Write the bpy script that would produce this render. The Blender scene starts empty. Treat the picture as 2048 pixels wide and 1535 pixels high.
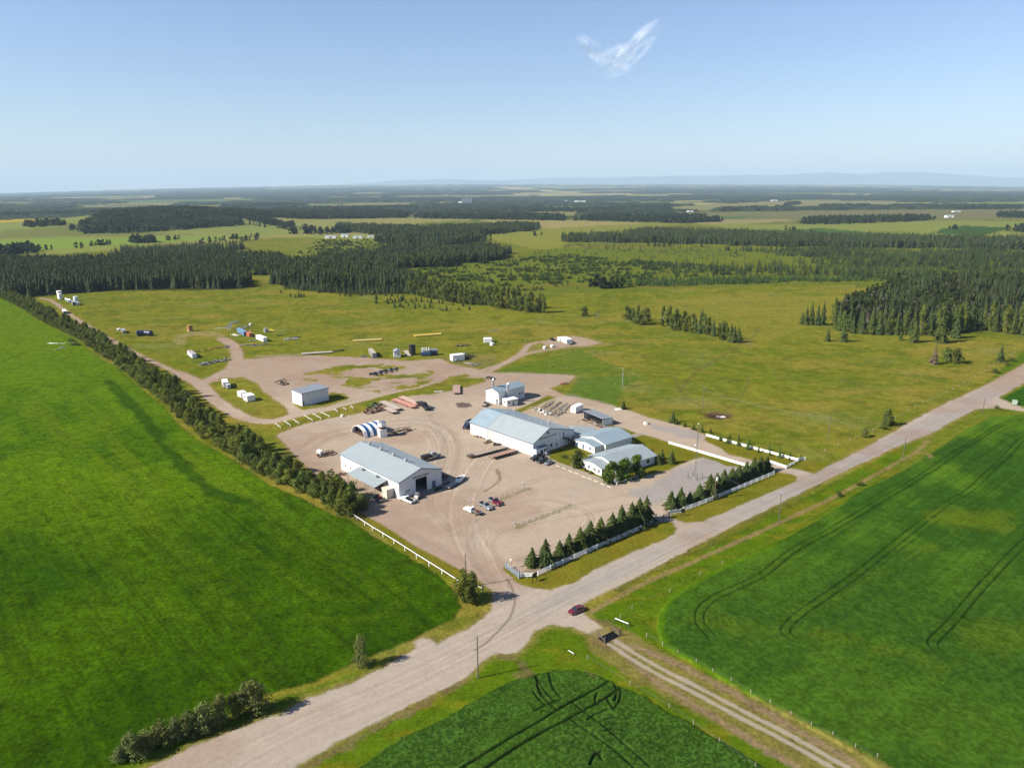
import bpy, math, random
import numpy as np
from mathutils import Matrix, Vector
random.seed(7); rng = np.random.default_rng(11)
S = bpy.context.scene; COL = S.collection
# ---------------------------------------------------------------- camera model
F, YH, H, ROLL = 1450.0, 379.0, 100.0, math.radians(0.3)
PITCH = math.atan((767.5 - YH) / F)
CR, SR, CP, SP = math.cos(ROLL), math.sin(ROLL), math.cos(PITCH), math.sin(PITCH)
def P(x, y, z=0.0):
    """survey point: position in metres of a spot seen in the aerial photo, at height z"""
    u, v = x - 1024.0, 767.5 - y
    u2, v2 = u * CR + v * SR, -u * SR + v * CR
    dy, dz = F * CP + v2 * SP, -F * SP + v2 * CP
    t = (H - z) / -dz
    return (u2 * t, dy * t)
def PP(pts): return np.array([P(a, b) for a, b in pts])
cam = bpy.data.cameras.new('camera'); cam.sensor_width = 36; cam.lens = 36 * F / 2048
cam.clip_start = 1; cam.clip_end = 300000
co = bpy.data.objects.new('camera', cam); COL.objects.link(co)
co.matrix_world = Matrix(((CR, SR, 0, 0), (-SR * SP, CR * SP, -CP, 0), (-SR * CP, CR * CP, SP, H), (0, 0, 0, 1)))
S.camera = co
S.render.engine = 'CYCLES'
cy = S.cycles
cy.use_denoising = True; cy.max_bounces = 5; cy.diffuse_bounces = 2; cy.glossy_bounces = 2
cy.transparent_max_bounces = 6; cy.transmission_bounces = 2; cy.volume_bounces = 1
cy.sample_clamp_indirect = 4
try: cy.denoising_prefilter = 'ACCURATE'
except Exception: pass
S.view_settings.view_transform = 'Standard'; S.view_settings.look = 'None'
S.view_settings.exposure = 1.28; S.view_settings.gamma = 1
# ---------------------------------------------------------------- light
SUN_AZ, SUN_EL = math.radians(72 + 180), math.radians(36.5)      # direction the light comes from, clockwise from +Y
w = bpy.data.worlds.new('World'); S.world = w; w.use_nodes = True
nt = w.node_tree; bg = nt.nodes['Background']
sk = nt.nodes.new('ShaderNodeTexSky'); sk.sky_type = 'NISHITA'; sk.sun_disc = False
sk.sun_elevation = SUN_EL; sk.sun_rotation = SUN_AZ
sk.altitude = 600; sk.air_density = 1.2; sk.dust_density = 0.2; sk.ozone_density = 3
tn = nt.nodes.new('ShaderNodeVectorMath'); tn.operation = 'MULTIPLY'; tn.inputs[1].default_value = (.97, .975, 1.15); nt.links.new(sk.outputs[0], tn.inputs[0])
nt.links.new(tn.outputs[0], bg.inputs[0]); bg.inputs[1].default_value = 0.052
sl = bpy.data.lights.new('sun', 'SUN'); sl.energy = 5.0; sl.angle = math.radians(0.53); sl.color = (1, 0.92, 0.80)
so = bpy.data.objects.new('sun', sl); COL.objects.link(so)
sd = Vector((math.sin(SUN_AZ) * math.cos(SUN_EL), math.cos(SUN_AZ) * math.cos(SUN_EL), math.sin(SUN_EL)))
so.rotation_euler = sd.to_track_quat('Z', 'Y').to_euler(); so.location = (0, 0, 400)
# ---------------------------------------------------------------- colours, materials
def L(c):
    c = np.asarray(c, float) / 255.0
    return np.where(c <= 0.04045, c / 12.92, ((c + 0.055) / 1.055) ** 2.4)
GAIN = 2.94
def A(*c): return L(c) / GAIN          # albedo of a sunlit surface that photographs as this sRGB colour
MATS = {}
def M(name, rgb, rough=0.6, metal=0.0, var=0.12, scale=1.5, bump=0.0, spec=0.5, stripes=None, rnd=0.0):
    if name in MATS: return MATS[name]
    if isinstance(rgb, tuple) and min(rgb) < .65: rgb = tuple(c * .6 for c in rgb)
    m = bpy.data.materials.new(name); m.use_nodes = True; t = m.node_tree; b = t.nodes['Principled BSDF']
    b.inputs['Roughness'].default_value = rough; b.inputs['Metallic'].default_value = metal
    b.inputs['Specular IOR Level'].default_value = spec
    tc = t.nodes.new('ShaderNodeTexCoord'); n = t.nodes.new('ShaderNodeTexNoise')
    n.inputs['Scale'].default_value = scale; n.inputs['Detail'].default_value = 5; n.inputs['Roughness'].default_value = .65
    t.links.new(tc.outputs['Object'], n.inputs['Vector'])
    mx = t.nodes.new('ShaderNodeMix'); mx.data_type = 'RGBA'
    rgb = np.asarray(rgb, float)
    mx.inputs[6].default_value = (*np.clip(rgb * (1 - var), 0, 1), 1); mx.inputs[7].default_value = (*np.clip(rgb * (1 + var), 0, 1), 1)
    cr = t.nodes.new('ShaderNodeMapRange'); cr.inputs[1].default_value = .3; cr.inputs[2].default_value = .7
    t.links.new(n.outputs[0], cr.inputs[0]); t.links.new(cr.outputs[0], mx.inputs[0])
    out = mx.outputs[2]
    if rnd:
        oi = t.nodes.new('ShaderNodeObjectInfo'); mr = t.nodes.new('ShaderNodeMapRange')
        mr.inputs[3].default_value = 1 - rnd; mr.inputs[4].default_value = 1 + rnd
        vm = t.nodes.new('ShaderNodeVectorMath'); vm.operation = 'SCALE'
        t.links.new(oi.outputs['Random'], mr.inputs[0]); t.links.new(mr.outputs[0], vm.inputs['Scale'])
        t.links.new(out, vm.inputs[0]); out = vm.outputs[0]
    t.links.new(out, b.inputs['Base Color'])
    if bump:
        bp = t.nodes.new('ShaderNodeBump'); bp.inputs['Strength'].default_value = bump; bp.inputs['Distance'].default_value = 0.1
        src = n.outputs[0]
        if stripes:
            wv = t.nodes.new('ShaderNodeTexWave'); wv.bands_direction = stripes[0]; wv.inputs['Scale'].default_value = stripes[1]
            t.links.new(tc.outputs['Object'], wv.inputs['Vector']); src = wv.outputs[0]
        t.links.new(src, bp.inputs['Height']); t.links.new(bp.outputs[0], b.inputs['Normal'])
    MATS[name] = m; return m
white = lambda: M('white_steel', (.8, .8, .78), .5, var=.04, scale=.6)
# ---------------------------------------------------------------- objects
def tag(o, label=None, cat=None, group=None, kind=None):
    if label: o['label'] = label
    if cat: o['category'] = cat
    if group: o['group'] = group
    if kind: o['kind'] = kind
    return o
def thing(name, label, cat, xy, rz=0.0, group=None, z=0.0):
    o = bpy.data.objects.new(name, None); COL.objects.link(o); o.empty_display_size = .5
    o.location = (xy[0], xy[1], z); o.rotation_euler = (0, 0, rz)
    return tag(o, label, cat, group)
class MB:
    """collects shapes for ONE mesh"""
    def __init__(s): s.v = []; s.f = []; s.m = []
    def add(s, vs, fs, mi=0):
        n = len(s.v); s.v += [tuple(map(float, q)) for q in vs]; s.f += [tuple(i + n for i in f) for f in fs]; s.m += [mi] * len(fs)
        return s
    def box(s, x0, x1, y0, y1, z0, z1, mi=0, rz=0, c=None):
        v = [(x, y, z) for z in (z0, z1) for x, y in ((x0, y0), (x1, y0), (x1, y1), (x0, y1))]
        if rz:
            cx, cy_ = c if c else ((x0 + x1) / 2, (y0 + y1) / 2); a, b = math.cos(rz), math.sin(rz)
            v = [(cx + (p - cx) * a - (q - cy_) * b, cy_ + (p - cx) * b + (q - cy_) * a, r) for p, q, r in v]
        return s.add(v, [(3, 2, 1, 0), (4, 5, 6, 7), (0, 1, 5, 4), (1, 2, 6, 5), (2, 3, 7, 6), (3, 0, 4, 7)], mi)
    def bar(s, p, q, w=.1, h=None, mi=0):
        """square bar between two points"""
        p, q = Vector(p), Vector(q); d = (q - p)
        if d.length < 1e-6: return s
        d.normalize(); h = h or w
        a = d.cross(Vector((0, 0, 1)))
        if a.length < .05: a = d.cross(Vector((1, 0, 0)))
        a.normalize(); b = a.cross(d)
        v = [e + a * i * w / 2 + b * j * h / 2 for e in (p, q) for i, j in ((-1, -1), (1, -1), (1, 1), (-1, 1))]
        return s.add(v, [(3, 2, 1, 0), (4, 5, 6, 7), (0, 1, 5, 4), (1, 2, 6, 5), (2, 3, 7, 6), (3, 0, 4, 7)], mi)
    def cyl(s, p, q, r, r2=None, n=12, mi=0):
        p, q = Vector(p), Vector(q); d = (q - p).normalized(); r2 = r if r2 is None else r2
        a = d.cross(Vector((0, 0, 1)))
        if a.length < .05: a = Vector((1, 0, 0))
        a.normalize(); b = d.cross(a)
        v = []
        for e, rr in ((p, r), (q, r2)):
            for k in range(n):
                t = 2 * math.pi * k / n; v.append(e + a * math.cos(t) * rr + b * math.sin(t) * rr)
        f = [(k, (k + 1) % n, n + (k + 1) % n, n + k) for k in range(n)] + [tuple(range(n))[::-1], tuple(range(n, 2 * n))]
        return s.add(v, f, mi)
    def loft(s, secs, mi=0):
        n = len(secs[0]); v = [p for q in secs for p in q]; f = []
        for i in range(len(secs) - 1):
            for k in range(n):
                f.append((i * n + k, i * n + (k + 1) % n, (i + 1) * n + (k + 1) % n, (i + 1) * n + k))
        f += [tuple(range(n))[::-1], tuple((len(secs) - 1) * n + k for k in range(n))]
        return s.add(v, f, mi)
    def poly(s, pts, mi=0): return s.add(pts, [tuple(range(len(pts)))], mi)
    def build(s, name, mats, parent=None, smooth=False, data=False):
        me = bpy.data.meshes.new(name); me.from_pydata(s.v, [], s.f)
        mats = mats if isinstance(mats, (list, tuple)) else [mats]
        for m in mats: me.materials.append(m)
        if len(mats) > 1: me.polygons.foreach_set('material_index', s.m)
        if smooth: me.polygons.foreach_set('use_smooth', [True] * len(me.polygons))
        me.update()
        if data: return me
        return link(name, me, parent)
def link(name, me, parent=None, loc=None):
    o = bpy.data.objects.new(name, me); COL.objects.link(o)
    if parent: o.parent = parent
    if loc: o.location = loc
    return o
def copy_tree(o, parent=None):
    c = o.copy(); COL.objects.link(c); c.parent = parent
    for ch in list(o.children): copy_tree(ch, c)
    return c
def tri_mesh(name, V, T, cols=None, mats=None, nper=3, smooth=False):
    me = bpy.data.meshes.new(name); V = np.ascontiguousarray(V, np.float32); T = np.ascontiguousarray(T, np.int32)
    me.vertices.add(len(V)); me.vertices.foreach_set('co', V.ravel())
    me.loops.add(T.size); me.loops.foreach_set('vertex_index', T.ravel())
    me.polygons.add(len(T)); me.polygons.foreach_set('loop_start', np.arange(0, T.size, nper, dtype=np.int32))
    me.polygons.foreach_set('loop_total', np.full(len(T), nper, np.int32))
    if smooth: me.polygons.foreach_set('use_smooth', np.ones(len(T), bool))
    if cols is not None:
        a = me.color_attributes.new('Col', 'FLOAT_COLOR', 'POINT'); a.data.foreach_set('color', np.ascontiguousarray(cols, np.float32).ravel())
    for m in (mats or []): me.materials.append(m)
    me.update(); me.validate()
    return me
# ---------------------------------------------------------------- numpy noise
def _h(xi, yi, s):
    n = (xi.astype(np.int64) * 374761393 + yi.astype(np.int64) * 668265263 + s * 1442695041) & 0xffffffff
    n = ((n ^ (n >> 13)) * 1274126177) & 0xffffffff
    n = ((n ^ (n >> 16)) * 2246822519) & 0xffffffff
    return ((n ^ (n >> 15)) & 0xffffff) / float(0xffffff)
def vn(x, y, s=0):
    xi, yi = np.floor(x), np.floor(y); fx, fy = x - xi, y - yi
    fx = fx * fx * (3 - 2 * fx); fy = fy * fy * (3 - 2 * fy)
    a, b, c, d = _h(xi, yi, s), _h(xi + 1, yi, s), _h(xi, yi + 1, s), _h(xi + 1, yi + 1, s)
    return (a * (1 - fx) + b * fx) * (1 - fy) + (c * (1 - fx) + d * fx) * fy
def fbm(x, y, s=0, o=4):
    r = 0; a = .5; t = 0
    for k in range(o):
        r = r + a * vn(x * 2 ** k + 17.3 * k, y * 2 ** k - 9.1 * k, s + k); t += a; a *= .55
    return r / t
def ss(x, a, b):
    t = np.clip((x - a) / (b - a), 0, 1); return t * t * (3 - 2 * t)
def _seg(X, Y, a, b):
    dx, dy = b[0] - a[0], b[1] - a[1]; l2 = dx * dx + dy * dy + 1e-9
    t = np.clip(((X - a[0]) * dx + (Y - a[1]) * dy) / l2, 0, 1)
    return np.hypot(X - a[0] - t * dx, Y - a[1] - t * dy)
def sdf(X, Y, poly, m=12.0):
    """signed distance to a polygon (positive inside), in metres; -99 far outside"""
    p = np.asarray(poly); out = np.full(X.shape, -99.0)
    k = (X > p[:, 0].min() - m) & (X < p[:, 0].max() + m) & (Y > p[:, 1].min() - m) & (Y < p[:, 1].max() + m)
    if not k.any(): return out
    x, y = X[k], Y[k]; d = np.full(x.shape, 1e9); ins = np.zeros(x.shape, bool)
    for i in range(len(p)):
        a, b = p[i - 1], p[i]
        d = np.minimum(d, _seg(x, y, a, b))
        c = (a[1] > y) != (b[1] > y)
        ins ^= c & (x < (b[0] - a[0]) * (y - a[1]) / (b[1] - a[1] + 1e-12) + a[0])
    out[k] = np.where(ins, d, -d); return out
def dl(X, Y, pts, m=12.0):
    p = np.asarray(pts); out = np.full(X.shape, 99.0)
    k = (X > p[:, 0].min() - m) & (X < p[:, 0].max() + m) & (Y > p[:, 1].min() - m) & (Y < p[:, 1].max() + m)
    if not k.any(): return out
    x, y = X[k], Y[k]; d = np.full(x.shape, 1e9)
    for i in range(len(p) - 1): d = np.minimum(d, _seg(x, y, p[i], p[i + 1]))
    out[k] = d; return out
def smooth(pts, n=4):
    """Catmull-Rom through world points"""
    p = [np.array(q, float) for q in pts]; p = [2 * p[0] - p[1]] + p + [2 * p[-1] - p[-2]]; o = []
    for i in range(1, len(p) - 2):
        for k in range(n):
            t = k / n; a, b, c, d = p[i - 1:i + 3]
            o.append(.5 * (2 * b + (c - a) * t + (2 * a - 5 * b + 4 * c - d) * t * t + (3 * b - a - 3 * c + d) * t ** 3))
    return np.array(o + [p[-2]])
def zhill(X, Y):
    az = 1024 + np.asarray(X) / np.maximum(np.asarray(Y), 1) * F
    R_ = np.interp(az, [0, 340, 680, 1024, 1400, 1700, 2048, 2600], [1.5, 9.5, 14.5, 14.8, 13.2, 10.8, 4.8, 2])
    lift = R_ / F * 30000 * np.clip((np.asarray(Y) - 6000) / 24000, 0, 1) ** 1.2
    return lift + zhill0(X, Y)
def zhill0(X, Y):
    hx, hy = P(318, 446)
    return 34 * np.exp(-(((X - hx) / 330) ** 2 + ((Y - hy) / 420) ** 2)) + 10 * np.exp(-(((X - P(420, 436)[0]) / 420) ** 2 + ((Y - P(420, 436)[1]) / 500) ** 2))
# ================================================================ GROUND (one sheet, cut into its named surfaces)
tt = np.concatenate([np.arange(1500, 14, -1.9), 14 * 1.012 ** -np.arange(0, 90)])
Yr = H * F / tt; Yr = Yr[(Yr > 94) & (Yr < 30200)]
us = np.linspace(-0.93, 0.93, 1130)
GX = us[None, :] * (Yr[:, None] + 0); GY = np.repeat(Yr[:, None], len(us), 1)
X, Y = GX, GY; sh = X.shape
n1 = fbm(X / 1.7, Y / 1.7, 1, 3); n6 = fbm(X / 7, Y / 7, 2, 4); n25 = fbm(X / 28, Y / 28, 3, 4); n120 = fbm(X / 120, Y / 120, 4, 4)
col = np.zeros(sh + (3,)); rgh = np.full(sh, .6); lab = np.zeros(sh, np.int8); zz = np.zeros(sh)
def mixc(mask, c, jitter=None):
    global col
    c = np.asarray(c); m = mask[..., None]; col[...] = col * (1 - m) + c * m
def mk(sd, soft=.6, jit=0.0, jn=None):
    j = 0 if not jit else (( n1 if jn is None else jn) - .5) * 2 * jit
    return ss(sd + j, -soft, soft)
# --- pasture base
c1, c2, c3, c4 = A(150, 156, 62), A(122, 142, 44), A(170, 160, 84), A(108, 128, 44)
t = ss(n25 * .5 + n6 * .45 + n120 * .3, .46, .78)[..., None]
col[...] = c1 * (1 - t) + c2 * t
t = ss(fbm(X / 60 + 9, Y / 22, 8, 4), .48, .72)[..., None] * .7; col[...] = col * (1 - t) + c3 * t
t = ss(fbm(X / 12 + 9, Y / 9, 18, 4), .52, .72)[..., None] * .7; col[...] = col * (1 - t) + c4 * t
t = ss(fbm(X / 5 + 3, Y / 4, 19, 4), .56, .72)[..., None] * .4; col[...] = col * (1 - t) + A(172, 158, 84) * t
col *= (.86 + .28 * fbm(X / 2.6, Y / 2.6, 21, 3))[..., None]
zz += (n6 - .5) * .25 * ss(Y, 100, 200)
# --- distance: mixed wooded ground beyond 1.5 km, with farm fields in a patchwork
dark = A(72, 88, 50)
far = ss(Y, 900, 1500)
mixc(far * .35, A(128, 142, 74))
far2 = ss(Y, 2300, 3000)
mixc(far2, dark)
ca, sa = math.cos(.32), math.sin(.32); U, V = X * ca + Y * sa, -X * sa + Y * ca
for k, (cw, chh, pr, seed) in enumerate(((620, 700, .34, 40), (1500, 1500, .22, 60), (3000, 3100, .2, 80))):
    cu, cv = np.floor(U / cw), np.floor(V / chh); hsh = _h(cu, cv, seed); hs2 = _h(cu, cv, seed + 7)
    fu, fv = U / cw - cu, V / chh - cv
    wob = (fbm(X / 260, Y / 260, seed, 3) - .5) * .55
    inside = np.minimum(np.minimum(fu, 1 - fu), np.minimum(fv, 1 - fv)) + wob
    m = (hsh < pr) * ss(inside, .03, .09) * ss(Y, 2600 + 2600 * k, 3400 + 2600 * k)
    pal = np.stack([A(176, 178, 128), A(150, 168, 108), A(196, 186, 140), A(128, 150, 92), A(205, 196, 120)])
    fc = pal[(hs2 * 4.99).astype(int)]
    col[...] = col * (1 - m[..., None]) + fc * m[..., None]
def area(px, c, soft=1.0, jit=0.0, r=None, l=None, amt=1.0, jn=None, world=None):
    s = sdf(X, Y, PP(px) if world is None else world, 14 + jit * 3)
    m = mk(s, soft, jit, jn) * amt
    mixc(m, c)
    if r is not None: rgh[...] = rgh * (1 - m) + r * m
    if l is not None: lab[s + ((( n1 if jn is None else jn) - .5) * 2 * jit) > 0] = l
    return s, m
def farea(px, c, amt=1.0):
    q = PP(px); yy = q[:, 1].mean(); s = sdf(X, Y, q, yy * .02)
    m = ss(s + (n25 - .5) * yy * .006, -yy * .002, yy * .002) * amt; mixc(m, c); rgh[...] = np.where(m > .5, .45, rgh)
TAN, PG, BG2 = A(186, 176, 128), A(158, 172, 104), A(150, 184, 92)
farea([(-400, 526), (0, 516), (200, 502), (380, 492), (540, 474), (800, 480), (900, 470), (800, 450), (640, 450), (560, 440), (480, 430), (200, 436), (0, 446), (-400, 460)], PG)
farea([(-400, 512), (0, 503), (117, 497), (254, 489), (420, 480), (520, 476), (400, 474), (0, 480), (-400, 486)], BG2)
farea([(-400, 480), (0, 478), (140, 474), (400, 470), (280, 466), (140, 460), (0, 466), (-400, 472)], A(140, 150, 96))
farea([(250, 496), (420, 484), (640, 470), (800, 474), (800, 466), (640, 464), (430, 478)], TAN, .6)
farea([(-400, 460), (-400, 452), (0, 440.5), (98, 437), (186, 432.5), (186, 434.5), (137, 438), (0, 448.5)], A(232, 205, 60))
farea([(480, 431), (620, 434), (760, 436), (880, 440), (830, 448), (660, 458), (600, 453), (500, 436)], A(176, 178, 112))
farea([(953, 438), (1124, 438), (1380, 446), (1300, 456), (1141, 466), (1120, 500), (1060, 496), (988, 480), (977, 466), (1083, 458), (1008, 449)], A(158, 166, 86))
farea([(953, 439), (1124, 440), (1300, 446), (1180, 452), (1083, 458), (1008, 449)], A(196, 184, 130), .85)
farea([(680, 437), (851, 434), (960, 440), (817, 446), (680, 455)], A(182, 178, 116))
farea([(1348, 446), (1601, 449), (1861, 441), (2300, 443), (2300, 478), (1963, 472), (1792, 474), (1655, 466), (1502, 466), (1433, 452)], A(158, 172, 96))
farea([(1881, 458), (1929, 451), (2028, 456), (1963, 471), (1871, 467)], A(76, 112, 62))
farea([(1540, 462), (1640, 456), (1760, 466), (1860, 472), (1792, 475), (1655, 468)], A(92, 132, 82))
farea([(1348, 424), (2300, 414), (2300, 440), (1861, 438), (1601, 446), (1348, 442)], A(150, 148, 104))
farea([(1340, 440), (1500, 438), (1600, 440), (1500, 447), (1340, 446)], A(186, 176, 132))
farea([(1370, 434), (1480, 432), (1540, 434), (1440, 438), (1360, 438)], A(104, 142, 92))
farea([(1427, 408), (1600, 400), (1792, 402), (1800, 412), (1348, 422), (1340, 414)], A(172, 168, 118))
farea([(1837, 407), (2300, 398), (2300, 412), (1870, 413)], A(160, 172, 110))
farea([(960, 428), (1150, 420), (1290, 418), (1200, 426), (1120, 432)], A(172, 170, 112))
farea([(240, 418), (330, 412), (420, 410), (470, 414), (400, 420), (300, 424)], A(160, 172, 108))
farea([(540, 412), (820, 408), (840, 412), (600, 417)], A(184, 176, 128)); farea([(360, 414), (520, 404), (540, 408), (430, 416)], A(170, 172, 120), .8)
farea([(990, 388), (1180, 393), (1150, 391.5), (1010, 386)], A(214, 198, 130)); farea([(690, 390), (820, 388), (800, 392), (700, 395)], A(182, 182, 130))
farea([(140, 398), (230, 396), (200, 399), (150, 402)], A(178, 178, 128)); farea([(300, 386), (420, 384), (400, 388), (310, 390)], A(170, 174, 124))
# brush wetland in the middle distance
farea([(740, 500), (640, 520), (600, 505), (560, 500), (640, 482), (740, 478), (840, 484)], A(136, 152, 76), .8)
farea([(800, 585), (770, 541), (1003, 520), (1040, 514), (1060, 500), (1130, 495), (1450, 500), (2300, 510), (2300, 560), (1850, 572), (1700, 570), (1300, 578), (1100, 590), (960, 590)], A(120, 140, 58), .75)
farea([(960, 580), (1100, 566), (1300, 576), (1700, 566), (1200, 572)], A(146, 134, 72), .5)
farea([(1150, 640), (1350, 600), (1700, 590), (1650, 640), (1500, 700), (1300, 640)], A(164, 162, 80), .45)
# forest floors
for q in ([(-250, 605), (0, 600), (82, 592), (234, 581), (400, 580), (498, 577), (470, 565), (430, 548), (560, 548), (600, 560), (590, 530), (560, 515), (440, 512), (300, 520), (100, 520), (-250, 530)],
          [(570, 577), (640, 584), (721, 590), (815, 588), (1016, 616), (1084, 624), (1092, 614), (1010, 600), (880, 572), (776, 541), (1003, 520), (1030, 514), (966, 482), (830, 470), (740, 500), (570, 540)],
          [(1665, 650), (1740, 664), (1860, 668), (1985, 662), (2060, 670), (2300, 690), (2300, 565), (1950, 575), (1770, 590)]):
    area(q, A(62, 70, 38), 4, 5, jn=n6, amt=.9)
# --- verges / lush grass by the roads
area([(-300, 1200), (225, 1535), (-100, 1800), (400, 1800), (1000, 1400), (1500, 1535), (1900, 1700), (2600, 1200), (2600, 760), (2048, 700), (1860, 860), (1620, 990), (1180, 1220), (980, 1240), (560, 1400), (225, 1520)], A(104, 138, 30), 1, 1.2)
t = ss(fbm(X / 9, Y / 4, 33, 4), .5, .72) * (Y < 330) * .6; vm = sdf(X, Y, PP([(200, 1600), (560, 1395), (980, 1235), (1180, 1210), (1620, 985), (2100, 700), (2400, 800), (1600, 1100), (1320, 1200), (1420, 1345), (1800, 1700), (900, 1800)]), 12)
mixc(t * mk(vm, 2), A(150, 146, 48))
# --- left crop field
def crop(px, name, h):
    s = sdf(X, Y, PP(px), 14); j = s + (n1 - .5) * 1.0
    return s, ss(j, -.3, .5)
LC = [(-700, 596), (0, 594), (13, 601), (44, 617), (75, 639), (111, 657), (142, 671), (168, 693), (199, 715), (235, 737), (261, 761), (288, 783), (328, 813), (354, 846), (399, 884), (444, 906), (504, 946), (537, 969), (610, 999), (662, 1028), (700, 1040),
      (745, 1072), (790, 1098), (845, 1130), (890, 1162), (915, 1190), (922, 1215), (905, 1240), (866, 1257), (822, 1281), (713, 1324), (625, 1366), (535, 1389), (374, 1475), (225, 1537), (100, 1600), (-900, 1900)]
s, m = crop(LC, 'l', .25); SL = s
e1 = np.array(P(735, 1075)) - np.array(P(150, 695)); e1 /= np.linalg.norm(e1)
a_, b_ = X * e1[0] + Y * e1[1], -X * e1[1] + Y * e1[0]
q1 = fbm(b_ / 9, a_ / 90, 50, 4); q2 = fbm(X / 26, Y / 30, 51, 4); q3 = fbm(b_ / 1.2, a_ / 16, 52, 3)
g1, g2, g3, g4 = A(104, 144, 24), A(80, 122, 22), A(128, 158, 34), A(54, 94, 24)
t = ss(q2 * .6 + q1 * .5, .44, .68)[..., None]; cc = g1 * (1 - t) + g2 * t
t = ss(q1, .54, .74)[..., None] * .42 * ss(Y, 110, 170)[..., None]; cc = cc * (1 - t) + g3 * t
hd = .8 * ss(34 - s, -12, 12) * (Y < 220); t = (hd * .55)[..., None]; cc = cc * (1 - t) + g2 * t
t = ss(Y, 260, 520)[..., None] * .55; cc = cc * (1 - t) + A(112, 162, 34) * t
# darker weedy streak beside the belt, and the mown turn circle
def lpx(pts): return dl(X, Y, smooth(PP(pts)), 14)
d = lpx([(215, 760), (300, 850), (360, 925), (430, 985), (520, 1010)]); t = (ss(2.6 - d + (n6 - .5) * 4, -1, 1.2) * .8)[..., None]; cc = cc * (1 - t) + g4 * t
d = lpx([(770, 1150), (800, 1190), (780, 1225), (700, 1240), (620, 1235)]); t = (ss(1.5 - d, -1, 1.5) * .4)[..., None]; cc = cc * (1 - t) + g3 * t
for q in ([(480, 1090), (640, 1190), (730, 1200)], [(180, 900), (330, 1060), (480, 1180)], [(120, 960), (230, 1120), (370, 1240)], [(330, 880), (520, 1010), (700, 1130), (760, 1190)]):
    d = lpx(q); t = (ss(1.6 - d + (n6 - .5) * 2.5, -1.4, 1.4) * .3)[..., None]; cc = cc * (1 - t) + g3 * t
cc = cc * (1 + .22 * (fbm(b_ / .9, a_ / 30, 57, 2) - .5)[..., None] * ss(300 - Y, -60, 60)[..., None]); cc = cc * (1 - .22 * ss(q3, .55, .72)[..., None] * ss(260 - Y, -60, 60)[..., None])
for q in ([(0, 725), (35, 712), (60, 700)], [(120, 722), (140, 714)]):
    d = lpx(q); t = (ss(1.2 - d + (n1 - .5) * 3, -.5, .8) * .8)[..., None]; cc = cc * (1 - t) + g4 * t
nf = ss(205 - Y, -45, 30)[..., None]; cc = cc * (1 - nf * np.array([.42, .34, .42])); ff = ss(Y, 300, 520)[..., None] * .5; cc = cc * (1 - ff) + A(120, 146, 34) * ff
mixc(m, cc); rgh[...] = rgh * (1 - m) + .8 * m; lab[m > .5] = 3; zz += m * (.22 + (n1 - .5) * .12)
# --- lower crop field
BC = [(560, 1640), (717, 1535), (800, 1477), (866, 1447), (931, 1412), (977, 1386), (1031, 1360), (1076, 1347), (1110, 1341), (1146, 1340), (1181, 1346), (1221, 1363), (1247, 1378), (1287, 1392), (1322, 1417), (1380, 1447), (1440, 1482), (1500, 1517), (1560, 1552), (1700, 1640)]
s, m = crop(BC, 'b', .5)
e2 = np.array(P(1195, 1378)) - np.array(P(1000, 1490)); e2 /= np.linalg.norm(e2); a2, b2 = X * e2[0] + Y * e2[1], -X * e2[1] + Y * e2[0]
cl = fbm(X / .42, Y / .42, 61, 2)
t = ss(cl, .38, .66)[..., None]; cc = A(58, 94, 40) * (1 - t) + A(86, 128, 58) * t; rw = fbm(b2 / .45, a2 / 9, 63, 2); cc = cc * (1 + .3 * (rw - .5)[..., None])
t = (ss(fbm(X / 14, Y / 14, 62, 3), .5, .7) * .3)[..., None]; cc = cc * (1 - t) + A(80, 122, 40) * t
gap = np.full(sh, 99.0)
def tram(pts, w):
    global gap
    d = dl(X, Y, smooth(PP(pts), 6), 6) - w + (n1 - .5) * .25; gap = np.minimum(gap, d)
tram([(700, 1680), (1000, 1490), (1073, 1448), (1127, 1414), (1195, 1378), (1220, 1362)], .27); tram([(760, 1690), (1000, 1518), (1081, 1468), (1137, 1439), (1215, 1395), (1244, 1373)], .27)
for q in ([(1240, 1375), (1240, 1400), (1225, 1421)], [(1071, 1351), (1080, 1385), (1098, 1407), (1115, 1422)], [(1098, 1348), (1105, 1375), (1122, 1397)], [(1146, 1407), (1207, 1453), (1244, 1485), (1300, 1535)], [(1146, 1444), (1207, 1485), (1244, 1514), (1270, 1540)],
          [(1212, 1395), (1220, 1409), (1227, 1417)], [(1195, 1385), (1190, 1400), (1195, 1412)], [(1068, 1424), (1100, 1408), (1122, 1400)], [(1066, 1384), (1080, 1402), (1092, 1412)], [(1071, 1351), (1085, 1376), (1105, 1400)], [(1228, 1366), (1233, 1385), (1229, 1404)], [(1180, 1500), (1195, 1507), (1205, 1522)], [(1180, 1530), (1190, 1510), (1204, 1503)],
          [(1215, 1420), (1190, 1430), (1175, 1440)], [(1210, 1440), (1228, 1436), (1240, 1438)], [(1208, 1452), (1225, 1447), (1244, 1450)], [(1206, 1465), (1225, 1458), (1246, 1462)]): tram(q, .2)
g = ss(-gap, -.14, .2) * m; t = g[..., None] * .95; cc = cc * (1 - t) + A(28, 42, 24) * t
mixc(m, cc); rgh[...] = rgh * (1 - m) + .5 * m; lab[m > .5] = 4; zz += m * (.45 + (cl - .5) * .2) * (1 - g * .9)
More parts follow.
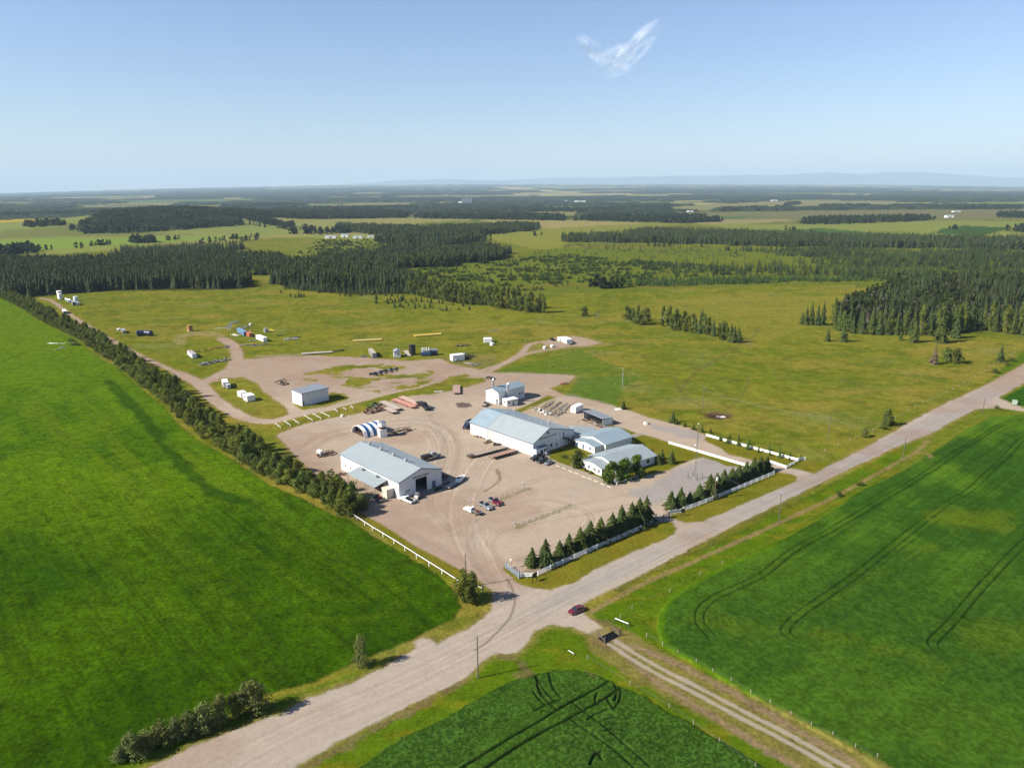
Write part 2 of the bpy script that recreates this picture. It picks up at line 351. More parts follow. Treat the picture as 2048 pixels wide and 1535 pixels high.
# --- right crop field
RC = [(1400, 1158), (1445, 1133), (1539, 1094), (1609, 1055), (1661, 1024), (1716, 986), (1799, 944), (1875, 897), (1938, 856), (1985, 833), (2048, 829), (2150, 835), (2700, 1000), (2700, 1900), (1900, 1640), (1752, 1537), (1714, 1506), (1623, 1458), (1539, 1412), (1463, 1371), (1400, 1335), (1365, 1315), (1327, 1293), (1315, 1262), (1316, 1229), (1342, 1193)]
s, m = crop(RC, 'r', .5)
e3 = np.array(P(1909, 1003)) - np.array(P(1609, 1223)); e3 /= np.linalg.norm(e3); a3, b3 = X * e3[0] + Y * e3[1], -X * e3[1] + Y * e3[0]
q1 = fbm(b3 / 3.2, a3 / 60, 70, 4); q2 = fbm(X / 30, Y / 30, 71, 4); cl = fbm(X / .8, Y / .8, 72, 2)
t = ss(q2 * .75 + q1 * .3, .46, .68)[..., None]; cc = A(66, 110, 40) * (1 - t) + A(100, 144, 44) * t; cc = cc * (1 + .6 * (fbm(b3 / .9, a3 / 40, 73, 3) - .5)[..., None])
for q, am in (([(1400, 1245), (1500, 1235), (1580, 1262), (1640, 1275), (1560, 1262), (1480, 1270)], .8), ([(1560, 1240), (1680, 1180), (1790, 1130), (1900, 1075), (1800, 1130), (1700, 1190)], .55), ([(1640, 1265), (1760, 1300), (1860, 1330), (1830, 1310), (1700, 1280)], .8), ([(1880, 1250), (2100, 1240), (2100, 1330), (1960, 1300)], .7), ([(1860, 1030), (2000, 1020), (2040, 1060), (1900, 1060)], .5), ([(1480, 1140), (1560, 1120), (1600, 1140), (1500, 1160)], .35)):
    sp = sdf(X, Y, PP(q), 20); t = (ss(sp + (n6 - .5) * 10 + (q1 - .5) * 8, -4, 4) * am)[..., None]; cc = cc * (1 - t) + A(126, 148, 36) * t
near = ss(185 - Y, -12, 12); t = (near * .65)[..., None]; cc = cc * (1 - t) + (A(60, 100, 38) * (1 - ss(cl, .35, .65)[..., None]) + A(78, 122, 46) * ss(cl, .35, .65)[..., None]) * t
gap = np.full(sh, 99.0)
lines = [[(2150, 845), (2048, 840), (2001, 852), (1938, 890), (1843, 953), (1780, 991), (1685, 1048), (1590, 1100), (1522, 1152), (1435, 1193), (1403, 1221), (1400, 1240), (1404, 1252), (1425, 1275)],
         [(2100, 860), (2048, 877), (2010, 915), (1938, 982), (1905, 1000), (1818, 1066), (1714, 1150), (1609, 1223), (1578, 1251), (1572, 1265), (1590, 1280)],
         [(2150, 1000), (2048, 1087), (1958, 1181), (1905, 1244), (1870, 1279), (1867, 1292), (1880, 1305)]]
for q in lines:
    wq = smooth(PP(q), 6)
    for off in (-1.0, 1.0):
        tg = np.gradient(wq, axis=0); tg /= np.linalg.norm(tg, axis=1)[:, None] + 1e-9
        d = dl(X, Y, wq + np.stack([-tg[:, 1], tg[:, 0]], 1) * off, 6) - .2 + (n1 - .5) * .3; gap = np.minimum(gap, d)
gap2 = np.full(sh, 99.0)
for q in ([(1572, 1265), (1640, 1310), (1800, 1390), (2048, 1480), (2200, 1530)], [(1590, 1330), (1740, 1420), (1900, 1500), (2000, 1540)], [(1880, 1300), (1960, 1340), (2100, 1390)]):
    gap2 = np.minimum(gap2, dl(X, Y, smooth(PP(q), 6), 6) - .1 + (n1 - .5) * .5)
g = ss(-gap, -.2, .25) * m; t = g[..., None] * .8; cc = cc * (1 - t) + A(30, 56, 24) * t
t = (ss(-gap2, -.15, .2) * .5)[..., None]; cc = cc * (1 - t) + A(116, 124, 60) * t
fr = ss(q1, .6, .75)[..., None] * .15 * ss(Y, 190, 210)[..., None]; cc = cc * (1 - fr) + A(24, 62, 18) * fr
fe = (ss(2.2 - s + (n1 - .5), 0, 1.6) * (Y < 190))[..., None]; cc = cc * (1 - fe) + A(98, 146, 26) * fe
mixc(m, cc); rgh[...] = rgh * (1 - m) + .5 * m; lab[m > .5] = 5; zz += m * (.4 + (cl - .5) * .16) * (1 - g * .8)
s, m = crop([(2004, 797), (2048, 772), (2400, 640), (2600, 900), (2120, 826), (2048, 812)], 'c', .4); mixc(m, A(62, 112, 34)); lab[m > .5] = 5; rgh[m > .5] = .9
# strip of mown grass right of the main road
area([(1856, 870), (1951, 820), (2048, 826), (1985, 833), (1938, 856), (1875, 897), (1799, 944), (1820, 900)], A(128, 146, 52), .8, .6)
t = ss(np.sin(b3 * 2.2), .2, .9) * mk(sdf(X, Y, PP([(1450, 1125), (1856, 872), (1951, 822), (1985, 833), (1799, 946), (1600, 1056)]), 10), 1) * .35; mixc(t, A(160, 152, 70))
# --- mown lawns
LAWN = A(146, 144, 56); LAWN2 = A(126, 138, 44)
def lawn(px):
    s, m = area(px, LAWN, .5, .5, r=.4, l=6)
    mixc(m * ss(n6 * .6 + n25 * .5, .45, .7) * .7, LAWN2); mixc(m * ss(n1, .6, .8) * .3, A(160, 150, 72)); return s
lawn([(1003, 1138), (1035, 1164), (1071, 1176), (1102, 1177), (1147, 1164), (1214, 1128), (1282, 1097), (1349, 1068), (1357, 1057), (1345, 1042), (1318, 1044), (1306, 1048), (1237, 1078), (1149, 1116), (1075, 1149), (1040, 1152), (1012, 1130)])
lawn([(1340, 1028), (1344, 1037), (1370, 1044), (1405, 1043), (1476, 1013), (1546, 982), (1592, 961), (1595, 953), (1579, 947), (1550, 943), (1470, 978), (1400, 1008), (1367, 1022)])
lawn([(1092, 917), (1100, 902), (1149, 884), (1175, 868), (1190, 862), (1215, 850), (1237, 853), (1283, 868), (1305, 873), (1332, 882), (1405, 905), (1489, 929), (1500, 938), (1455, 931), (1405, 914), (1379, 920), (1341, 939), (1289, 951), (1232, 970), (1194, 953), (1140, 934)])
lawn([(1409, 880), (1458, 906), (1502, 918), (1543, 925), (1572, 935), (1598, 922), (1500, 894), (1412, 872)])
lawn([(1572, 937), (1600, 922), (1612, 921), (1668, 924), (1630, 944)])
lawn([(740, 1036), (775, 1056), (831, 1094), (874, 1115), (918, 1139), (954, 1160), (935, 1170), (911, 1164), (857, 1130), (788, 1086), (745, 1058), (715, 1040)])
# --- gravel
gs = np.full(sh, -99.0); gcol = np.zeros(sh + (3,)); gcol[...] = A(228, 208, 184)
def gpoly(px): 
    global gs; gs = np.maximum(gs, sdf(X, Y, PP(px), 14))
def gcut(px):
    global gs; gs = np.minimum(gs, -sdf(X, Y, PP(px), 14))
def gline(px, w):
    global gs; gs = np.maximum(gs, w - dl(X, Y, smooth(PP(px)), 12 + w))
road_l = [(150, 1610), (292, 1537), (400, 1483), (560, 1427), (612, 1396), (691, 1369), (774, 1329), (831, 1296), (826, 1284), (848, 1274), (874, 1287), (898, 1275), (932, 1259), (966, 1238), (984, 1218), (988, 1196), (984, 1176)]
yard_l = [(954, 1158), (918, 1137), (874, 1113), (831, 1092), (775, 1054), (739, 1034), (700, 1014), (650, 968), (600, 920), (553, 870)]
yard_t = [(565, 863), (606, 849), (663, 836), (720, 826), (760, 808), (806, 794), (833, 790), (868, 788), (926, 776), (975, 762), (960, 748), (975, 740), (979, 744), (1044, 744), (1112, 747), (1151, 750), (1140, 762), (1100, 776), (1126, 789), (1147, 786), (1164, 794), (1182, 799), (1206, 801), (1225, 809), (1239, 817), (1268, 823), (1295, 834), (1340, 845), (1385, 859), (1411, 870), (1414, 880), (1458, 908), (1502, 919), (1543, 926), (1574, 935), (1628, 946)]
r_up = [(1660, 931), (1700, 912), (1767, 874), (1875, 814), (1970, 770), (2048, 728), (2300, 600), (2420, 640), (2048, 766), (1995, 795), (2048, 816), (2300, 850), (2300, 858), (2048, 823), (2000, 815), (1951, 818), (1856, 869), (1805, 888), (1685, 944), (1590, 991), (1400, 1086), (1360, 1108), (1304, 1137), (1237, 1173), (1183, 1198), (1165, 1209), (1170, 1228), (1190, 1242), (1244, 1280)]
r_lo = [(1230, 1290), (1200, 1278), (1181, 1268), (1146, 1254), (1105, 1248), (1073, 1262), (1060, 1282), (1034, 1305), (997, 1306), (960, 1322), (931, 1353), (844, 1396), (756, 1440), (669, 1486), (582, 1536), (470, 1610)]
gpoly(road_l + yard_l + yard_t + r_up + r_lo)
for q in ([(1003, 1138), (1035, 1164), (1071, 1176), (1102, 1177), (1147, 1164), (1214, 1128), (1282, 1097), (1349, 1068), (1357, 1057), (1345, 1042), (1318, 1044), (1306, 1048), (1237, 1078), (1149, 1116), (1075, 1149), (1040, 1152), (1012, 1130)],
          [(1340, 1028), (1344, 1037), (1370, 1044), (1405, 1043), (1476, 1013), (1546, 982), (1592, 961), (1595, 953), (1579, 947), (1550, 943), (1470, 978), (1400, 1008), (1367, 1022)],
          [(1096, 915), (1100, 902), (1149, 884), (1175, 868), (1190, 862), (1215, 850), (1237, 853), (1283, 868), (1305, 873), (1332, 882), (1405, 905), (1489, 929), (1500, 938), (1455, 931), (1405, 914), (1379, 920), (1341, 939), (1289, 951), (1232, 970), (1194, 953), (1140, 934)],
          [(1409, 880), (1458, 906), (1502, 918), (1543, 925), (1572, 935), (1598, 922), (1500, 894), (1412, 872)],
          [(1010, 828), (1040, 816), (1075, 800), (1095, 790), (1112, 795), (1098, 800), (1060, 818), (1030, 828)]): gcut(q)
# back roads and upper yard
for q, wd in (([(80, 596), (105, 602), (135, 625), (165, 645), (215, 675), (260, 700), (310, 725), (355, 745), (395, 765)], 1.7), ([(355, 745), (395, 765), (425, 795), (460, 820), (500, 838), (545, 842), (600, 828), (660, 816)], 3.4), ([(600, 828), (660, 815), (740, 795), (830, 772), (900, 757), (970, 744)], 2.6),
              ([(400, 768), (440, 750), (470, 735), (475, 717), (470, 695), (460, 686), (445, 677)], 3.6), ([(975, 744), (1014, 723), (1044, 705), (1060, 688), (1090, 683)], 2.2), ([(960, 742), (1014, 724), (1050, 708), (1090, 700), (1130, 693)], 2.0), ([(540, 800), (575, 812), (590, 825)], 4), ([(1255, 877), (1272, 870), (1285, 866)], 1.3), ([(300, 722), (288, 718), (278, 716)], 1.2)): gline(q, wd)
gpoly([(400, 762), (451, 737), (459, 720), (480, 719), (537, 715), (631, 711), (732, 715), (820, 722), (880, 717), (901, 727), (960, 739), (985, 746), (960, 756), (900, 752), (858, 770), (839, 776), (760, 788), (690, 803), (640, 815), (590, 825), (557, 803), (540, 790), (500, 768), (440, 762)])
gpoly([(1085, 684), (1116, 673), (1151, 672), (1180, 678), (1205, 686), (1171, 692), (1120, 694), (1090, 690)])
for q in ([(438, 756), (488, 754), (514, 766), (529, 785), (557, 803), (576, 819), (576, 828), (537, 834), (514, 830), (484, 813), (459, 793), (438, 776)],
          [(586, 807), (604, 821), (654, 811), (690, 801), (701, 795), (690, 787), (662, 784), (640, 795), (604, 806)],
          [(880, 764), (900, 753), (930, 748), (941, 751), (915, 761)]): gcut(q)
ISL = [(590, 748), (615, 745), (654, 735), (693, 729), (772, 727), (820, 728), (874, 744), (864, 762), (839, 775), (760, 786), (713, 778), (674, 769), (615, 766)]
si = sdf(X, Y, PP(ISL), 14); mi = ss(si + (n6 - .5) * 16, -1, 2); gs = np.where(mi > 0, np.minimum(gs, np.where(fbm(X / 14, Y / 8, 91, 3) < .47, -(si), gs)), gs)
gj = gs + (n1 - .5) * 1.0 + (n6 - .5) * 1.4
gm = ss(gj, -.55, .55)
# fringe of trampled, dry verge around the gravel
mixc(ss(gj, -2.6, -.2) * (1 - gm) * (lab < 3) * .65, A(172, 156, 104))
# colour inside the gravel
rc = smooth(PP([(330, 1600), (437, 1535), (620, 1442), (760, 1384), (900, 1318), (1020, 1255), (1120, 1200), (1240, 1140), (1400, 1062), (1600, 975), (1800, 880), (1960, 795), (2100, 725)]), 6)
drc = dl(X, Y, rc, 40)
roadm = ss(13 - drc, 0, 3); gcol[...] = gcol * (1 - roadm[..., None]) + A(222, 206, 188) * roadm[..., None]
t1 = ss(Y, 205, 235) * ss(420 - Y, 0, 60) * ss(5.2 - drc, -.6, 1.2) * (X > 0); gcol[...] = gcol * (1 - t1[..., None] * .85) + A(204, 194, 186) * t1[..., None] * .85
t1 = ss(3.2 - drc, -1, 1.5) * ss(Y, 150, 165) * ss(235 - Y, -25, 0); gcol[...] = gcol * (1 - t1[..., None] * .6) + A(206, 200, 192) * t1[..., None] * .6
stk = vn(drc * 1.3 + 3, drc * 0 + (Y < 9e9) * 3.3, 5); stk2 = fbm(drc * 2.2, (X + Y) / 45, 6, 3)
gcol *= (1 + ((stk - .5) * .14 + (stk2 - .5) * .16)[..., None] * roadm[..., None])
up = ss(Y, 330, 380); gcol[...] = gcol * (1 - up[..., None] * .8) + A(206, 180, 158) * up[..., None] * .8 * np.array([1, 1, 1])
# wheel arcs in the yard
arcs = np.zeros(sh)
for q, wd in (([(990, 1190), (960, 1120), (930, 1060), (925, 1000), (960, 930), (1000, 890)], 9), ([(995, 1150), (960, 1090), (1000, 1050), (1100, 1030), (1250, 1000), (1330, 985)], 8), ([(600, 905), (660, 870), (760, 850), (850, 845), (900, 880), (890, 960)], 10), ([(900, 1060), (860, 1000), (900, 900), (860, 830)], 8),
              ([(985, 1160), (940, 1080), (960, 1020), (1040, 975), (1120, 950), (1240, 985), (1330, 1010)], 7), ([(720, 1030), (850, 1080), (960, 1140)], 6), ([(1000, 1010), (1100, 1000), (1180, 1030), (1150, 1070), (1040, 1120)], 7), ([(880, 900), (900, 860), (950, 830), (1000, 815)], 7), ([(850, 860), (870, 890), (860, 930), (900, 970)], 6)):
    d = dl(X, Y, smooth(PP(q), 8), 16); k = vn(d * 1.15 + len(q) * 7, d * 0 + .5, int(q[0][0])) - .5; arcs += k * ss(wd - d, 0, 5) * .8
    arcs += (vn(d * 3.1 + 3, d * 0 + 1.5, int(q[0][1])) - .5) * ss(wd - d, 0, 5) * .5
gcol *= (1 + (arcs * .42)[..., None]); lw = ss(16 - dl(X, Y, PP(yard_l), 30), 0, 14) * .5; gcol[...] = gcol * (1 - lw[..., None]) + A(190, 158, 140) * lw[..., None]
t1 = (ss(fbm(X / 20, Y / 16, 95, 4), .5, .72) * .45)[..., None]; gcol[...] = gcol * (1 - t1) + A(198, 166, 144) * t1
t1 = (ss(fbm(X / 11, Y / 8, 96, 4), .58, .75) * .4)[..., None]; gcol[...] = gcol * (1 - t1) + A(222, 206, 186) * t1
# grey crushed stone by the mast
for q, am in (([(1255, 985), (1330, 950), (1400, 915), (1440, 912), (1500, 938), (1450, 965), (1390, 985), (1300, 1010)], .75), ([(1290, 845), (1340, 850), (1412, 872), (1410, 880), (1370, 878), (1300, 856)], .7), ([(1040, 1165), (1000, 1150), (1010, 1180), (1040, 1200)], .25)):
    sp = sdf(X, Y, PP(q), 12); t1 = (ss(sp + (n6 - .5) * 6, -1, 2) * am)[..., None]; gcol[...] = gcol * (1 - t1) + A(196, 192, 190) * t1
# dark turning line and puddle stains
d = np.minimum(dl(X, Y, smooth(PP([(1014, 1156), (1026, 1180), (1030, 1200), (1022, 1230), (1005, 1252), (975, 1282), (950, 1300)]), 8), 6) - .28, dl(X, Y, PP([(985, 1163), (1016, 1157)]), 3) + 3)
t1 = (ss(-d, -.25, .3) * .75)[..., None]; gcol[...] = gcol * (1 - t1) + A(140, 122, 108) * t1
d = dl(X, Y, smooth(PP([(994, 938), (1000, 955), (994, 965), (970, 982)]), 8), 6); t1 = (ss(.7 - d + (n1 - .5), -.3, .5) * .6)[..., None]; gcol[...] = gcol * (1 - t1) + A(140, 104, 82) * t1
sp = sdf(X, Y, PP([(912, 806), (922, 804), (940, 806), (946, 811), (930, 815), (914, 814)]), 8); pud = ss(sp + (n1 - .5) * 2.2, -.3, .6); gcol[...] = gcol * (1 - pud[..., None]) + A(136, 120, 112) * pud[..., None]
for q in ([(1030, 1055), (1140, 1012)], [(1000, 1000), (1056, 977)]):
    d = dl(X, Y, PP(q), 8); t1 = (ss(1.3 - d + (n1 - .5) * 3.4, -.3, 1) * .55)[..., None]; gcol[...] = gcol * (1 - t1) + A(150, 150, 88) * t1
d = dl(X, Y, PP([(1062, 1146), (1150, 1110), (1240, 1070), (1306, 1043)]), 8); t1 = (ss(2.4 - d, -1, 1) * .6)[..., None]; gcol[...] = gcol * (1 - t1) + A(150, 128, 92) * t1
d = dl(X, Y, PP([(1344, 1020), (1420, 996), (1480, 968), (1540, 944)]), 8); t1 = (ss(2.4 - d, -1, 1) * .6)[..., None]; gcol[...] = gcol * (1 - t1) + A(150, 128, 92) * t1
col *= np.array([1.05, .98, .66]) * (1 - ss(Y, 1200, 3000)[..., None]) + np.array([.86, .86, .8]) * ss(Y, 1200, 3000)[..., None]
w_ = gm[..., None]; col[...] = col * (1 - w_) + gcol * w_; rgh[...] = rgh * (1 - gm) + .15 * gm; zz *= (1 - gm); zz -= 0
lab[(gm > .5)] = 2; lab[(gm > .5) & (drc < 14)] = 1; lab[(gm > .5) & (Y > 330) & (lab == 2)] = 7
# rows of stored pallets between grass in the yard, weedy rubble
for q in ([(1075, 822), (1095, 806), (1110, 800)], [(1085, 826), (1110, 810), (1122, 803)], [(1096, 829), (1122, 813), (1134, 806)], [(1108, 831), (1132, 817), (1144, 809)]):
    d = dl(X, Y, PP(q), 8); mixc(ss(.8 - d + (n1 - .5), -.5, .5) * .7, A(136, 144, 80))
for q, c, am in (([(345, 680), (360, 668), (400, 663), (440, 664), (455, 676), (445, 686), (430, 672), (395, 670), (365, 676), (380, 686), (360, 690)], A(188, 172, 120), .6), ([(1014, 721), (1040, 703), (1060, 686), (1116, 672), (1180, 674), (1232, 688), (1171, 696), (1112, 700), (1073, 708), (1044, 714), (1000, 738), (985, 742)], A(176, 162, 96), .55),
                 ([(840, 715), (900, 712), (980, 706), (1000, 714), (975, 735), (950, 738)], A(168, 150, 100), .45), ([(700, 775), (740, 765), (780, 772), (740, 783)], A(200, 188, 150), .5), ([(1100, 765), (1150, 756), (1240, 752), (1240, 765), (1160, 770)], A(166, 152, 90), .5),
                 ([(500, 712), (560, 708), (640, 710), (560, 716)], A(206, 186, 166), .5)):
    s_ = sdf(X, Y, PP(q), 12); mixc(ss(s_ + (n6 - .5) * 8 + (n1 - .5) * 4, -1, 2) * am * (1 - gm), c)
area([(1130, 790), (1160, 755), (1245, 752), (1280, 755), (1245, 775), (1232, 812), (1180, 798)], A(104, 140, 48), 1.5, 1.5, amt=.8)
area([(985, 745), (1040, 728), (1160, 700), (1245, 738), (1150, 750), (1040, 745)], A(112, 142, 42), 1.5, 2, amt=.7)
# two wheel tracks of the farm track, with raked soil beside them
soilL, soilR = [(1235, 1292), (1290, 1345), (1340, 1378), (1400, 1416), (1500, 1478), (1610, 1545), (1700, 1600)], [(1262, 1290), (1330, 1318), (1400, 1350), (1500, 1405), (1620, 1475), (1740, 1545), (1850, 1610)]
farm = smooth(PP([(1225, 1285), (1305, 1334), (1400, 1383), (1500, 1436), (1574, 1474), (1690, 1540), (1800, 1605)]), 6)
df = dl(X, Y, farm, 16)
mixc(ss(6.2 - df + (n1 - .5) * 1.6, -.8, .8) * .85 * (lab != 1), A(158, 146, 78)); 
for q in (soilL, soilR): mixc(ss(.95 - dl(X, Y, smooth(PP(q)), 8) + (n1 - .5) * 1.6, -.4, .5) * .8, A(176, 150, 118))
tg = np.gradient(farm, axis=0); tg /= np.linalg.norm(tg, axis=1)[:, None]; nn = np.stack([-tg[:, 1], tg[:, 0]], 1)
dt = np.minimum(dl(X, Y, farm + nn * 1.05, 8), dl(X, Y, farm - nn * 1.05, 8))
m = ss(.62 - dt + (n1 - .5) * .5, -.2, .25); mixc(m, A(208, 194, 170)); lab[m > .5] = 8; zz *= (1 - m); rgh[...] = rgh * (1 - m) + .15 * m
# foot-trodden and wheel paths in the pasture, burnt patch
for q, wd, am in (([(1253, 684), (1290, 715), (1330, 740), (1352, 760)], .5, .5), ([(1352, 755), (1360, 780), (1375, 798), (1410, 815)], .7, .6), ([(1362, 780), (1390, 745), (1440, 715), (1480, 688), (1510, 670), (1520, 655), (1545, 648)], .8, .65), ([(1455, 820), (1480, 795), (1495, 770), (1493, 750)], .6, .6),
                  ([(1185, 1222), (1237, 1192), (1304, 1158), (1360, 1134), (1450, 1094), (1565, 1042), (1675, 990), (1795, 925), (1830, 905), (1856, 880)], .9, .75), ([(1475, 680), (1500, 690), (1490, 680)], 2, .5), ([(150, 596), (110, 598), (70, 592)], 1.0, .5), ([(780, 675), (830, 670), (900, 661), (1000, 655)], 1.2, .3), ([(1830, 905), (1856, 908), (1860, 916)], .9, .7)):
    d = dl(X, Y, smooth(PP(q)), 8); mixc(ss(wd - d + (n1 - .5) * 1.2, -.4, .5) * am * (lab != 1), A(178, 152, 104) if wd > .85 else A(132, 122, 72))
for dd in (-.9, .9):
    d = dl(X, Y, smooth(PP([(1220, 1170), (1300, 1132), (1420, 1078), (1540, 1020), (1650, 965)])) + np.array([dd * 2, -1.6]), 8)
    mixc(ss(1.1 - d + (n1 - .5) * 2, -.4, .5) * .35 * (lab == 0), A(70, 92, 28))
sp = sdf(X, Y, PP([(1405, 826), (1430, 823), (1458, 828), (1462, 836), (1440, 840), (1412, 836)]), 12); mixc(ss(sp + (n6 - .5) * 4, -1.5, 1.5), A(108, 84, 66)); mixc(ss(sp - 3 + (n1 - .5) * 2, -1, 1) * .8, A(60, 46, 40))
sp = sdf(X, Y, PP([(1400, 822), (1470, 818), (1470, 830), (1440, 842)]), 12); mixc(ss(sp + (n6 - .5) * 8, -2, 3) * .35, A(160, 128, 96))
# eroded bank where the dirt meets the lower verge
for q in ([(1000, 1312), (1034, 1320), (1060, 1345), (1030, 1350)], [(930, 1360), (860, 1400), (760, 1452), (680, 1496), (600, 1540)], [(560, 1430), (640, 1395), (760, 1340), (828, 1300)], [(1185, 1275), (1200, 1290), (1225, 1300)], [(1195, 1240), (1225, 1252), (1240, 1262)], [(1175, 1346), (1185, 1352)]):
    d = dl(X, Y, smooth(PP(q)), 10); mixc(ss(.9 - d + (n1 - .5) * 3.2, -.5, .6) * .6 * (lab != 1), A(150, 126, 92))
zz += zhill(X, Y)
# keep the sheet flat under the buildings
nv, nu = sh
idx = np.arange(nv * nu).reshape(sh); Q = np.stack([idx[:-1, :-1], idx[:-1, 1:], idx[1:, 1:], idx[1:, :-1]], -1).reshape(-1, 4)
fl = lab[:-1, :-1].reshape(-1)
VV = np.stack([X, Y, zz], -1).reshape(-1, 3); CC = np.concatenate([np.clip(col, .001, .9), rgh[..., None]], -1).reshape(-1, 4)
gmat = bpy.data.materials.new('ground_cover'); gmat.use_nodes = True; t = gmat.node_tree; b = t.nodes['Principled BSDF']
b.inputs['Roughness'].default_value = .95; b.inputs['Specular IOR Level'].default_value = .0
at = t.nodes.new('ShaderNodeAttribute'); at.attribute_name = 'Col'
ge = t.nodes.new('ShaderNodeNewGeometry')
def nz(scale, det, rr=.6):
    n = t.nodes.new('ShaderNodeTexNoise'); n.inputs['Scale'].default_value = scale; n.inputs['Detail'].default_value = det; n.inputs['Roughness'].default_value = rr
    t.links.new(ge.outputs['Position'], n.inputs['Vector']); return n.outputs[0]
def mth(op, a, b_=None, c=None):
    n = t.nodes.new('ShaderNodeMath'); n.operation = op
    for i, q in enumerate((a, b_, c)):
        if q is None: continue
        if isinstance(q, (int, float)): n.inputs[i].default_value = q
        else: t.links.new(q, n.inputs[i])
    return n.outputs[0]
nA, nB = nz(1.1, 4, .75), nz(.2, 6, .72)
sA = mth('SUBTRACT', nA, .5); sB = mth('SUBTRACT', nB, .5)
amp = mth('MULTIPLY_ADD', at.outputs['Alpha'], 3.2, .12)
fac = mth('MULTIPLY_ADD', mth('MULTIPLY', sA, amp), 1.0, mth('MULTIPLY_ADD', mth('MULTIPLY', sB, amp), .7, 1.0))
vm = t.nodes.new('ShaderNodeVectorMath'); vm.operation = 'SCALE'; t.links.new(at.outputs['Color'], vm.inputs[0]); t.links.new(fac, vm.inputs['Scale'])
t.links.new(vm.outputs[0], b.inputs['Base Color'])
bp = t.nodes.new('ShaderNodeBump'); bp.inputs['Distance'].default_value = .22
t.links.new(mth('MULTIPLY', at.outputs['Alpha'], .9), bp.inputs['Strength']); t.links.new(nA, bp.inputs['Height']); t.links.new(bp.outputs[0], b.inputs['Normal'])
for k, nm in {0: 'pasture', 1: 'road', 2: 'yard', 3: 'crop_field', 4: 'crop_field', 5: 'crop_field', 6: 'lawn', 7: 'dirt_road', 8: 'wheel_track'}.items():
    f = Q[fl == k]
    if not len(f): continue
    used = np.unique(f); rm = np.full(len(VV), -1, np.int32); rm[used] = np.arange(len(used))
    me = tri_mesh(nm, VV[used], rm[f], CC[used], [gmat], 4, smooth=True)
    o = link(nm, me); tag(o, kind='structure')
# coarse ground all round, below the sheet, out to the horizon
bgm = M('far_grass', A(124, 138, 64), .95, var=.25, scale=.004, spec=.1)
mb = MB(); R_ = 58000
mb.poly([(-R_, -3000, -.9), (R_, -3000, -.9), (R_, 50000, -.9), (-R_, 50000, -.9)]); tag(mb.build('ground', bgm), kind='structure')
# upland at the horizon and the mountains behind it
def ridge(name, D, prof, c, depth, seed):
    xs = np.linspace(-1400, 3400, 420); ys = np.interp(xs, [p[0] for p in prof], [p[1] for p in prof]) + (fbm(xs / 45, xs * 0, seed, 4) - .5) * 3.2
    V_ = []; 
    for x, y in zip(xs, ys):
        az = (x - 1024) / F; yh = YH + (1024 - x) * math.tan(ROLL)
        hgt = max(H + (yh - y) / F * D * math.hypot(1, .0), 30)
        wx, wy = az * D, D
        V_ += [(wx * (1 - depth / D), wy - depth, -20), (wx * (1 - depth * .35 / D), wy - depth * .35, hgt * .6), (wx, wy, hgt), (wx * (1 + depth / D), wy + depth, -20)]
    T_ = []
    for i in range(len(xs) - 1):
        for k in range(3): T_.append((i * 4 + k, i * 4 + 4 + k, i * 4 + 5 + k, i * 4 + 1 + k))
    o = link(name, tri_mesh(name, np.array(V_), np.array(T_), None, [M(name + '_cover', c, .95, var=.3, scale=.0006, spec=.1)], 4, True)); tag(o, kind='structure')
#ridge('hills', 27000, [(-1400, 396), (0, 388), (340, 378), (680, 371), (1024, 369), (1400, 368.5), (1700, 369.5), (2048, 374), (3400, 380)], A(60, 76, 56), 5000, 3)
ridge('mountains', 50000, [(-1400, 400), (600, 380), (700, 370), (800, 362), (900, 359), (1000, 362), (1100, 358), (1250, 355), (1400, 353), (1550, 351), (1640, 347.5), (1700, 349.5), (1760, 346.5), (1850, 349), (1950, 355), (2048, 358), (2600, 366), (3400, 372)], A(90, 100, 90), 6000, 9)
# the air
mb = MB().box(-61000, 61000, -2500, 60000, -60, 1450); hz = bpy.data.materials.new('haze_air'); hz.use_nodes = True; t = hz.node_tree
for n in list(t.nodes):
    if n.type != 'OUTPUT_MATERIAL': t.nodes.remove(n)
pv = t.nodes.new('ShaderNodeVolumePrincipled'); pv.inputs['Color'].default_value = (.48, .64, .80, 1); pv.inputs['Density'].default_value = 3.9e-5; pv.inputs['Anisotropy'].default_value = 0
t.links.new(pv.outputs[0], [n for n in t.nodes if n.type == 'OUTPUT_MATERIAL'][0].inputs['Volume'])
tag(mb.build('haze', hz), kind='stuff')
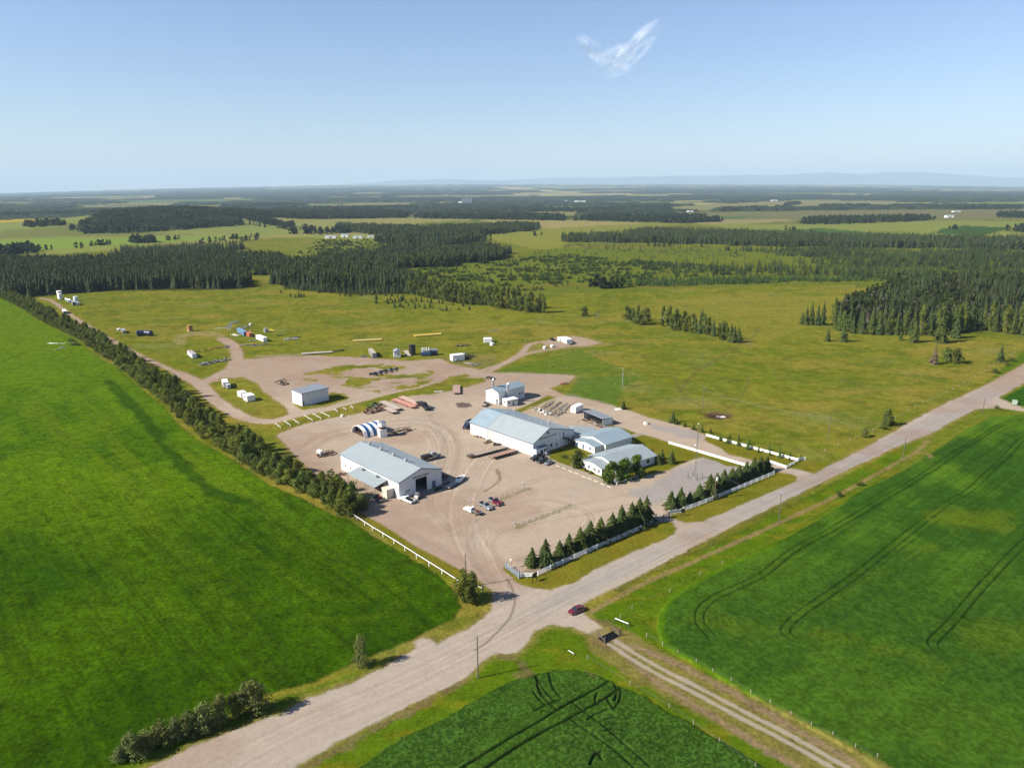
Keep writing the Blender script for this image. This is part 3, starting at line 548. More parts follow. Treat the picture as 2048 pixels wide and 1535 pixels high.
# ================================================================ TREES
def leafmat(name, rgb, rnd=.18, var=.35, attr=False, scale=.5):
    m = bpy.data.materials.new(name); m.use_nodes = True; t = m.node_tree; b = t.nodes['Principled BSDF']
    b.inputs['Roughness'].default_value = .8; b.inputs['Specular IOR Level'].default_value = .15
    ge = t.nodes.new('ShaderNodeNewGeometry'); n = t.nodes.new('ShaderNodeTexNoise'); n.inputs['Scale'].default_value = scale; n.inputs['Detail'].default_value = 4
    t.links.new(ge.outputs['Position'], n.inputs['Vector'])
    mr = t.nodes.new('ShaderNodeMapRange'); mr.inputs[1].default_value = .3; mr.inputs[2].default_value = .7; mr.inputs[3].default_value = 1 - var; mr.inputs[4].default_value = 1 + var
    t.links.new(n.outputs[0], mr.inputs[0])
    mu = t.nodes.new('ShaderNodeMath'); mu.operation = 'MULTIPLY'; t.links.new(mr.outputs[0], mu.inputs[0])
    if attr:
        a = t.nodes.new('ShaderNodeAttribute'); a.attribute_name = 'Col'; base = a.outputs['Color']; mu.inputs[1].default_value = 1
    else:
        oi = t.nodes.new('ShaderNodeObjectInfo'); m2 = t.nodes.new('ShaderNodeMapRange'); m2.inputs[3].default_value = 1 - rnd; m2.inputs[4].default_value = 1 + rnd
        t.links.new(oi.outputs['Random'], m2.inputs[0]); t.links.new(m2.outputs[0], mu.inputs[1])
        c = t.nodes.new('ShaderNodeMix'); c.data_type = 'RGBA'; rgb = np.asarray(rgb); c.inputs[6].default_value = (*rgb, 1); c.inputs[7].default_value = (*(rgb * [1.25, 1.02, .7]), 1)
        mm = t.nodes.new('ShaderNodeMath'); mm.operation = 'FRACT'; m3 = t.nodes.new('ShaderNodeMath'); m3.operation = 'MULTIPLY'; m3.inputs[1].default_value = 7.3
        t.links.new(oi.outputs['Random'], m3.inputs[0]); t.links.new(m3.outputs[0], mm.inputs[0]); t.links.new(mm.outputs[0], c.inputs[0]); base = c.outputs[2]
    v = t.nodes.new('ShaderNodeVectorMath'); v.operation = 'SCALE'; t.links.new(base, v.inputs[0]); t.links.new(mu.outputs[0], v.inputs['Scale'])
    t.links.new(v.outputs[0], b.inputs['Base Color'])
    tr = t.nodes.new('ShaderNodeBsdfTranslucent'); t.links.new(v.outputs[0], tr.inputs[0]); ms = t.nodes.new('ShaderNodeMixShader'); ms.inputs[0].default_value = .22
    t.links.new(b.outputs[0], ms.inputs[1]); t.links.new(tr.outputs[0], ms.inputs[2]); t.links.new(ms.outputs[0], t.nodes['Material Output'].inputs[0])
    return m
TG = 1.35
SPR, LEAF, BUSH = A(80, 100, 50) * TG, A(108, 126, 56) * 1.6, A(126, 142, 84) * 1.5
m_spruce = leafmat('spruce_needles', SPR); m_leaf = leafmat('broad_leaves', LEAF, .32); m_bush = leafmat('willow_leaves', BUSH); m_grey = leafmat('bare_twigs', A(132, 126, 116), .1, .2)
m_bright = leafmat('bright_leaves', A(92, 124, 34) * 1.3); m_young = leafmat('young_needles', A(88, 116, 46) * 1.3); m_red = leafmat('copper_leaves', A(120, 84, 60), .1)
m_mass = leafmat('wood_canopy', SPR, attr=True, scale=.12)
m_bark = M('bark', (.12, .09, .065), .9, var=.3, scale=4); m_pale = M('aspen_bark', (.34, .31, .26), .85, var=.3, scale=3)
def conifer(nt, nb, seed, seg=1, spike=.16):
    """unit-height needle crown: drooping pointed branches in whorls"""
    r = np.random.default_rng(seed); V = []; T = []
    for k in range(nt):
        f = k / (nt - 1); z = .07 + .9 * f ** .92; R = (1 - f) ** .9 + .05; n = max(5, int(nb * (.55 + .45 * (1 - f)))); a0 = r.uniform(0, 6.28)
        for j in range(n):
            a = a0 + 6.283 * (j + r.uniform(-.25, .25)) / n; rr = R * r.uniform(.58, 1.2); w = rr * (1.9 if seg > 1 else 2.5) / n * r.uniform(.6, 1.15) + .012; dz = -r.uniform(.25, .5) * R * spike * 2.2
            c, s = math.cos(a), math.sin(a); i = len(V)
            tip = (c * rr, s * rr, z + dz); zt = z + .5 / nt + .02
            mid = .55 * rr
            pts = [(0, 0, zt), (c * mid - s * w, s * mid + c * w, z + dz * .35 - .012), tip, (c * mid + s * w, s * mid - c * w, z + dz * .35 - .012), (c * mid * .9, s * mid * .9, z + dz * .1 + .03)]
            V += pts; T += [(i, i + 1, i + 4), (i + 1, i + 2, i + 4), (i + 4, i + 2, i + 3), (i, i + 4, i + 3)]
            if seg > 1:
                for q in range(3):
                    g = r.uniform(.45, 1.0); da = r.uniform(-.5, .5) * 2.2 / n * 3; c2, s2 = math.cos(a + da), math.sin(a + da); L0 = g * rr; i = len(V); ww = .035 + .05 * R
                    V += [(c2 * L0 * .7 - s2 * ww, s2 * L0 * .7 + c2 * ww, z + dz * g), (c2 * L0 * .7 + s2 * ww, s2 * L0 * .7 - c2 * ww, z + dz * g + r.uniform(0, .02)), (c2 * L0 * 1.1, s2 * L0 * 1.1, z + dz * g * 1.1 - .01)]; T.append((i, i + 1, i + 2))
    V.append((0, 0, 1)); V.append((.02, 0, .93)); V.append((-.01, .02, .93)); V.append((-.01, -.02, .93)); i = len(V) - 4; T += [(i, i + 1, i + 2), (i, i + 2, i + 3), (i, i + 3, i + 1)]
    V = np.array(V); V[:, :2] *= 1.0
    return V, np.array(T)
def broad(nc, nl, size, seed, tall=1.0, base=.16, tri=False, spread=1.0):
    """unit-height leafy crown made of leaf sprays gathered in clumps; radius about 1"""
    r = np.random.default_rng(seed); C_ = []
    for k in range(nc):
        a = r.uniform(0, 6.28); z = r.uniform(0, 1); prof = math.sin(math.pi * min(1, .16 + .8 * z)) ** .6 * (1.05 - .35 * z)
        q = prof * r.uniform(.08, .8) * spread; C_.append((math.cos(a) * q, math.sin(a) * q, base + (.93 - base) * z, r.uniform(.7, 1.25)))
    C_.append((0, 0, .88, .9)); C_ = np.array(C_)
    cs = C_[r.integers(0, len(C_), nc * nl)]; n = len(cs)
    d = r.normal(size=(n, 3)); d /= np.linalg.norm(d, axis=1)[:, None]; rad = (r.uniform(.3, 1, n) ** .5)[:, None] * .33 * cs[:, 3:4]
    ctr = cs[:, :3] * [1, 1, 1] + d * rad * [1, 1, .55 / tall]
    nrm = d + r.normal(size=(n, 3)) * .55; nrm /= np.linalg.norm(nrm, axis=1)[:, None]
    a = np.cross(nrm, r.normal(size=(n, 3))); a /= np.linalg.norm(a, axis=1)[:, None] + 1e-9; b = np.cross(nrm, a)
    s = (size * r.uniform(.6, 1.3, n))[:, None]
    k = np.array([1, 1, 1 / (tall * 2.0)])
    if tri:
        V = np.stack([ctr + a * s * k, ctr + (-a * .6 + b) * s * k, ctr + (-a * .6 - b) * s * k], 1).reshape(-1, 3); T = np.arange(n * 3).reshape(-1, 3)
    else:
        V = np.stack([ctr + a * s * k, ctr + b * s * k * .8, ctr - a * s * k, ctr - b * s * k * .8], 1).reshape(-1, 3); i = np.arange(n)[:, None] * 4
        T = np.concatenate([i + [0, 1, 2], i + [0, 2, 3]], 0)
    return V, T
def unit_mesh(nm, VT, mat): return tri_mesh(nm, VT[0], VT[1], None, [mat])
def trunk_mesh(h0=.9, r0=.035, limbs=0, seed=0, mat=None):
    r = random.Random(seed); mb = MB(); mb.cyl((0, 0, -.02), (r.uniform(-.02, .02), 0, h0), r0, r0 * .25, 7)
    for k in range(limbs):
        a = r.uniform(0, 6.28); z = r.uniform(.25, .65); q = r.uniform(.35, .6); mb.cyl((0, 0, z), (math.cos(a) * q, math.sin(a) * q, z + r.uniform(.12, .28)), r0 * .5, r0 * .12, 5)
    return mb.build('trunk', mat or m_bark, data=True)
near_con = [unit_mesh('crown', conifer(15, 14, 100 + i, 2), m_spruce) for i in range(4)]
mid_con = [unit_mesh('crown', conifer(12, 10, 120 + i, 1), m_spruce) for i in range(5)]
young_con = [unit_mesh('crown', conifer(9, 9, 140 + i, 2), m_young) for i in range(3)]
near_leaf = [unit_mesh('crown', broad(26, 85, .066, 200 + i, 1.0, .1), m_leaf) for i in range(6)]
bright_leaf = [unit_mesh('crown', broad(24, 90, .075, 220 + i, 1.1, .06), m_bright) for i in range(2)]
mid_leaf = [unit_mesh('crown', broad(18, 42, .1, 240 + i, 1.0, .12), m_leaf) for i in range(5)]
bush_leaf = [unit_mesh('crown', broad(26, 80, .055, 260 + i, .8, .03), m_bush) for i in range(4)]
hedge_leaf = [unit_mesh('crown', broad(24, 80, .055, 270 + i, .8, .03), m_leaf) for i in range(2)]
bare = [unit_mesh('crown', broad(20, 16, .05, 290, 1.2, .1, tri=True), m_grey), unit_mesh('crown', conifer(14, 9, 291, 1, .1), m_grey)]
copper = [unit_mesh('crown', broad(10, 60, .09, 295, .8, .05), m_red)]
tk_con = trunk_mesh(.95, .055, 0, 1); tk_leaf = [trunk_mesh(.8, .05, 7, i, m_bark) for i in range(3)]; tk_pale = trunk_mesh(.85, .04, 6, 9, m_pale)
NT = 0
def tree(kind, x, y, h, r, label, cat='tree', group=None, px=True, crowns=None, trunk=None, name=None):
    """kind: con / midcon / leaf / midleaf / bright / bush ..., base at photo point (x, y)"""
    global NT; NT += 1
    q = P(x, y) if px else (x, y)
    sets = dict(con=near_con, midcon=mid_con, young=young_con, leaf=near_leaf, midleaf=mid_leaf, bright=bright_leaf, bush=bush_leaf, hedge=hedge_leaf, bare=bare[:1], barecon=bare[1:], copper=copper)
    ms = crowns or sets[kind]; me = ms[NT % len(ms)]
    t = trunk or (tk_con if 'con' in kind or kind == 'young' else tk_pale if kind == 'bare' else tk_leaf[NT % 3])
    nm = name or ('spruce_tree' if 'con' in kind or kind == 'young' else 'shrub' if kind in ('bush', 'hedge', 'copper') else 'leafy_tree')
    e = thing(nm, label, cat, q, random.uniform(0, 6.28), group, z=float(zhill(np.array(q[0]), np.array(q[1]))) - .05)
    c = link('crown', me, e); c.scale = (r * random.uniform(.9, 1.1), r * random.uniform(.9, 1.1), h); c['part_seed'] = NT
    if kind in ('con', 'midcon', 'young', 'barecon'): k = link('trunk', t, e); k.scale = (h * .5, h * .5, h)
    else: k = link('trunk', t, e); k.scale = (r * .9, r * .9, h * .95)
    return e
def hpx(yb, yt, x=1024):
    """height of something whose foot is at photo row yb and top at row yt"""
    b = P(x, yb); lo, hi = 0, 80
    for _ in range(40):
        m = (lo + hi) / 2; p = P(x, yt, m)
        if math.hypot(*p) > math.hypot(*b): lo = m
        else: hi = m
    return lo
def mpp(x, y):   # metres per photo pixel, across the view
    a, b = P(x - 5, y), P(x + 5, y); return math.hypot(a[0] - b[0], a[1] - b[1]) / 10
ORD = ['first', 'second', 'third', 'fourth', 'fifth', 'sixth', 'seventh', 'eighth', 'ninth', 'tenth', 'eleventh', 'twelfth', 'thirteenth', 'fourteenth', 'fifteenth', 'sixteenth', 'seventeenth', 'eighteenth', 'nineteenth', 'twentieth']
# --- two spruce rows behind the white road fence
row1 = [(1066, 1137, 1097), (1093, 1135, 1079), (1121, 1119, 1083), (1140, 1113, 1068), (1162, 1105, 1056), (1182, 1096, 1042), (1203, 1087, 1036), (1226, 1078, 1027), (1244, 1069, 1012), (1265, 1059, 1006), (1280, 1056, 998), (1294, 1048, 994)]
for i, (x, yb, yt) in enumerate(row1):
    h = hpx(yb, yt); tree('con', x - 2, yb - 6, h * .97, h * .38 + .5, f'{ORD[i]} spruce from the corner gate in the near row behind the white rail fence', group='spruce row between the corner gate and the middle gate')
row2 = [(1344, 1019, 983), (1363, 1015, 976), (1381, 1011, 985), (1400, 1004, 969), (1421, 997, 950), (1435, 989, 947), (1449, 982, 940), (1465, 975, 937), (1479, 967, 931), (1494, 961, 924), (1509, 955, 917), (1522, 951, 913), (1535, 947, 915)]
for i, (x, yb, yt) in enumerate(row2):
    h = hpx(yb, yt); tree('con', x - 2, yb - 5, h * .97, h * .40 + .6, f'{ORD[i]} spruce from the middle gate in the far row behind the white rail fence', group='spruce row beyond the middle gate')
for i, (x, yb, yt, w) in enumerate([(1267, 891, 879, 'nearest the rear office'), (1287, 901, 882, 'second from the rear office'), (1304, 912, 896, 'just off the front office corner'), (1317, 928, 904, 'with bare soil at its foot'), (1324, 918, 896, 'leaning over its left neighbour'), (1343, 926, 898, 'farthest out on the lawn')]):
    h = hpx(yb, yt); tree('con', x, yb, h, h * .36, f'small lawn spruce behind the office, {w}', group='young spruces on the office lawn')
sap = [(1440, 881, 869), (1455, 886, 872), (1476, 891, 877), (1496, 898, 880), (1517, 904, 892), (1539, 910, 900), (1559, 915, 900), (1579, 921, 912)]
for i, (x, yb, yt) in enumerate(sap):
    h = hpx(yb, yt) + .5; tree('young', x, yb, h, h * .34, f'{ORD[i]} spruce sapling from the gravel end, in front of the white board fence', group='saplings in front of the white board fence')
sap2 = [(1460, 877, 864), (1477, 881, 866), (1498, 889, 876), (1538, 900, 887), (1560, 906, 893), (1580, 912, 900), (1601, 919, 906)]
for i, (x, yb, yt) in enumerate(sap2):
    h = hpx(yb, yt); tree('young', x, yb, h, h * .34, f'{ORD[i]} spruce sapling on the pasture side of the white board fence', group='saplings behind the white board fence')
for x, yb, yt, w in [(1345, 845, 820, 'tallest of the pasture edge row'), (1353, 848, 835, 'small one hugging the tallest'), (1370, 853, 840, 'next to the grey gravel, round'), (1387, 859, 845, 'thin pointed one'), (1404, 864, 849, 'medium one'), (1421, 866, 855, 'last before the white fence'), (1247, 818, 799, 'beside a white boat shaped tank'), (1249, 816, 806, 'low twin at the foot of the taller')]:
    h = hpx(yb, yt); tree('con', x, yb, h, h * .36, f'spruce along the gravel drive, {w}', group='spruces along the pasture edge of the drive')
# --- office trees
tree('leaf', 1155, 933, hpx(933, 899), 22 * mpp(1155, 930), 'round copper-tinged crabapple tree on the lawn before the office', name='leafy_tree')
tree('bright', 1222, 963, hpx(963, 924), 24 * mpp(1222, 960), 'bright green poplar nearest the driveway corner of the office', name='leafy_tree')
tree('bright', 1249, 958, hpx(958, 917), 24 * mpp(1249, 955), 'middle poplar of three against the office side wall', name='leafy_tree')
tree('bright', 1273, 951, hpx(951, 911), 21 * mpp(1273, 950), 'rear poplar of three against the office side wall', name='leafy_tree')
tree('copper', 1170, 941, 1.3, 1.3, 'reddish shrub in the bed under the office windows', 'shrub'); tree('hedge', 1181, 946, 1.0, 1.5, 'low green shrub in the bed under the office windows', 'shrub')
tree('hedge', 1127, 914, .9, 2.6, 'flat green juniper on the lawn beside the crabapple', 'shrub')
# --- roadside bushes lower left
tree('leaf', 927, 1200, hpx(1200, 1137), 2.9, 'tall leafy aspen clump at the yard entrance beside the blue post, left stem', trunk=tk_pale); tree('leaf', 945, 1205, hpx(1205, 1146), 2.7, 'tall leafy aspen clump at the yard entrance beside the blue post, right stem', trunk=tk_pale)
tree('bush', 722, 1331, hpx(1331, 1271), 22 * mpp(722, 1320), 'lone silvery willow bush on the verge by the field approach', 'shrub')
hb = [(509, 1425, 1364, 27, 'large round willow at the upper end of the roadside hedge'), (470, 1432, 1385, 16, 'willow between the round one and a spiky one in the roadside hedge'), (442, 1446, 1394, 20, 'spiky willow third from the upper end of the roadside hedge'), (408, 1460, 1410, 20, 'willow in the middle of the roadside hedge, pale topped'), (378, 1470, 1424, 18, 'willow just below the middle of the roadside hedge'),
      (352, 1480, 1438, 16, 'low willow with a bushy top in the roadside hedge'), (326, 1487, 1445, 20, 'rounded willow fourth from the lower end of the roadside hedge'), (295, 1500, 1462, 18, 'willow third from the lower end of the roadside hedge'), (268, 1517, 1468, 20, 'pale tall willow at the lower end of the roadside hedge'), (240, 1522, 1496, 14, 'lowest straggly willow at the bottom of the roadside hedge')]
for x, yb, yt, rw, lb in hb: tree('bush' if x < 470 or x > 500 else 'hedge', x, yb, hpx(yb, yt), rw * 1.55 * mpp(x, yb), lb, 'shrub', 'willows in the roadside hedge')
# --- long shelterbelt
inner_old = [(0, 580), (40, 600), (75, 622), (110, 640), (150, 658), (190, 682), (230, 703), (265, 722), (300, 748), (335, 770), (365, 790), (395, 812), (420, 832), (450, 850), (480, 868), (520, 882), (560, 892), (600, 912), (640, 945), (675, 972), (695, 1002)]
outer = [(0, 596), (20, 606), (50, 622), (80, 642), (115, 660), (150, 676), (180, 697), (215, 720), (245, 742), (275, 768), (305, 790), (335, 812), (360, 842), (400, 874), (448, 905), (505, 942), (550, 965), (610, 992), (655, 1020), (697, 1038)]
def walk(px, step, jit):
    q = smooth(PP(px), 10); s = np.concatenate([[0], np.cumsum(np.linalg.norm(np.diff(q, axis=0), axis=1))]); t = 0; out = []
    while t < s[-1]:
        out.append((np.interp(t, s, q[:, 0]), np.interp(t, s, q[:, 1]))); t += step * random.uniform(1 - jit, 1 + jit)
    return out
belt = 'leafy poplar in the long shelterbelt between the bright crop and the yard track'
o_ = np.array(walk(outer, 6.0, .3)); q_ = smooth(PP(outer), 10); tg_ = np.gradient(q_, axis=0); tg_ /= np.linalg.norm(tg_, axis=1)[:, None]; nb_ = np.stack([-tg_[:, 1], tg_[:, 0]], 1); nb_ *= np.sign(nb_[:, :1])
def walkw(q, step, jit):
    s = np.concatenate([[0], np.cumsum(np.linalg.norm(np.diff(q, axis=0), axis=1))]); t = 0; out = []
    while t < s[-1]:
        out.append((np.interp(t, s, q[:, 0]), np.interp(t, s, q[:, 1]))); t += step * random.uniform(1 - jit, 1 + jit)
    return out
o_ = o_ + np.array([2.2, .6]); i_ = np.array(walkw(q_ + nb_ * 7.5, 6.2, .3))
for (x, y) in o_:
    s_ = 1.0 if y < 420 else .85; tree('leaf', x, y, random.uniform(4.2, 8.8) * s_, random.uniform(2.7, 4.6) * s_, belt, group='trees of the shelterbelt', px=False)
for (x, y) in i_:
    k = .9 if y < 330 else 1; tree('leaf', x, y, random.uniform(5.2, 11.5) * k, random.uniform(2.8, 4.6), belt, group='trees of the shelterbelt', px=False)
for q in ():
    for i in range(0, min(len(o_), len(i_)) - 1, 4):
        a = o_[int(i * len(o_) / len(i_)) if len(o_) < len(i_) else i]; b = i_[np.argmin(np.hypot(*(i_ - a).T))]; x, y = a * (1 - q) + b * q
        tree('leaf', x + random.uniform(-1, 1), y, random.uniform(7, 9.5), random.uniform(3, 4), belt, group='trees of the shelterbelt', px=False)
for x, yb, lb in [(404, 862, 'tall narrow dark poplar standing above the shelterbelt by the bend'), (292, 775, 'dark poplar standing out from the shelterbelt with a long shadow'), (668, 1000, 'thin yellowish poplar at the ragged lower end of the shelterbelt'), (684, 1022, 'dead-topped poplar at the lower tip of the shelterbelt'), (690, 1002, 'small airy poplar beside the lean-to end of the shelterbelt')]:
    tree('leaf', x, yb, 10.5 if x < 500 else 7.5, 2.8, lb)
tree('bush', 150, 690, 2.2, 4.5, 'low spreading bush beside the planks at the crop edge', 'shrub'); tree('bush', 142, 683, 2.4, 3, 'dark low bush on the crop side of the shelterbelt', 'shrub')
# --- pasture copses
cop = [(1252, 640), (1258, 644), (1266, 646), (1273, 648), (1280, 649), (1288, 650), (1294, 646), (1262, 638), (1276, 640), (1286, 642)]
for x, y in cop: tree('midleaf', x, y, random.uniform(9, 12.5), random.uniform(3.2, 4.2), 'leafy tree in the small round copse left of the long copse', group='trees of the small round copse', trunk=tk_pale)
cop = [(1326, 652), (1334, 656), (1342, 659), (1350, 661), (1358, 661), (1366, 662), (1374, 663), (1382, 664), (1390, 665), (1398, 667), (1407, 669), (1416, 671), (1426, 672), (1338, 650), (1352, 652), (1368, 655), (1384, 657), (1402, 660), (1418, 663)]
for i, (x, y) in enumerate(cop): tree('midcon' if i in (9, 12, 18, 8) else 'midleaf', x, y, random.uniform(11, 16), random.uniform(2.8, 4), 'tall tree in the long copse in the middle of the pasture', group='trees of the long pasture copse', trunk=tk_pale)
for x, y in [(1439, 678), (1446, 680), (1453, 681), (1461, 683), (1468, 685), (1476, 685), (1450, 674), (1464, 678)]: tree('midcon' if x > 1455 else 'midleaf', x, y, random.uniform(9, 14), random.uniform(2.8, 3.8), 'dark tree in the low end copse where the wheel path passes', group='trees of the end copse by the path')
tree('midleaf', 1168, 632, 8, 4.2, 'lone round dark tree in the pasture, left of the small copse'); tree('bare', 1195, 636, 5.5, 4.5, 'grey leafless thicket in the pasture beside the lone round tree')
# --- tongue of broadleaf trees reaching into the pasture
fr = walk([(822, 588), (850, 594), (880, 600), (909, 606), (940, 609), (963, 610), (990, 614), (1016, 619), (1040, 622), (1062, 625), (1088, 625)], 6.8, .25)
bk = walk([(835, 572), (880, 585), (940, 595), (1000, 606), (1050, 614), (1085, 618)], 8, .25)
for i, (x, y) in enumerate(fr + bk): tree('midleaf', x, y, random.uniform(11, 16), random.uniform(4, 5.6), 'broadleaf tree in the tongue of wood reaching into the pasture', group='trees of the wood tongue', px=False, trunk=tk_pale)
# --- scattered little spruces in the pasture
pts = [(754, 602, 610), (753, 590, 596), (770, 588, 593), (784, 588, 592), (797, 589, 595)] + []
sp_ = [(752, 598), (752, 607), (768, 604), (775, 607), (781, 601), (785, 605), (790, 604), (797, 603), (802, 603), (806, 600), (811, 605), (789, 614), (800, 613), (812, 607), (817, 612), (822, 603), (826, 607), (831, 611), (832, 602), (838, 614), (849, 617), (843, 604), (860, 615), (866, 616), (862, 606), (855, 604), (830, 617), (885, 607), (878, 606), (771, 592), (783, 592), (795, 594), (690, 592), (680, 591), (700, 593), (722, 592), (880, 620), (886, 622), (893, 621), (918, 620), (939, 619), (926, 612), (906, 610), (591, 596), (598, 594), (603, 594), (608, 594), (581, 593), (562, 586), (790, 616), (806, 616)]
for x, y in sp_: h = random.uniform(3.0, 6.5); tree('midcon', x, y, h, h * .38, 'small dark spruce standing loose in the pasture before the wood', group='loose young spruces in front of the wood')
# --- right-hand wood: edge trees one can tell apart
edge = [(1604, 648, 640, 622), (1612, 649, 0, 612), (1622, 649, 0, 604), (1634, 650, 0, 606), (1645, 650, 0, 600)]
for i, (x, yb, _, yt) in enumerate(edge): tree('midcon', x, yb, hpx(yb, yt), 3.6, f'{ORD[i]} dark spruce from the left in the group left of the big wood', group='spruce group left of the big wood')
for x, yb, yt, lb in [(1655, 682, 655, 'short slim spruce standing out before the big wood, left of its broader twin'), (1686, 683, 645, 'broad spruce standing out before the big wood at its left'), (1801, 680, 662, 'small round tree at the edge of the big wood'), (1828, 684, 640, 'broad leaning spruce stepping out of the big wood'), (1880, 685, 615, 'tallest spruce at the front edge of the big wood'), (1911, 676, 622, 'slim tall spruce in front of the big wood, next to the tallest'), (2000, 723, 688, 'lone neat spruce on the open grass near the main road')]:
    h = hpx(yb, yt); tree('midcon', x, yb, h, h * .26 + .6, lb)
for x, y in walk([(1668, 658), (1690, 664), (1720, 667), (1760, 669), (1800, 670), (1850, 671), (1900, 668), (1930, 660), (1970, 660), (2010, 666), (2060, 672), (2200, 690)], 5.6, .3):
    k = random.random(); tree('midcon' if k < .68 else 'midleaf', x, y, random.uniform(13, 21), random.uniform(2.8, 4.2), 'tall tree in the front edge of the big wood on the right', group='front edge trees of the big wood', px=False, trunk=None if k < .68 else tk_pale)
for x, y in walk([(1668, 648), (1690, 652), (1740, 656), (1800, 658), (1860, 658), (1940, 652), (2040, 658), (2200, 676)], 6.5, .3):
    k = random.random(); tree('midcon' if k < .55 else 'midleaf', x, y, random.uniform(13, 20), random.uniform(3, 4.4), 'tall tree in the front edge of the big wood on the right', group='front edge trees of the big wood', px=False)
tree('barecon', 1867, 728, hpx(728, 690), 3.4, 'grey dead spruce beside the wide round tree on the open grass'); tree('midleaf', 1893, 722, 8, 5, 'left round tree next to the grey dead spruce'); tree('midleaf', 1911, 726, 8.5, 5.6, 'wide round tree right of the dead spruce, with a broken limb')
tree('leaf', 1773, 851, hpx(851, 818), 3.6, 'roadside tree on the pasture side, tallest by the main road'); tree('hedge', 1768, 858, 2.0, 2.6, 'low shrub under the roadside tree on the pasture side', 'shrub'); tree('hedge', 1785, 849, 1.6, 3, 'shrub touching the roadside tree toward the road', 'shrub')
tree('hedge', 1728, 873, hpx(873, 856), 2.6, 'solitary bush by the pasture fence corner', 'shrub')
for x, y in [(1990, 745), (2012, 730), (2024, 722)]: tree('hedge', x, y, 2.2, 3, {1990: 'lower of three bushes lining the far road ditch', 2012: 'middle of three bushes lining the far road ditch', 2024: 'upper of three bushes lining the far road ditch'}[x], 'shrub', 'bushes in the far road ditch')
for x, y, lb in [(1677, 992, 'small willow shrub on the dirt trail beside the road, with a shadow'), (1721, 971, 'thin shrub on the bank between trail and dark crop'), (1994, 817, 'round dark bush at the farm approach on the far right')]: tree('hedge', x, y, 1.7, 1.6, lb, 'shrub')
# --- woods too dense to count: merged stands
def scatter(poly, spacing, seed, dens=None):
    q = PP(poly) if not isinstance(poly, np.ndarray) else poly; r = np.random.default_rng(seed)
    x0, y0 = q.min(0); x1, y1 = q.max(0); n = int((x1 - x0) * (y1 - y0) / spacing ** 2 * 1.15)
    x = r.uniform(x0, x1, n); y = r.uniform(y0, y1, n); k = np.abs(x) < y * .86; x, y = x[k], y[k]
    s = sdf(x, y, q, 45); k = s + (fbm(x / 34, y / 34, seed + 3) - .5) * 60 * np.clip(y / 900, .25, 1) > 0
    if dens is not None: k &= r.uniform(0, 1, len(x)) < dens(x, y)
    return x[k], y[k]
CON3 = [conifer(6, 6, 300 + i, 1) for i in range(3)]; CON2 = [conifer(4, 5, 310 + i, 1) for i in range(3)]; CON4 = [conifer(10, 8, 305 + i, 1) for i in range(3)]
LF3 = [broad(10, 9, .26, 320 + i, 1.0, .1) for i in range(3)]; LF2 = [broad(7, 6, .36, 330 + i, 1.0, .05, tri=True) for i in range(3)]; LF4 = [broad(14, 16, .19, 335 + i, 1.0, .1) for i in range(3)]
def stand(name, sets, seed=0):
    """sets: (x, y, templates, (hmin, hmax), radius factor, colour, colour spread)"""
    VV_, TT_, CC_ = [], [], []; off = 0; r = np.random.default_rng(seed)
    for x, y, tp, (h0, h1), rf, c, sp in sets:
        if not len(x): continue
        which = r.integers(0, len(tp), len(x)); zb = zhill(x, y) - .2
        for k, (V, T) in enumerate(tp):
            m = which == k; n = m.sum()
            if not n: continue
            h = r.uniform(h0, h1, n); R_ = h * rf * r.uniform(.8, 1.2, n); a = r.uniform(0, 6.28, n)
            ca_, sa_ = np.cos(a)[:, None], np.sin(a)[:, None]
            vx = (V[None, :, 0] * ca_ - V[None, :, 1] * sa_) * R_[:, None] + x[m][:, None]; vy = (V[None, :, 0] * sa_ + V[None, :, 1] * ca_) * R_[:, None] + y[m][:, None]
            vz = V[None, :, 2] * h[:, None] + zb[m][:, None]
            cc_ = np.asarray(c)[None] * (1 + r.uniform(-sp, sp, (n, 1))) * (1 + r.uniform(-sp * .4, sp * .4, (n, 3)))
            VV_.append(np.stack([vx, vy, vz], -1).reshape(-1, 3)); CC_.append(np.repeat(np.concatenate([cc_, np.ones((n, 1))], 1), len(V), 0))
            TT_.append((T[None] + (np.arange(n) * len(V))[:, None, None]).reshape(-1, 3) + off); off += n * len(V)
    o = link(name, tri_mesh(name, np.concatenate(VV_), np.concatenate(TT_), np.concatenate(CC_), [m_mass])); tag(o, kind='stuff'); return o
CS, CL, CG, CY, CB = A(76, 92, 50) * TG, A(98, 114, 56) * TG, A(128, 126, 104) * TG, A(112, 134, 62) * TG, A(84, 106, 46) * TG
W1 = [(-250, 603), (0, 598), (82, 591), (234, 580), (400, 579), (498, 577), (480, 566), (440, 552), (560, 550), (600, 560), (590, 532), (560, 518), (440, 514), (300, 522), (100, 524), (-250, 534)]
x, y = scatter(W1, 4.6, 1); f = y > P(250, 566)[1] + 30 * fbm(x / 40, y / 40, 5)
k = fbm(x / 30, y / 30, 6) > .56
stand('spruce_forest', [(x[~f], y[~f], CON4, (12, 19), .21, CS * .9, .3), (x[f & ~k], y[f & ~k], CON3, (9, 16), .22, CS, .3), (x[f & k], y[f & k], CON3, (8, 13), .24, CY * .8, .35), (x[::3] + 3, y[::3] + 2, LF4, (9, 14), .3, CL * .8, .35), (x[::17] - 2, y[::17], LF4, (9, 13), .2, CG * .8, .25)], 1)
W2 = [(566, 576), (640, 583), (721, 589), (815, 586), (850, 588), (822, 560), (776, 542), (844, 535), (1003, 520), (1024, 513), (1000, 502), (950, 500), (900, 506), (860, 500), (830, 505), (800, 500), (740, 512), (660, 520), (600, 532), (590, 545), (566, 560)]
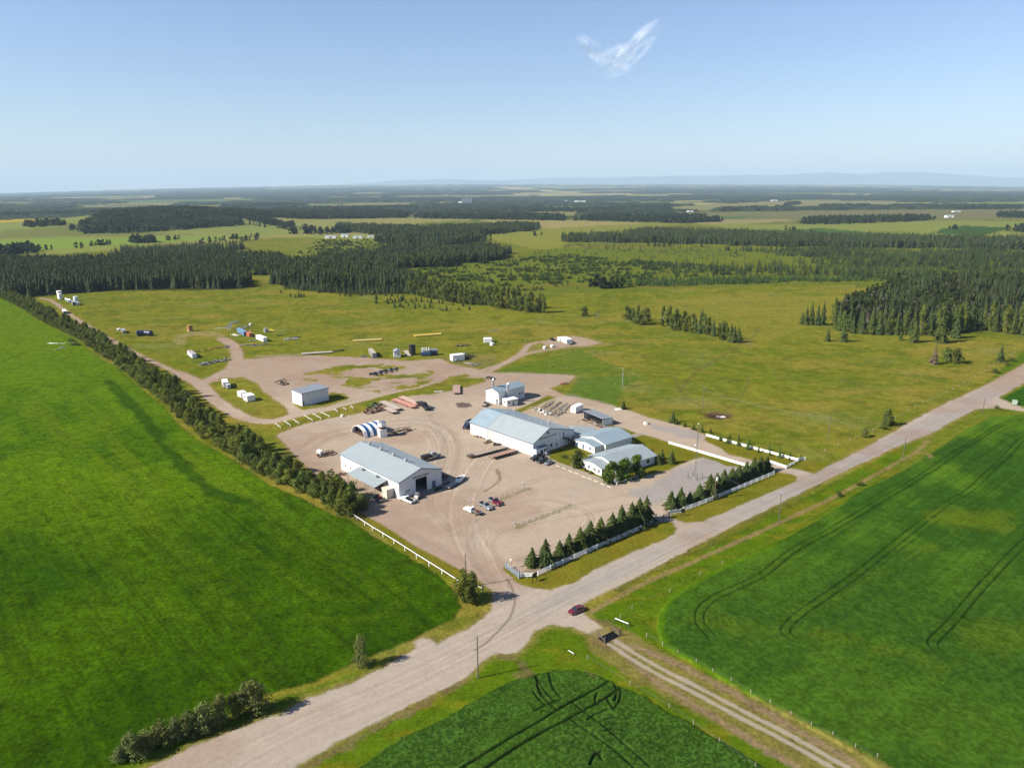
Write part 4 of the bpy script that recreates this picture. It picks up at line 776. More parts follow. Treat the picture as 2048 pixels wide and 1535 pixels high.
x, y = scatter(W2, 4.8, 2); k = fbm(x / 26, y / 26, 16) > .52; lowfront = sdf(x, y, PP([(566, 570), (640, 578), (721, 583), (815, 580), (815, 592), (721, 595), (640, 588), (560, 584)])) > 0
stand('mixed_forest', [(x[k & ~lowfront], y[k & ~lowfront], LF4, (10, 15), .30, CL * .85, .3), (x[~k & ~lowfront], y[~k & ~lowfront], CON4, (11, 18), .22, CS * .95, .35), (x[lowfront], y[lowfront], CON3, (5, 9), .3, CS, .2)], 2)
W3 = [(745, 486), (800, 492), (880, 490), (966, 484), (960, 472), (1080, 459), (1078, 454), (1008, 452), (960, 456), (850, 459), (680, 454), (664, 462), (760, 470), (800, 478)]
x, y = scatter(W3, 7.5, 3); k = fbm(x / 50, y / 50, 26) > .5
W3b = [(148, 465), (170, 470), (300, 467), (484, 454), (484, 444), (620, 442), (760, 436), (600, 428), (420, 424), (250, 426), (232, 440), (200, 452)]
x2, y2 = scatter(W3b, 9.5, 4); k2 = fbm(x2 / 60, y2 / 60, 36) > .42
W3c = [(240, 512), (330, 514), (480, 500), (490, 494), (380, 497), (240, 503)]
x3, y3 = scatter(W3c, 6.5, 5)
stand('distant_forest', [(x[k], y[k], LF3, (10, 16), .32, CL * .8, .3), (x[~k], y[~k], CON3, (12, 19), .23, CS, .3), (x2[k2], y2[k2], LF2, (11, 16), .42, A(72, 92, 56), .3), (x2[~k2], y2[~k2], CON2, (12, 20), .26, CS, .3), (x3, y3, CON3, (10, 16), .25, CS, .3)], 3)
W8 = [(1124, 484), (1300, 486), (1442, 490), (1600, 494), (2300, 502), (2300, 486), (1900, 481), (1650, 476), (1500, 470), (1300, 464), (1240, 474), (1124, 478)]
x, y = scatter(W8, 6.4, 6); k = fbm(x / 40, y / 40, 46) > .6
W9 = [(1440, 500), (1600, 498), (2300, 506), (2300, 566), (2000, 562), (1850, 560), (1760, 560), (1700, 556), (1500, 552), (1320, 548), (1280, 536), (1300, 530), (1480, 532), (1640, 520), (1560, 510)]
dn = lambda x, y: np.clip((x - P(1300, 530)[0]) / 420 + .25, .25, 1) * np.where(fbm(x / 38, y / 28, 56) > .42, 1, .35)
x2, y2 = scatter(W9, 5.6, 7, dn); fr_ = fbm(x2 / 70, y2 / 26, 66) > .5
W9b = [(1250, 574), (1400, 572), (1540, 566), (1760, 562), (1700, 557), (1500, 557), (1290, 562)]
x3, y3 = scatter(W9b, 4.4, 8)
stand('young_spruce_wood', [(x[~k], y[~k], CON3, (9, 20), .2, CS, .4), (x[::6] + 3, y[::6], LF3, (8, 13), .3, CG * .8, .3), (x[k], y[k], LF3, (9, 14), .3, CL * .9, .3), (x2[fr_], y2[fr_], CON3, (4, 8), .3, A(96, 116, 54), .25), (x2[~fr_], y2[~fr_], CON3, (6, 12), .25, A(76, 94, 48), .3), (x3, y3, CON3, (4, 7.5), .3, A(82, 112, 48), .2)], 4)
W10 = [(1672, 640), (1720, 650), (1860, 652), (1940, 646), (2040, 652), (2300, 680), (2300, 562), (1950, 566), (1790, 566), (1768, 590), (1700, 612), (1668, 630)]
x, y = scatter(W10, 5.2, 9); k = fbm(x / 22, y / 22, 76); f2 = y > P(1900, 600)[1]
stand('aspen_spruce_forest', [(x[k > .52], y[k > .52], LF4, (10, 15), .31, A(86, 102, 48), .3), (x[k < .46], y[k < .46], CON4, (10, 20), .2, CS * .95, .4), (x[(k >= .46) & (k <= .52)], y[(k >= .46) & (k <= .52)], LF4, (9, 13), .28, CG * .8, .25)], 5)
# wetland willow brush and loose small trees
WB = [(800, 588), (776, 548), (844, 538), (1003, 524), (1040, 516), (1130, 510), (1280, 520), (1400, 530), (1500, 552), (1300, 560), (1180, 572), (1080, 585), (960, 584)]
d_ = lambda x, y: np.where(fbm(x / 26, y / 14, 86) > .52, .9, .06)
x, y = scatter(WB, 5.5, 10, d_)
WB2 = [(590, 520), (640, 482), (740, 480), (820, 486), (800, 500), (740, 506), (660, 516)]
x1, y1 = scatter(WB2, 8, 11, lambda x, y: np.where(fbm(x / 30, y / 30, 96) > .48, .7, .1))
stand('willow_brush', [(x, y, LF3, (1.6, 3.2), 1.0, A(104, 132, 56), .2), (x1, y1, LF3, (2, 4), .9, A(104, 124, 66), .2)], 6)
tall = [(880, 528, 1140, 534)]
x, y = scatter([(800, 586), (820, 548), (1040, 516), (1130, 490), (1300, 494), (1500, 500), (1700, 515), (1500, 530), (1280, 530), (1290, 560), (1180, 575), (1000, 592)], 26, 12)
x1, y1 = scatter([(1124, 486), (1300, 488), (1440, 492), (1500, 515), (1300, 510), (1180, 500)], 11, 13)
x2, y2 = scatter([(1130, 568), (1250, 574), (1300, 562), (1600, 575), (1830, 585), (1840, 572), (1700, 566), (1500, 560), (1290, 552), (1150, 560)], 12, 14, lambda x, y: np.where(fbm(x / 20, y / 20, 97) > .5, .8, .1))
stand('scattered_saplings', [(x, y, CON3, (3, 8), .27, CS, .3), (x1, y1, CON3, (2.5, 5), .3, A(92, 116, 56), .2), (x2, y2, CON3, (2, 4.5), .36, A(90, 116, 50), .25)], 7)
# far woods and hedgerows
r = np.random.default_rng(99); sets = []
def far(poly, sp, c=A(66, 84, 52), h=(11, 17), con=.5, s=0):
    x, y = scatter(poly, sp, 500 + s + len(sets)); k = r.uniform(0, 1, len(x)) < con
    sets.append((x[k], y[k], CON2, h, .3, c, .25)); sets.append((x[~k], y[~k], LF2, h, .5, np.asarray(c) * 1.1, .25))
for q, sp in (([(622, 439), (700, 439), (812, 436), (816, 424), (640, 424)], 13), ([(826, 437), (1125, 441.5), (1128, 434), (1000, 430), (850, 430)], 13), ([(1147, 441), (1378, 447), (1415, 442), (1400, 434), (1180, 434)], 13), ([(1600, 449), (1700, 448), (1862, 441), (1858, 436.5), (1650, 438.5), (1602, 443)], 12),
              ([(0, 511), (20, 513), (62, 502), (55, 498), (20, 503)], 7), ([(265, 488), (300, 486), (308, 482), (270, 484)], 7), ([(2020, 463), (2060, 466), (2100, 462), (2060, 456)], 9), ([(480, 446), (610, 460), (640, 466), (640, 463), (520, 446)], 9), ([(60, 462), (130, 460), (130, 457), (60, 459)], 9), ([(555, 468), (640, 470), (700, 466), (700, 463), (600, 466)], 14),
              ([(1440, 424), (1500, 421), (1540, 420), (1530, 416), (1440, 419)], 15), ([(1550, 419), (1580, 419), (1582, 415), (1552, 415)], 13), ([(1570, 411), (1598, 410), (1598, 406), (1572, 407)], 15), ([(1640, 418), (1740, 416), (1738, 411), (1642, 412)], 17), ([(1850, 416), (1920, 419), (2040, 419), (2040, 414), (1900, 411)], 17), ([(1990, 435), (2060, 437), (2300, 438), (2300, 431), (2000, 429)], 15), ([(1000, 424), (1230, 424), (1230, 420), (1020, 417)], 19), ([(1228, 420), (1330, 420), (1330, 414), (1235, 415)], 19), ([(540, 424), (830, 420), (826, 414), (560, 416)], 20), ([(860, 430), (920, 424), (980, 424), (980, 428)], 16), ([(-400, 441), (0, 436), (180, 430), (240, 428), (240, 424), (0, 431), (-400, 436)], 16), ([(480, 420), (530, 418), (620, 410), (560, 408), (440, 412)], 20), ([(1340, 447), (1440, 444), (1440, 440), (1346, 441)], 12)):
    far(q, sp)
for a, b, n_ in (((110, 461), (134, 459), 9), ((58, 462), (100, 461), 8), ((400, 488), (480, 476), 12), ((430, 488), (545, 476), 10), ((305, 484), (360, 478), 7), ((55, 462), (90, 460), 6), ((80, 500), (105, 499), 4), ((140, 497), (165, 496), 3), ((480, 452), (620, 462), 26), ((180, 492), (240, 488), 12), ((470, 478), (520, 474), 6), ((1630, 468), (1560, 458), 10), ((1270, 492), (1440, 494), 8), ((1060, 472), (1090, 470), 4), ((1900, 458), (1914, 458), 6), ((884, 534), (928, 531), 14), ((958, 527), (978, 526), 7), ((1205, 576), (1240, 574), 12), ((1180, 572), (1200, 572), 5)):
    A_, B_ = P(*a), P(*b); t_ = r.uniform(0, 1, n_); x = A_[0] + (B_[0] - A_[0]) * t_ + r.uniform(-4, 4, n_); y = A_[1] + (B_[1] - A_[1]) * t_ + r.uniform(-6, 6, n_); sets.append((x, y, LF3, (6, 12), .45, A(72, 90, 48), .2))
stand('hedgerow_trees', sets, 8)
# woodland blocks in the far patchwork: lumpy canopies
n = 15000; d = 2700 + 26500 * r.uniform(0, 1, n) ** 1.6; x = d * r.uniform(-.84, .84, n); y = d
U_, V_ = x * ca + y * sa, -x * sa + y * ca
def field_at(U_, V_, yy):
    f = np.zeros(len(U_), bool)
    for k, (cw, chh, pr, seed) in enumerate(((620, 700, .34, 40), (1500, 1500, .22, 60), (3000, 3100, .2, 80))):
        cu, cv = np.floor(U_ / cw), np.floor(V_ / chh); f |= (_h(cu, cv, seed) < pr) & (yy > 2800 + 2600 * k)
    return f
k = ~field_at(U_, V_, y) & (y > 2900); x, y = x[k], y[k]
bad = np.zeros(len(x), bool)
for q in ([(960, 428), (1150, 420), (1290, 418), (1200, 426), (1120, 432)], [(1427, 408), (1600, 400), (1792, 402), (1800, 412), (1348, 422), (1340, 414)], [(1348, 424), (2300, 414), (2300, 440), (1348, 446)], [(240, 418), (330, 412), (420, 410), (470, 414), (400, 420), (300, 424)], [(1837, 407), (2300, 398), (2300, 412), (1870, 413)], [(540, 412), (820, 408), (840, 412), (600, 417)], [(990, 388), (1180, 393), (1150, 391.5), (1010, 386)]): bad |= sdf(x, y, PP(q), 60) > -40
x, y = x[~bad], y[~bad]
blob = []
for i in range(4):
    rr = np.random.default_rng(700 + i); V = []; T = []
    m_ = 9; g_ = np.linspace(-1, 1, m_)
    zz_ = rr.uniform(.55, 1.0, (m_, m_)); e_ = np.maximum(np.abs(g_)[:, None], np.abs(g_)[None]); zz_[e_ > .95] = 0
    gx, gy = np.meshgrid(g_, g_); V = np.stack([gx + rr.uniform(-.12, .12, gx.shape), gy + rr.uniform(-.12, .12, gx.shape), zz_], -1).reshape(-1, 3)
    ii = np.arange(m_ * m_).reshape(m_, m_); a_, b_, c_, d_ = ii[:-1, :-1].ravel(), ii[:-1, 1:].ravel(), ii[1:, 1:].ravel(), ii[1:, :-1].ravel()
    T = np.concatenate([np.stack([a_, b_, c_], 1), np.stack([a_, c_, d_], 1)]); blob.append((V, T))
nr = y < 6500
stand('far_woodland', [(x[nr], y[nr], blob, (11, 17), 3.6, A(58, 78, 48), .22), (x[~nr], y[~nr], blob, (13, 20), 6.5, A(56, 76, 50), .22)], 9)
# ================================================================ BUILDINGS
mW = M('white_siding', [.56, .56, .55], .5, var=.04, scale=.5, bump=.3, stripes=('DIAGONAL', .5))
mR = M('roof_steel_pale', (.36, .42, .44), .42, var=.06, scale=.25, bump=.6, stripes=('Y', .33), spec=.5)
mRb = M('roof_steel_blue', (.30, .39, .45), .42, var=.1, scale=.3, bump=.6, stripes=('Y', .33))
mTrim = M('slate_blue_trim', (.12, .17, .26), .5); mGl = M('window_glass', (.03, .035, .045), .12, spec=.8); mDk = M('painted_inner_shade', (.012, .012, .012), .9)  # mDk: near-black, inner shade put into the colour
mBl = M('blue_paint', (.03, .10, .24), .4); mGrey = M('grey_steel', (.30, .31, .32), .5, .3); mGalv = M('galvanised', (.55, .56, .57), .4, .4); mRust = M('rust', (.17, .07, .04), .9, var=.4, scale=3)
mRed = M('red_paint', (.42, .07, .05), .5, var=.2); mBlack = M('black_paint', (.012, .012, .014), .5); mTyre = M('tyre_rubber', (.015, .015, .015), .9); mRim = M('wheel_rim', (.6, .6, .58), .35, .4)
mWood = M('weathered_planks', (.38, .31, .25), .85, var=.3, scale=2.5); mPole = M('pole_wood', (.16, .125, .10), .9, var=.2); mOr = M('orange_paint', (.58, .17, .08), .55, var=.2); mYel = M('yellow_paint', (.82, .60, .08), .5, var=.1)
mCon = M('concrete', (.42, .40, .37), .9, var=.15); mCream = M('cream_siding', (.74, .70, .58), .55, var=.05); mWp = M('white_paint', (.68, .68, .66), .45, var=.04); mNav = M('navy_paint', (.015, .03, .085), .35)
mBlueC = M('pale_blue_steel', (.20, .34, .55), .5, var=.15); mRoofG = M('roof_steel_grey', (.28, .31, .34), .4, var=.06, scale=.3, bump=.6, stripes=('X', .33)); mSilver = M('silver_paint', (.52, .55, .58), .25, .6)
mFence = M('fence_white', (.72, .76, .80), .5, var=.05); mFenceB = M('gate_blue_grey', (.32, .42, .50), .5); mMaroon = M('maroon_paint', (.16, .012, .03), .2, spec=.8); mBrass = M('tan_load', (.45, .36, .24), .8, var=.3)
def frame(a, b, c):
    """ground corners in the photo: a = far end of the long side, b = near corner, c = far end of the gable side"""
    A_, B_, C_ = (np.array(P(*q)) for q in (a, b, c)); u = A_ - B_; Ln = np.linalg.norm(u); u /= Ln; v = np.array([u[1], -u[0]])
    if np.dot(v, C_ - B_) < 0: return frame(c, b, a)
    return B_, math.atan2(v[1], v[0]), float(np.dot(C_ - B_, v)), float(Ln)
def shop(name, label, cat, a, b, c, he, hr, rf=.5, he2=None, roof=None, wall=None, over=.35, door=None, W=None, L_=None, roof_name='roof', trim=None):
    """gabled hall; local x across the gable (0..W), y along the ridge (0..L); door=(x0,x1,h) is a real opening in the near gable"""
    B_, rz, w0, l0 = frame(a, b, c); W = W or w0; L_ = L_ or l0; he2 = he if he2 is None else he2; t = thing(name, label, cat, B_, rz); xr = W * rf
    zr = lambda x: he + (hr - he) * x / xr if x <= xr else hr + (he2 - hr) * (x - xr) / (W - xr)
    m = MB()
    def gab(y, x0, x1, z0=0, flip=False):
        p = [(x0, y, z0), (x1, y, z0), (x1, y, zr(x1))] + ([(xr, y, hr)] if x0 < xr < x1 else []) + [(x0, y, zr(x0))]
        m.poly(p[::-1] if flip else p)
    if door: gab(0, 0, door[0]); gab(0, door[0], door[1], door[2]); gab(0, door[1], W)
    else: gab(0, 0, W)
    gab(L_, 0, W, 0, True)
    m.poly([(0, 0, 0), (0, 0, he), (0, L_, he), (0, L_, 0)]); m.poly([(W, 0, 0), (W, L_, 0), (W, L_, he2), (W, 0, he2)])
    m.build('wall', wall or mW, t)
    r = MB(); th = .14; o = over
    def slab(x0, z0, x1, z1): r.loft([[(x0, y, z0 + .02), (x1, y, z1 + .02), (x1, y, z1 + th), (x0, y, z0 + th)] for y in (-o, L_ + o)])
    s1 = (hr - he) / xr; s2 = (hr - he2) / (W - xr)
    slab(-o, he - s1 * o, xr, hr); slab(xr, hr, W + o, he2 - s2 * o)
    r.build(roof_name, roof or mR, t)
    tr = MB()
    for y in (-o - .03,):
        tr.bar((-o, y, he - s1 * o + .02), (xr, y, hr + .02), .06, .28); tr.bar((xr, y, hr + .02), (W + o, y, he2 - s2 * o + .02), .06, .28)
    tr.box(-o - .04, -o, -o, L_ + o, he - s1 * o - .1, he - s1 * o + .12); tr.build('fascia', trim or mTrim, t)
    if door:
        d = MB(); d.poly([(.1, .1, .03), (W - .1, .1, .03), (W - .1, L_ - .1, .03), (.1, L_ - .1, .03)]); d.build('floor_slab', mCon, t)
        d = MB(); d.box(.25, W - .25, L_ * .45, L_ * .45 + .2, .05, he - .3); d.build('shade_wall', mDk, t)  # near-black partition: the hall's inner shade put into its colour
    return t, W, L_
def panel(t, nm, face, s0, s1, z0, z1, mat, W=0, d=.05, sill=None):
    """a door, window or shutter standing proud of a wall: face 'g' near gable, 'l' left long side, 'r' right long side"""
    m = MB()
    if face == 'g': m.box(s0, s1, -d, -.003, z0, z1)
    elif face == 'l': m.box(-d, -.003, s0, s1, z0, z1)
    elif face == 'r': m.box(W + .003, W + d, s0, s1, z0, z1)
    o = m.build(nm, mat, t); return o
def panes(o, face, s0, s1, z0, z1, n, mat, W=0, d=.09, rows=1):
    m = MB(); g = (s1 - s0) / n
    for k in range(n):
        for j in range(rows):
            a, b = s0 + g * (k + .2), s0 + g * (k + .8); c = z0 + (z1 - z0) * j / rows; e = z0 + (z1 - z0) * (j + (.55 if rows > 1 else 1)) / rows
            if face == 'g': m.box(a, b, -d, -.05, c, e)
            elif face == 'l': m.box(-d, -.05, a, b, c, e)
            else: m.box(W + .05, W + d, a, b, c, e)
    m.build('pane', mat, o)
def text(t, s, face, at, z, size, mat, rot=None):
    c = bpy.data.curves.new('lettering', 'FONT'); c.body = s; c.size = size; c.extrude = .02; c.align_x = 'CENTER'; c.offset = .012
    o = bpy.data.objects.new('lettering', c); COL.objects.link(o); o.parent = t; c.materials.append(mat)
    if face == 'g': o.location = (at, -.04, z); o.rotation_euler = (math.pi / 2, 0, 0)
    me = bpy.data.meshes.new_from_object(o); lo, ro = o.location.copy(), o.rotation_euler.copy(); bpy.data.objects.remove(o); o = link('lettering', me, t, lo); o.rotation_euler = ro; me.materials.clear(); me.materials.append(mat)
    return o
def vent(t, x, y, z, r=.45, h=.9, nm='roof_vent'):
    m = MB(); m.cyl((x, y, z), (x, y, z + h * .6), r * .55, n=10); m.cyl((x, y, z + h * .55), (x, y, z + h * .8), r, r * .9, 12); m.cyl((x, y, z + h * .8), (x, y, z + h), r * .9, r * .15, 12); m.build(nm, mGalv, t)
# --- lower-left shop
t, W, L_ = shop('workshop', 'white steel workshop with four ridge vents and wide open dark doorway', 'building', (683, 938), (799, 998), (884, 969), 6.0, 8.7, rf=.5, door=(6.7, 11.5, 5.2), roof=mR)
for k, q in enumerate((.17, .37, .58, .79)): vent(t, W / 2, L_ * q + 2, 8.55, .75, 1.5)
p = panel(t, 'window', 'g', 2.6, 4.4, 1.6, 2.6, mWp); panes(p, 'g', 2.6, 4.4, 1.7, 2.5, 2, mGl)
p = panel(t, 'door', 'g', 13.6, 15.2, 0, 2.6, mTrim); m = MB().box(14.6, 14.7, -.1, -.05, 1, 1.15); m.build('handle', mGalv, p)
panel(t, 'door_trim', 'g', 6.45, 6.7, 0, 5.4, mWp, d=.08); panel(t, 'door_trim', 'g', 11.5, 11.75, 0, 5.4, mWp, d=.08)
text(t, 'WELDING SHOP', 'g', 9.0, 5.55, .95, mBlack)
for s0 in (30.2, 33.6): p = panel(t, 'window', 'l', s0, s0 + 1.1, 1.8, 2.8, mWp); panes(p, 'l', s0, s0 + 1.1, 1.9, 2.7, 1, mGl)
m = MB(); m.loft([[(-5.4, y, 3.6), (-.02, y, 4.9), (-.02, y, 5.02), (-5.4, y, 3.72)] for y in (6.6, 24.2)]); m.build('lean_to_roof', mR, t)
for y in (6.8, 12.5, 18.4, 24.0): m = MB().box(-5.25, -5.05, y - .1, y + .1, 0, 3.5); m.build('post', mWood, t)
vent(t, -1.2, 11.5, 4.6, .6, 1.3); vent(t, -1.2, 20.5, 4.6, .6, 1.3)
panel(t, 'lean_to_door', 'l', 9.5, 12.5, .2, 4.0, mRust)
m = MB().box(-3.0, -.3, 2.9, 6.5, 0, 3.2); m.box(-3.05, -.25, 2.85, 6.55, 3.2, 3.3); a_ = m.build('annex', mCream, t)
# --- main shop
t, W, L_ = shop('repair_shop', 'long white main workshop with seven overhead doors and pale blue steel roof', 'building', (941, 867), (1066, 912), (1149, 884), 5.2, 9.4, rf=.37, he2=5.4, roof=mR)
sec = MB(); s_ = (9.4 - 5.2) / (W * .37); sec.loft([[(-.4, y, 5.2 - s_ * .4 + .16), (W * .37, y, 9.4 + .16), (W * .37, y, 9.4 + .2), (-.4, y, 5.2 - s_ * .4 + .2)] for y in (L_ * .71, L_ + .38)]); sec.build('roof_shade_sheet', mRb, t)  # back third of the roof: shadowed tone put in as a bluer sheet
sec = MB(); s2_ = (9.4 - 5.4) / (W * .63); sec.loft([[(W * .37, y, 9.56), (W + .4, y, 5.4 - s2_ * .4 + .16), (W + .4, y, 5.4 - s2_ * .4 + .2), (W * .37, y, 9.6)] for y in (L_ * .71, L_ + .38)]); sec.build('roof_shade_sheet', mRb, t)  # same shadowed tone, painted on the other slope
Lm = L_; fr_ = lambda a: Lm * a
for i, (f0, f1, kind) in enumerate([(.79, .93, 'w'), (.60, .71, 'g'), (.48, .575, 'w'), (.355, .455, 'w'), (.23, .335, 'f'), (.115, .21, 'w'), (.01, .10, 'w')]):
    y0, y1 = fr_(f0), fr_(f1); hh = 4.3
    q = panel(t, 'overhead_door', 'l', y0, y1, .05, hh, {'w': mWp, 'g': M('slatted_glass', (.34, .38, .38), .35), 'f': mWp}[kind], d=.06)
    if kind == 'w': panes(q, 'l', y0 + .4, y1 - .4, 1.7, 1.95, 4, M('door_pane', (.25, .28, .34), .2), d=.08)
    if kind == 'g':
        m = MB()
        for z in np.arange(.4, 4.2, .55): m.box(-.1, -.06, y0, y1, z, z + .16)
        m.build('slats', mWp, q)
    if kind == 'f':
        m = MB()
        for z in (1.0, 3.2): m.box(-.1, -.06, y0 + .3, y1 - .3, z, z + .45)
        m.build('pane', M('pale_pane', (.4, .46, .52), .2), q)
    m = MB().box(-.12, -.003, y1, y1 + .22, 0, hh + .1); m.build('door_jamb', mGrey, t)
for q in (.27, .33): pass
vent(t, W * .52, Lm * .62, 8.7, .35, 3.2, 'exhaust_stack'); vent(t, W * .47, Lm * .05, 8.9, .35, 3.4, 'exhaust_stack'); vent(t, W * .7, Lm * .3, 7.2, .4, 1.0); vent(t, W * .72, Lm * .22, 7.2, .4, 1.0); vent(t, W * .6, Lm * .42, 7.9, .4, .9)
text(t, 'MECHANICAL SHOP', 'g', W * .36, 5.7, 1.05, mTrim)
m = MB(); c_ = (W * .36, 7.2)
for k in range(3): m.box(c_[0] - .55 + k * .4, c_[0] - .25 + k * .4, -.08, -.003, c_[1] - .2 + .12 * k, c_[1] + .35 + .12 * k)
m.build('emblem', mTrim, t)
m = MB().cyl((W * .37, -.02, 8.2), (W * .37, -.35, 8.2), .35, n=12); m.build('yard_light', mWp, t)
m = MB().box(W * .32, W * .335, -.3, -.003, 7.7, 8.6); m.build('bracket', mTrim, t)
q = panel(t, 'window', 'g', W * .41, W * .455, 1.5, 2.6, mGl); q = panel(t, 'door', 'g', W * .485, W * .52, 0, 2.4, mWp); q = panel(t, 'window', 'g', W * .55, W * .58, .9, 2.3, mTrim); q = panel(t, 'window', 'g', W * .95, W * .985, 1.2, 2.8, mGl); q = panel(t, 'window', 'g', W * .635, W * .65, 5.2, 6.4, mTrim); q = panel(t, 'door', 'g', W * .72, W * .75, 3.4, 5.8, mTrim); q = panel(t, 'door', 'g', W * .62, W * .65, .1, 2.2, mWp)
m = MB().box(.2, W * .27, -1.6, -.003, 0, 3.1); m.build('entrance_porch', mWp, t); m = MB().box(.05, W * .275, -1.7, .0, 3.1, 3.3); m.box(W * .262, W * .275, -1.68, -1.62, .0, 3.1); m.build('porch_trim', mTrim, t)
m = MB().box(W * .11, W * .16, -1.68, -1.603, 0, 2.2); m.build('entrance_door', mBlack, t); m = MB().box(W * .19, W * .235, -1.68, -1.603, 1.4, 2.3); m.build('window', mGl, t)
m = MB().box(W * .70, W * .78, -1.5, -.1, 3.2, 3.35)
for k in range(13): m.box(W * .78 + k * .3, W * .78 + k * .3 + .3, -1.5, -.3, 3.1 - k * .245, 3.2 - k * .245)
for y in (-1.5, -.3): m.bar((W * .78, y, 3.4), (W * .78 + 3.9, y, .3), .1, .25); m.bar((W * .78, y, 4.3), (W * .78 + 3.9, y, 1.2), .06)
m.bar((W * .70, -1.5, 4.3), (W * .78, -1.5, 4.3), .06); m.bar((W * .70, -1.5, 0), (W * .70, -1.5, 4.3), .1); m.bar((W * .78, -1.5, 0), (W * .78, -1.5, 4.3), .1); m.build('outside_stair', mBlack, t)
# --- lean building behind the main shop, wash-bay, big shed
t, W, L_ = shop('storage_building', 'small white storage building with single pale roof behind the main workshop', 'building', (1136, 862), (1147, 882), (1176, 872), 3.2, 3.3, rf=.12, he2=2.5, roof=mR, L_=9.5, W=10)
m = MB(); m.box(3, 3.1, 4, 4.1, 3.2, 3.9); m.box(3.4, 3.5, 4.4, 4.5, 3.2, 3.8); m.build('vent_pipe', mBlack, t)
t, W, L_ = shop('wash_bay_building', 'white gabled wash bay building with two tall roof ducts and round-topped door', 'building', (1024, 788), (972, 802), (995, 810), 6.2, 7.8, roof=mRb)
l0 = L_
q = panel(t, 'overhead_door', 'g', W * .24, W * .74, .05, 5.0, mWp, d=.08); panes(q, 'g', W * .27, W * .71, 1.9, 2.15, 4, M('door_pane', (.25, .28, .34), .2), d=.11)
panel(t, 'door_jamb', 'g', W * .74 - .2, W * .74 + .1, 0, 5.2, mGrey, d=.1) if False else panel(t, 'door_jamb', 'g', W * .24 - .3, W * .24, 0, 5.2, mGrey, d=.1)
q = panel(t, 'door', 'g', W * .81, W * .95, 0, 2.3, mGrey); m = MB().cyl((W * .88, -.05, 2.3), (W * .88, -.003, 2.3), W * .07, n=16); m.build('door_arch', mGrey, t)
text(t, 'WASH BAY', 'g', W * .5, 5.35, .75, mGrey)
panel(t, 'window', 'r', l0 * .78, l0 * .84, 2.2, 3.3, mGl, W); panel(t, 'window', 'r', l0 * .90, l0 * .93, 2.2, 3.2, mTrim, W)
for x, y, h in ((W + .75, l0 * .30, 9.2), (W * .4, l0 * .08, 11.0)):
    m = MB(); z0 = 4.2 if x > W else 7.2; m.cyl((x, y, z0), (x, y, h), .5, n=10); m.cyl((x, y, h), (x + .3, y + .5, h + .5), .55, .65, 10)
    if x > W: m.cyl((x, y, z0), (x - .2, y - .3, z0 - .6), .55, .8, 10)
    m.build('exhaust_duct', mGalv, t)
B2, rz2, w2, l2 = frame((1004, 808), (1014, 813), (1031, 807)); t2 = thing('site_office', 'small flat-roofed white cabin with striped awning beside the wash bay', 'cabin', B2, rz2)
m = MB().box(0, w2, 0, l2, 0, 3.0); m.build('wall', mWp, t2); m = MB().box(-.2, w2 + .2, -.2, l2 + .2, 3.0, 3.2); m.build('roof', mWp, t2)
MB().box(w2 * .12, w2 * .26, -.05, -.003, 1.2, 2.2).build('window', mGl, t2); MB().box(w2 * .52, w2 * .64, -.05, -.003, 0, 2.2).build('door', mBl, t2); MB().box(-.05, -.003, l2 * .4, l2 * .65, 1.2, 2.2).build('window', mGl, t2)
MB().loft([[(x, -1.0, 2.1), (x, 0, 2.6), (x, 0, 2.68), (x, -1.0, 2.18)] for x in (w2 * .46, w2 * .92)]).build('awning', mGrey, t2)
# big mono-pitch white shed
B_, rz, w0, l0 = frame((588, 806), (605, 812), (661, 800)); t = thing('storage_shed', 'plain white tall storage shed with single grey steel roof, alone on grass', 'shed', B_, rz); W, L_ = w0, l0 * 1.15
m = MB(); h1, h2 = 6.2, 6.6
m.poly([(0, 0, 0), (W, 0, 0), (W, 0, h1), (0, 0, h1)]); m.poly([(0, L_, 0), (0, L_, h2), (W, L_, h2), (W, L_, 0)]); m.poly([(0, 0, 0), (0, 0, h1), (0, L_, h2), (0, L_, 0)]); m.poly([(W, 0, 0), (W, L_, 0), (W, L_, h2), (W, 0, h1)]); m.build('wall', mW, t)
m = MB(); m.loft([[(x, -.4, h1 + .02), (x, L_ + .4, h2 + .02), (x, L_ + .4, h2 + .2), (x, -.4, h1 + .2)] for x in (-.4, W + .4)]); m.build('roof', mRoofG, t)
MB().box(-.35, W + .4, -.46, -.41, h1 - .1, h1 + .18).build('fascia', mTrim, t); MB().box(.2, 1.1, -.06, -.003, 0, 2.3).build('door', mTrim, t); MB().box(2.5, 7, -1.4, -.2, .02, .12).build('apron', mCon, t)
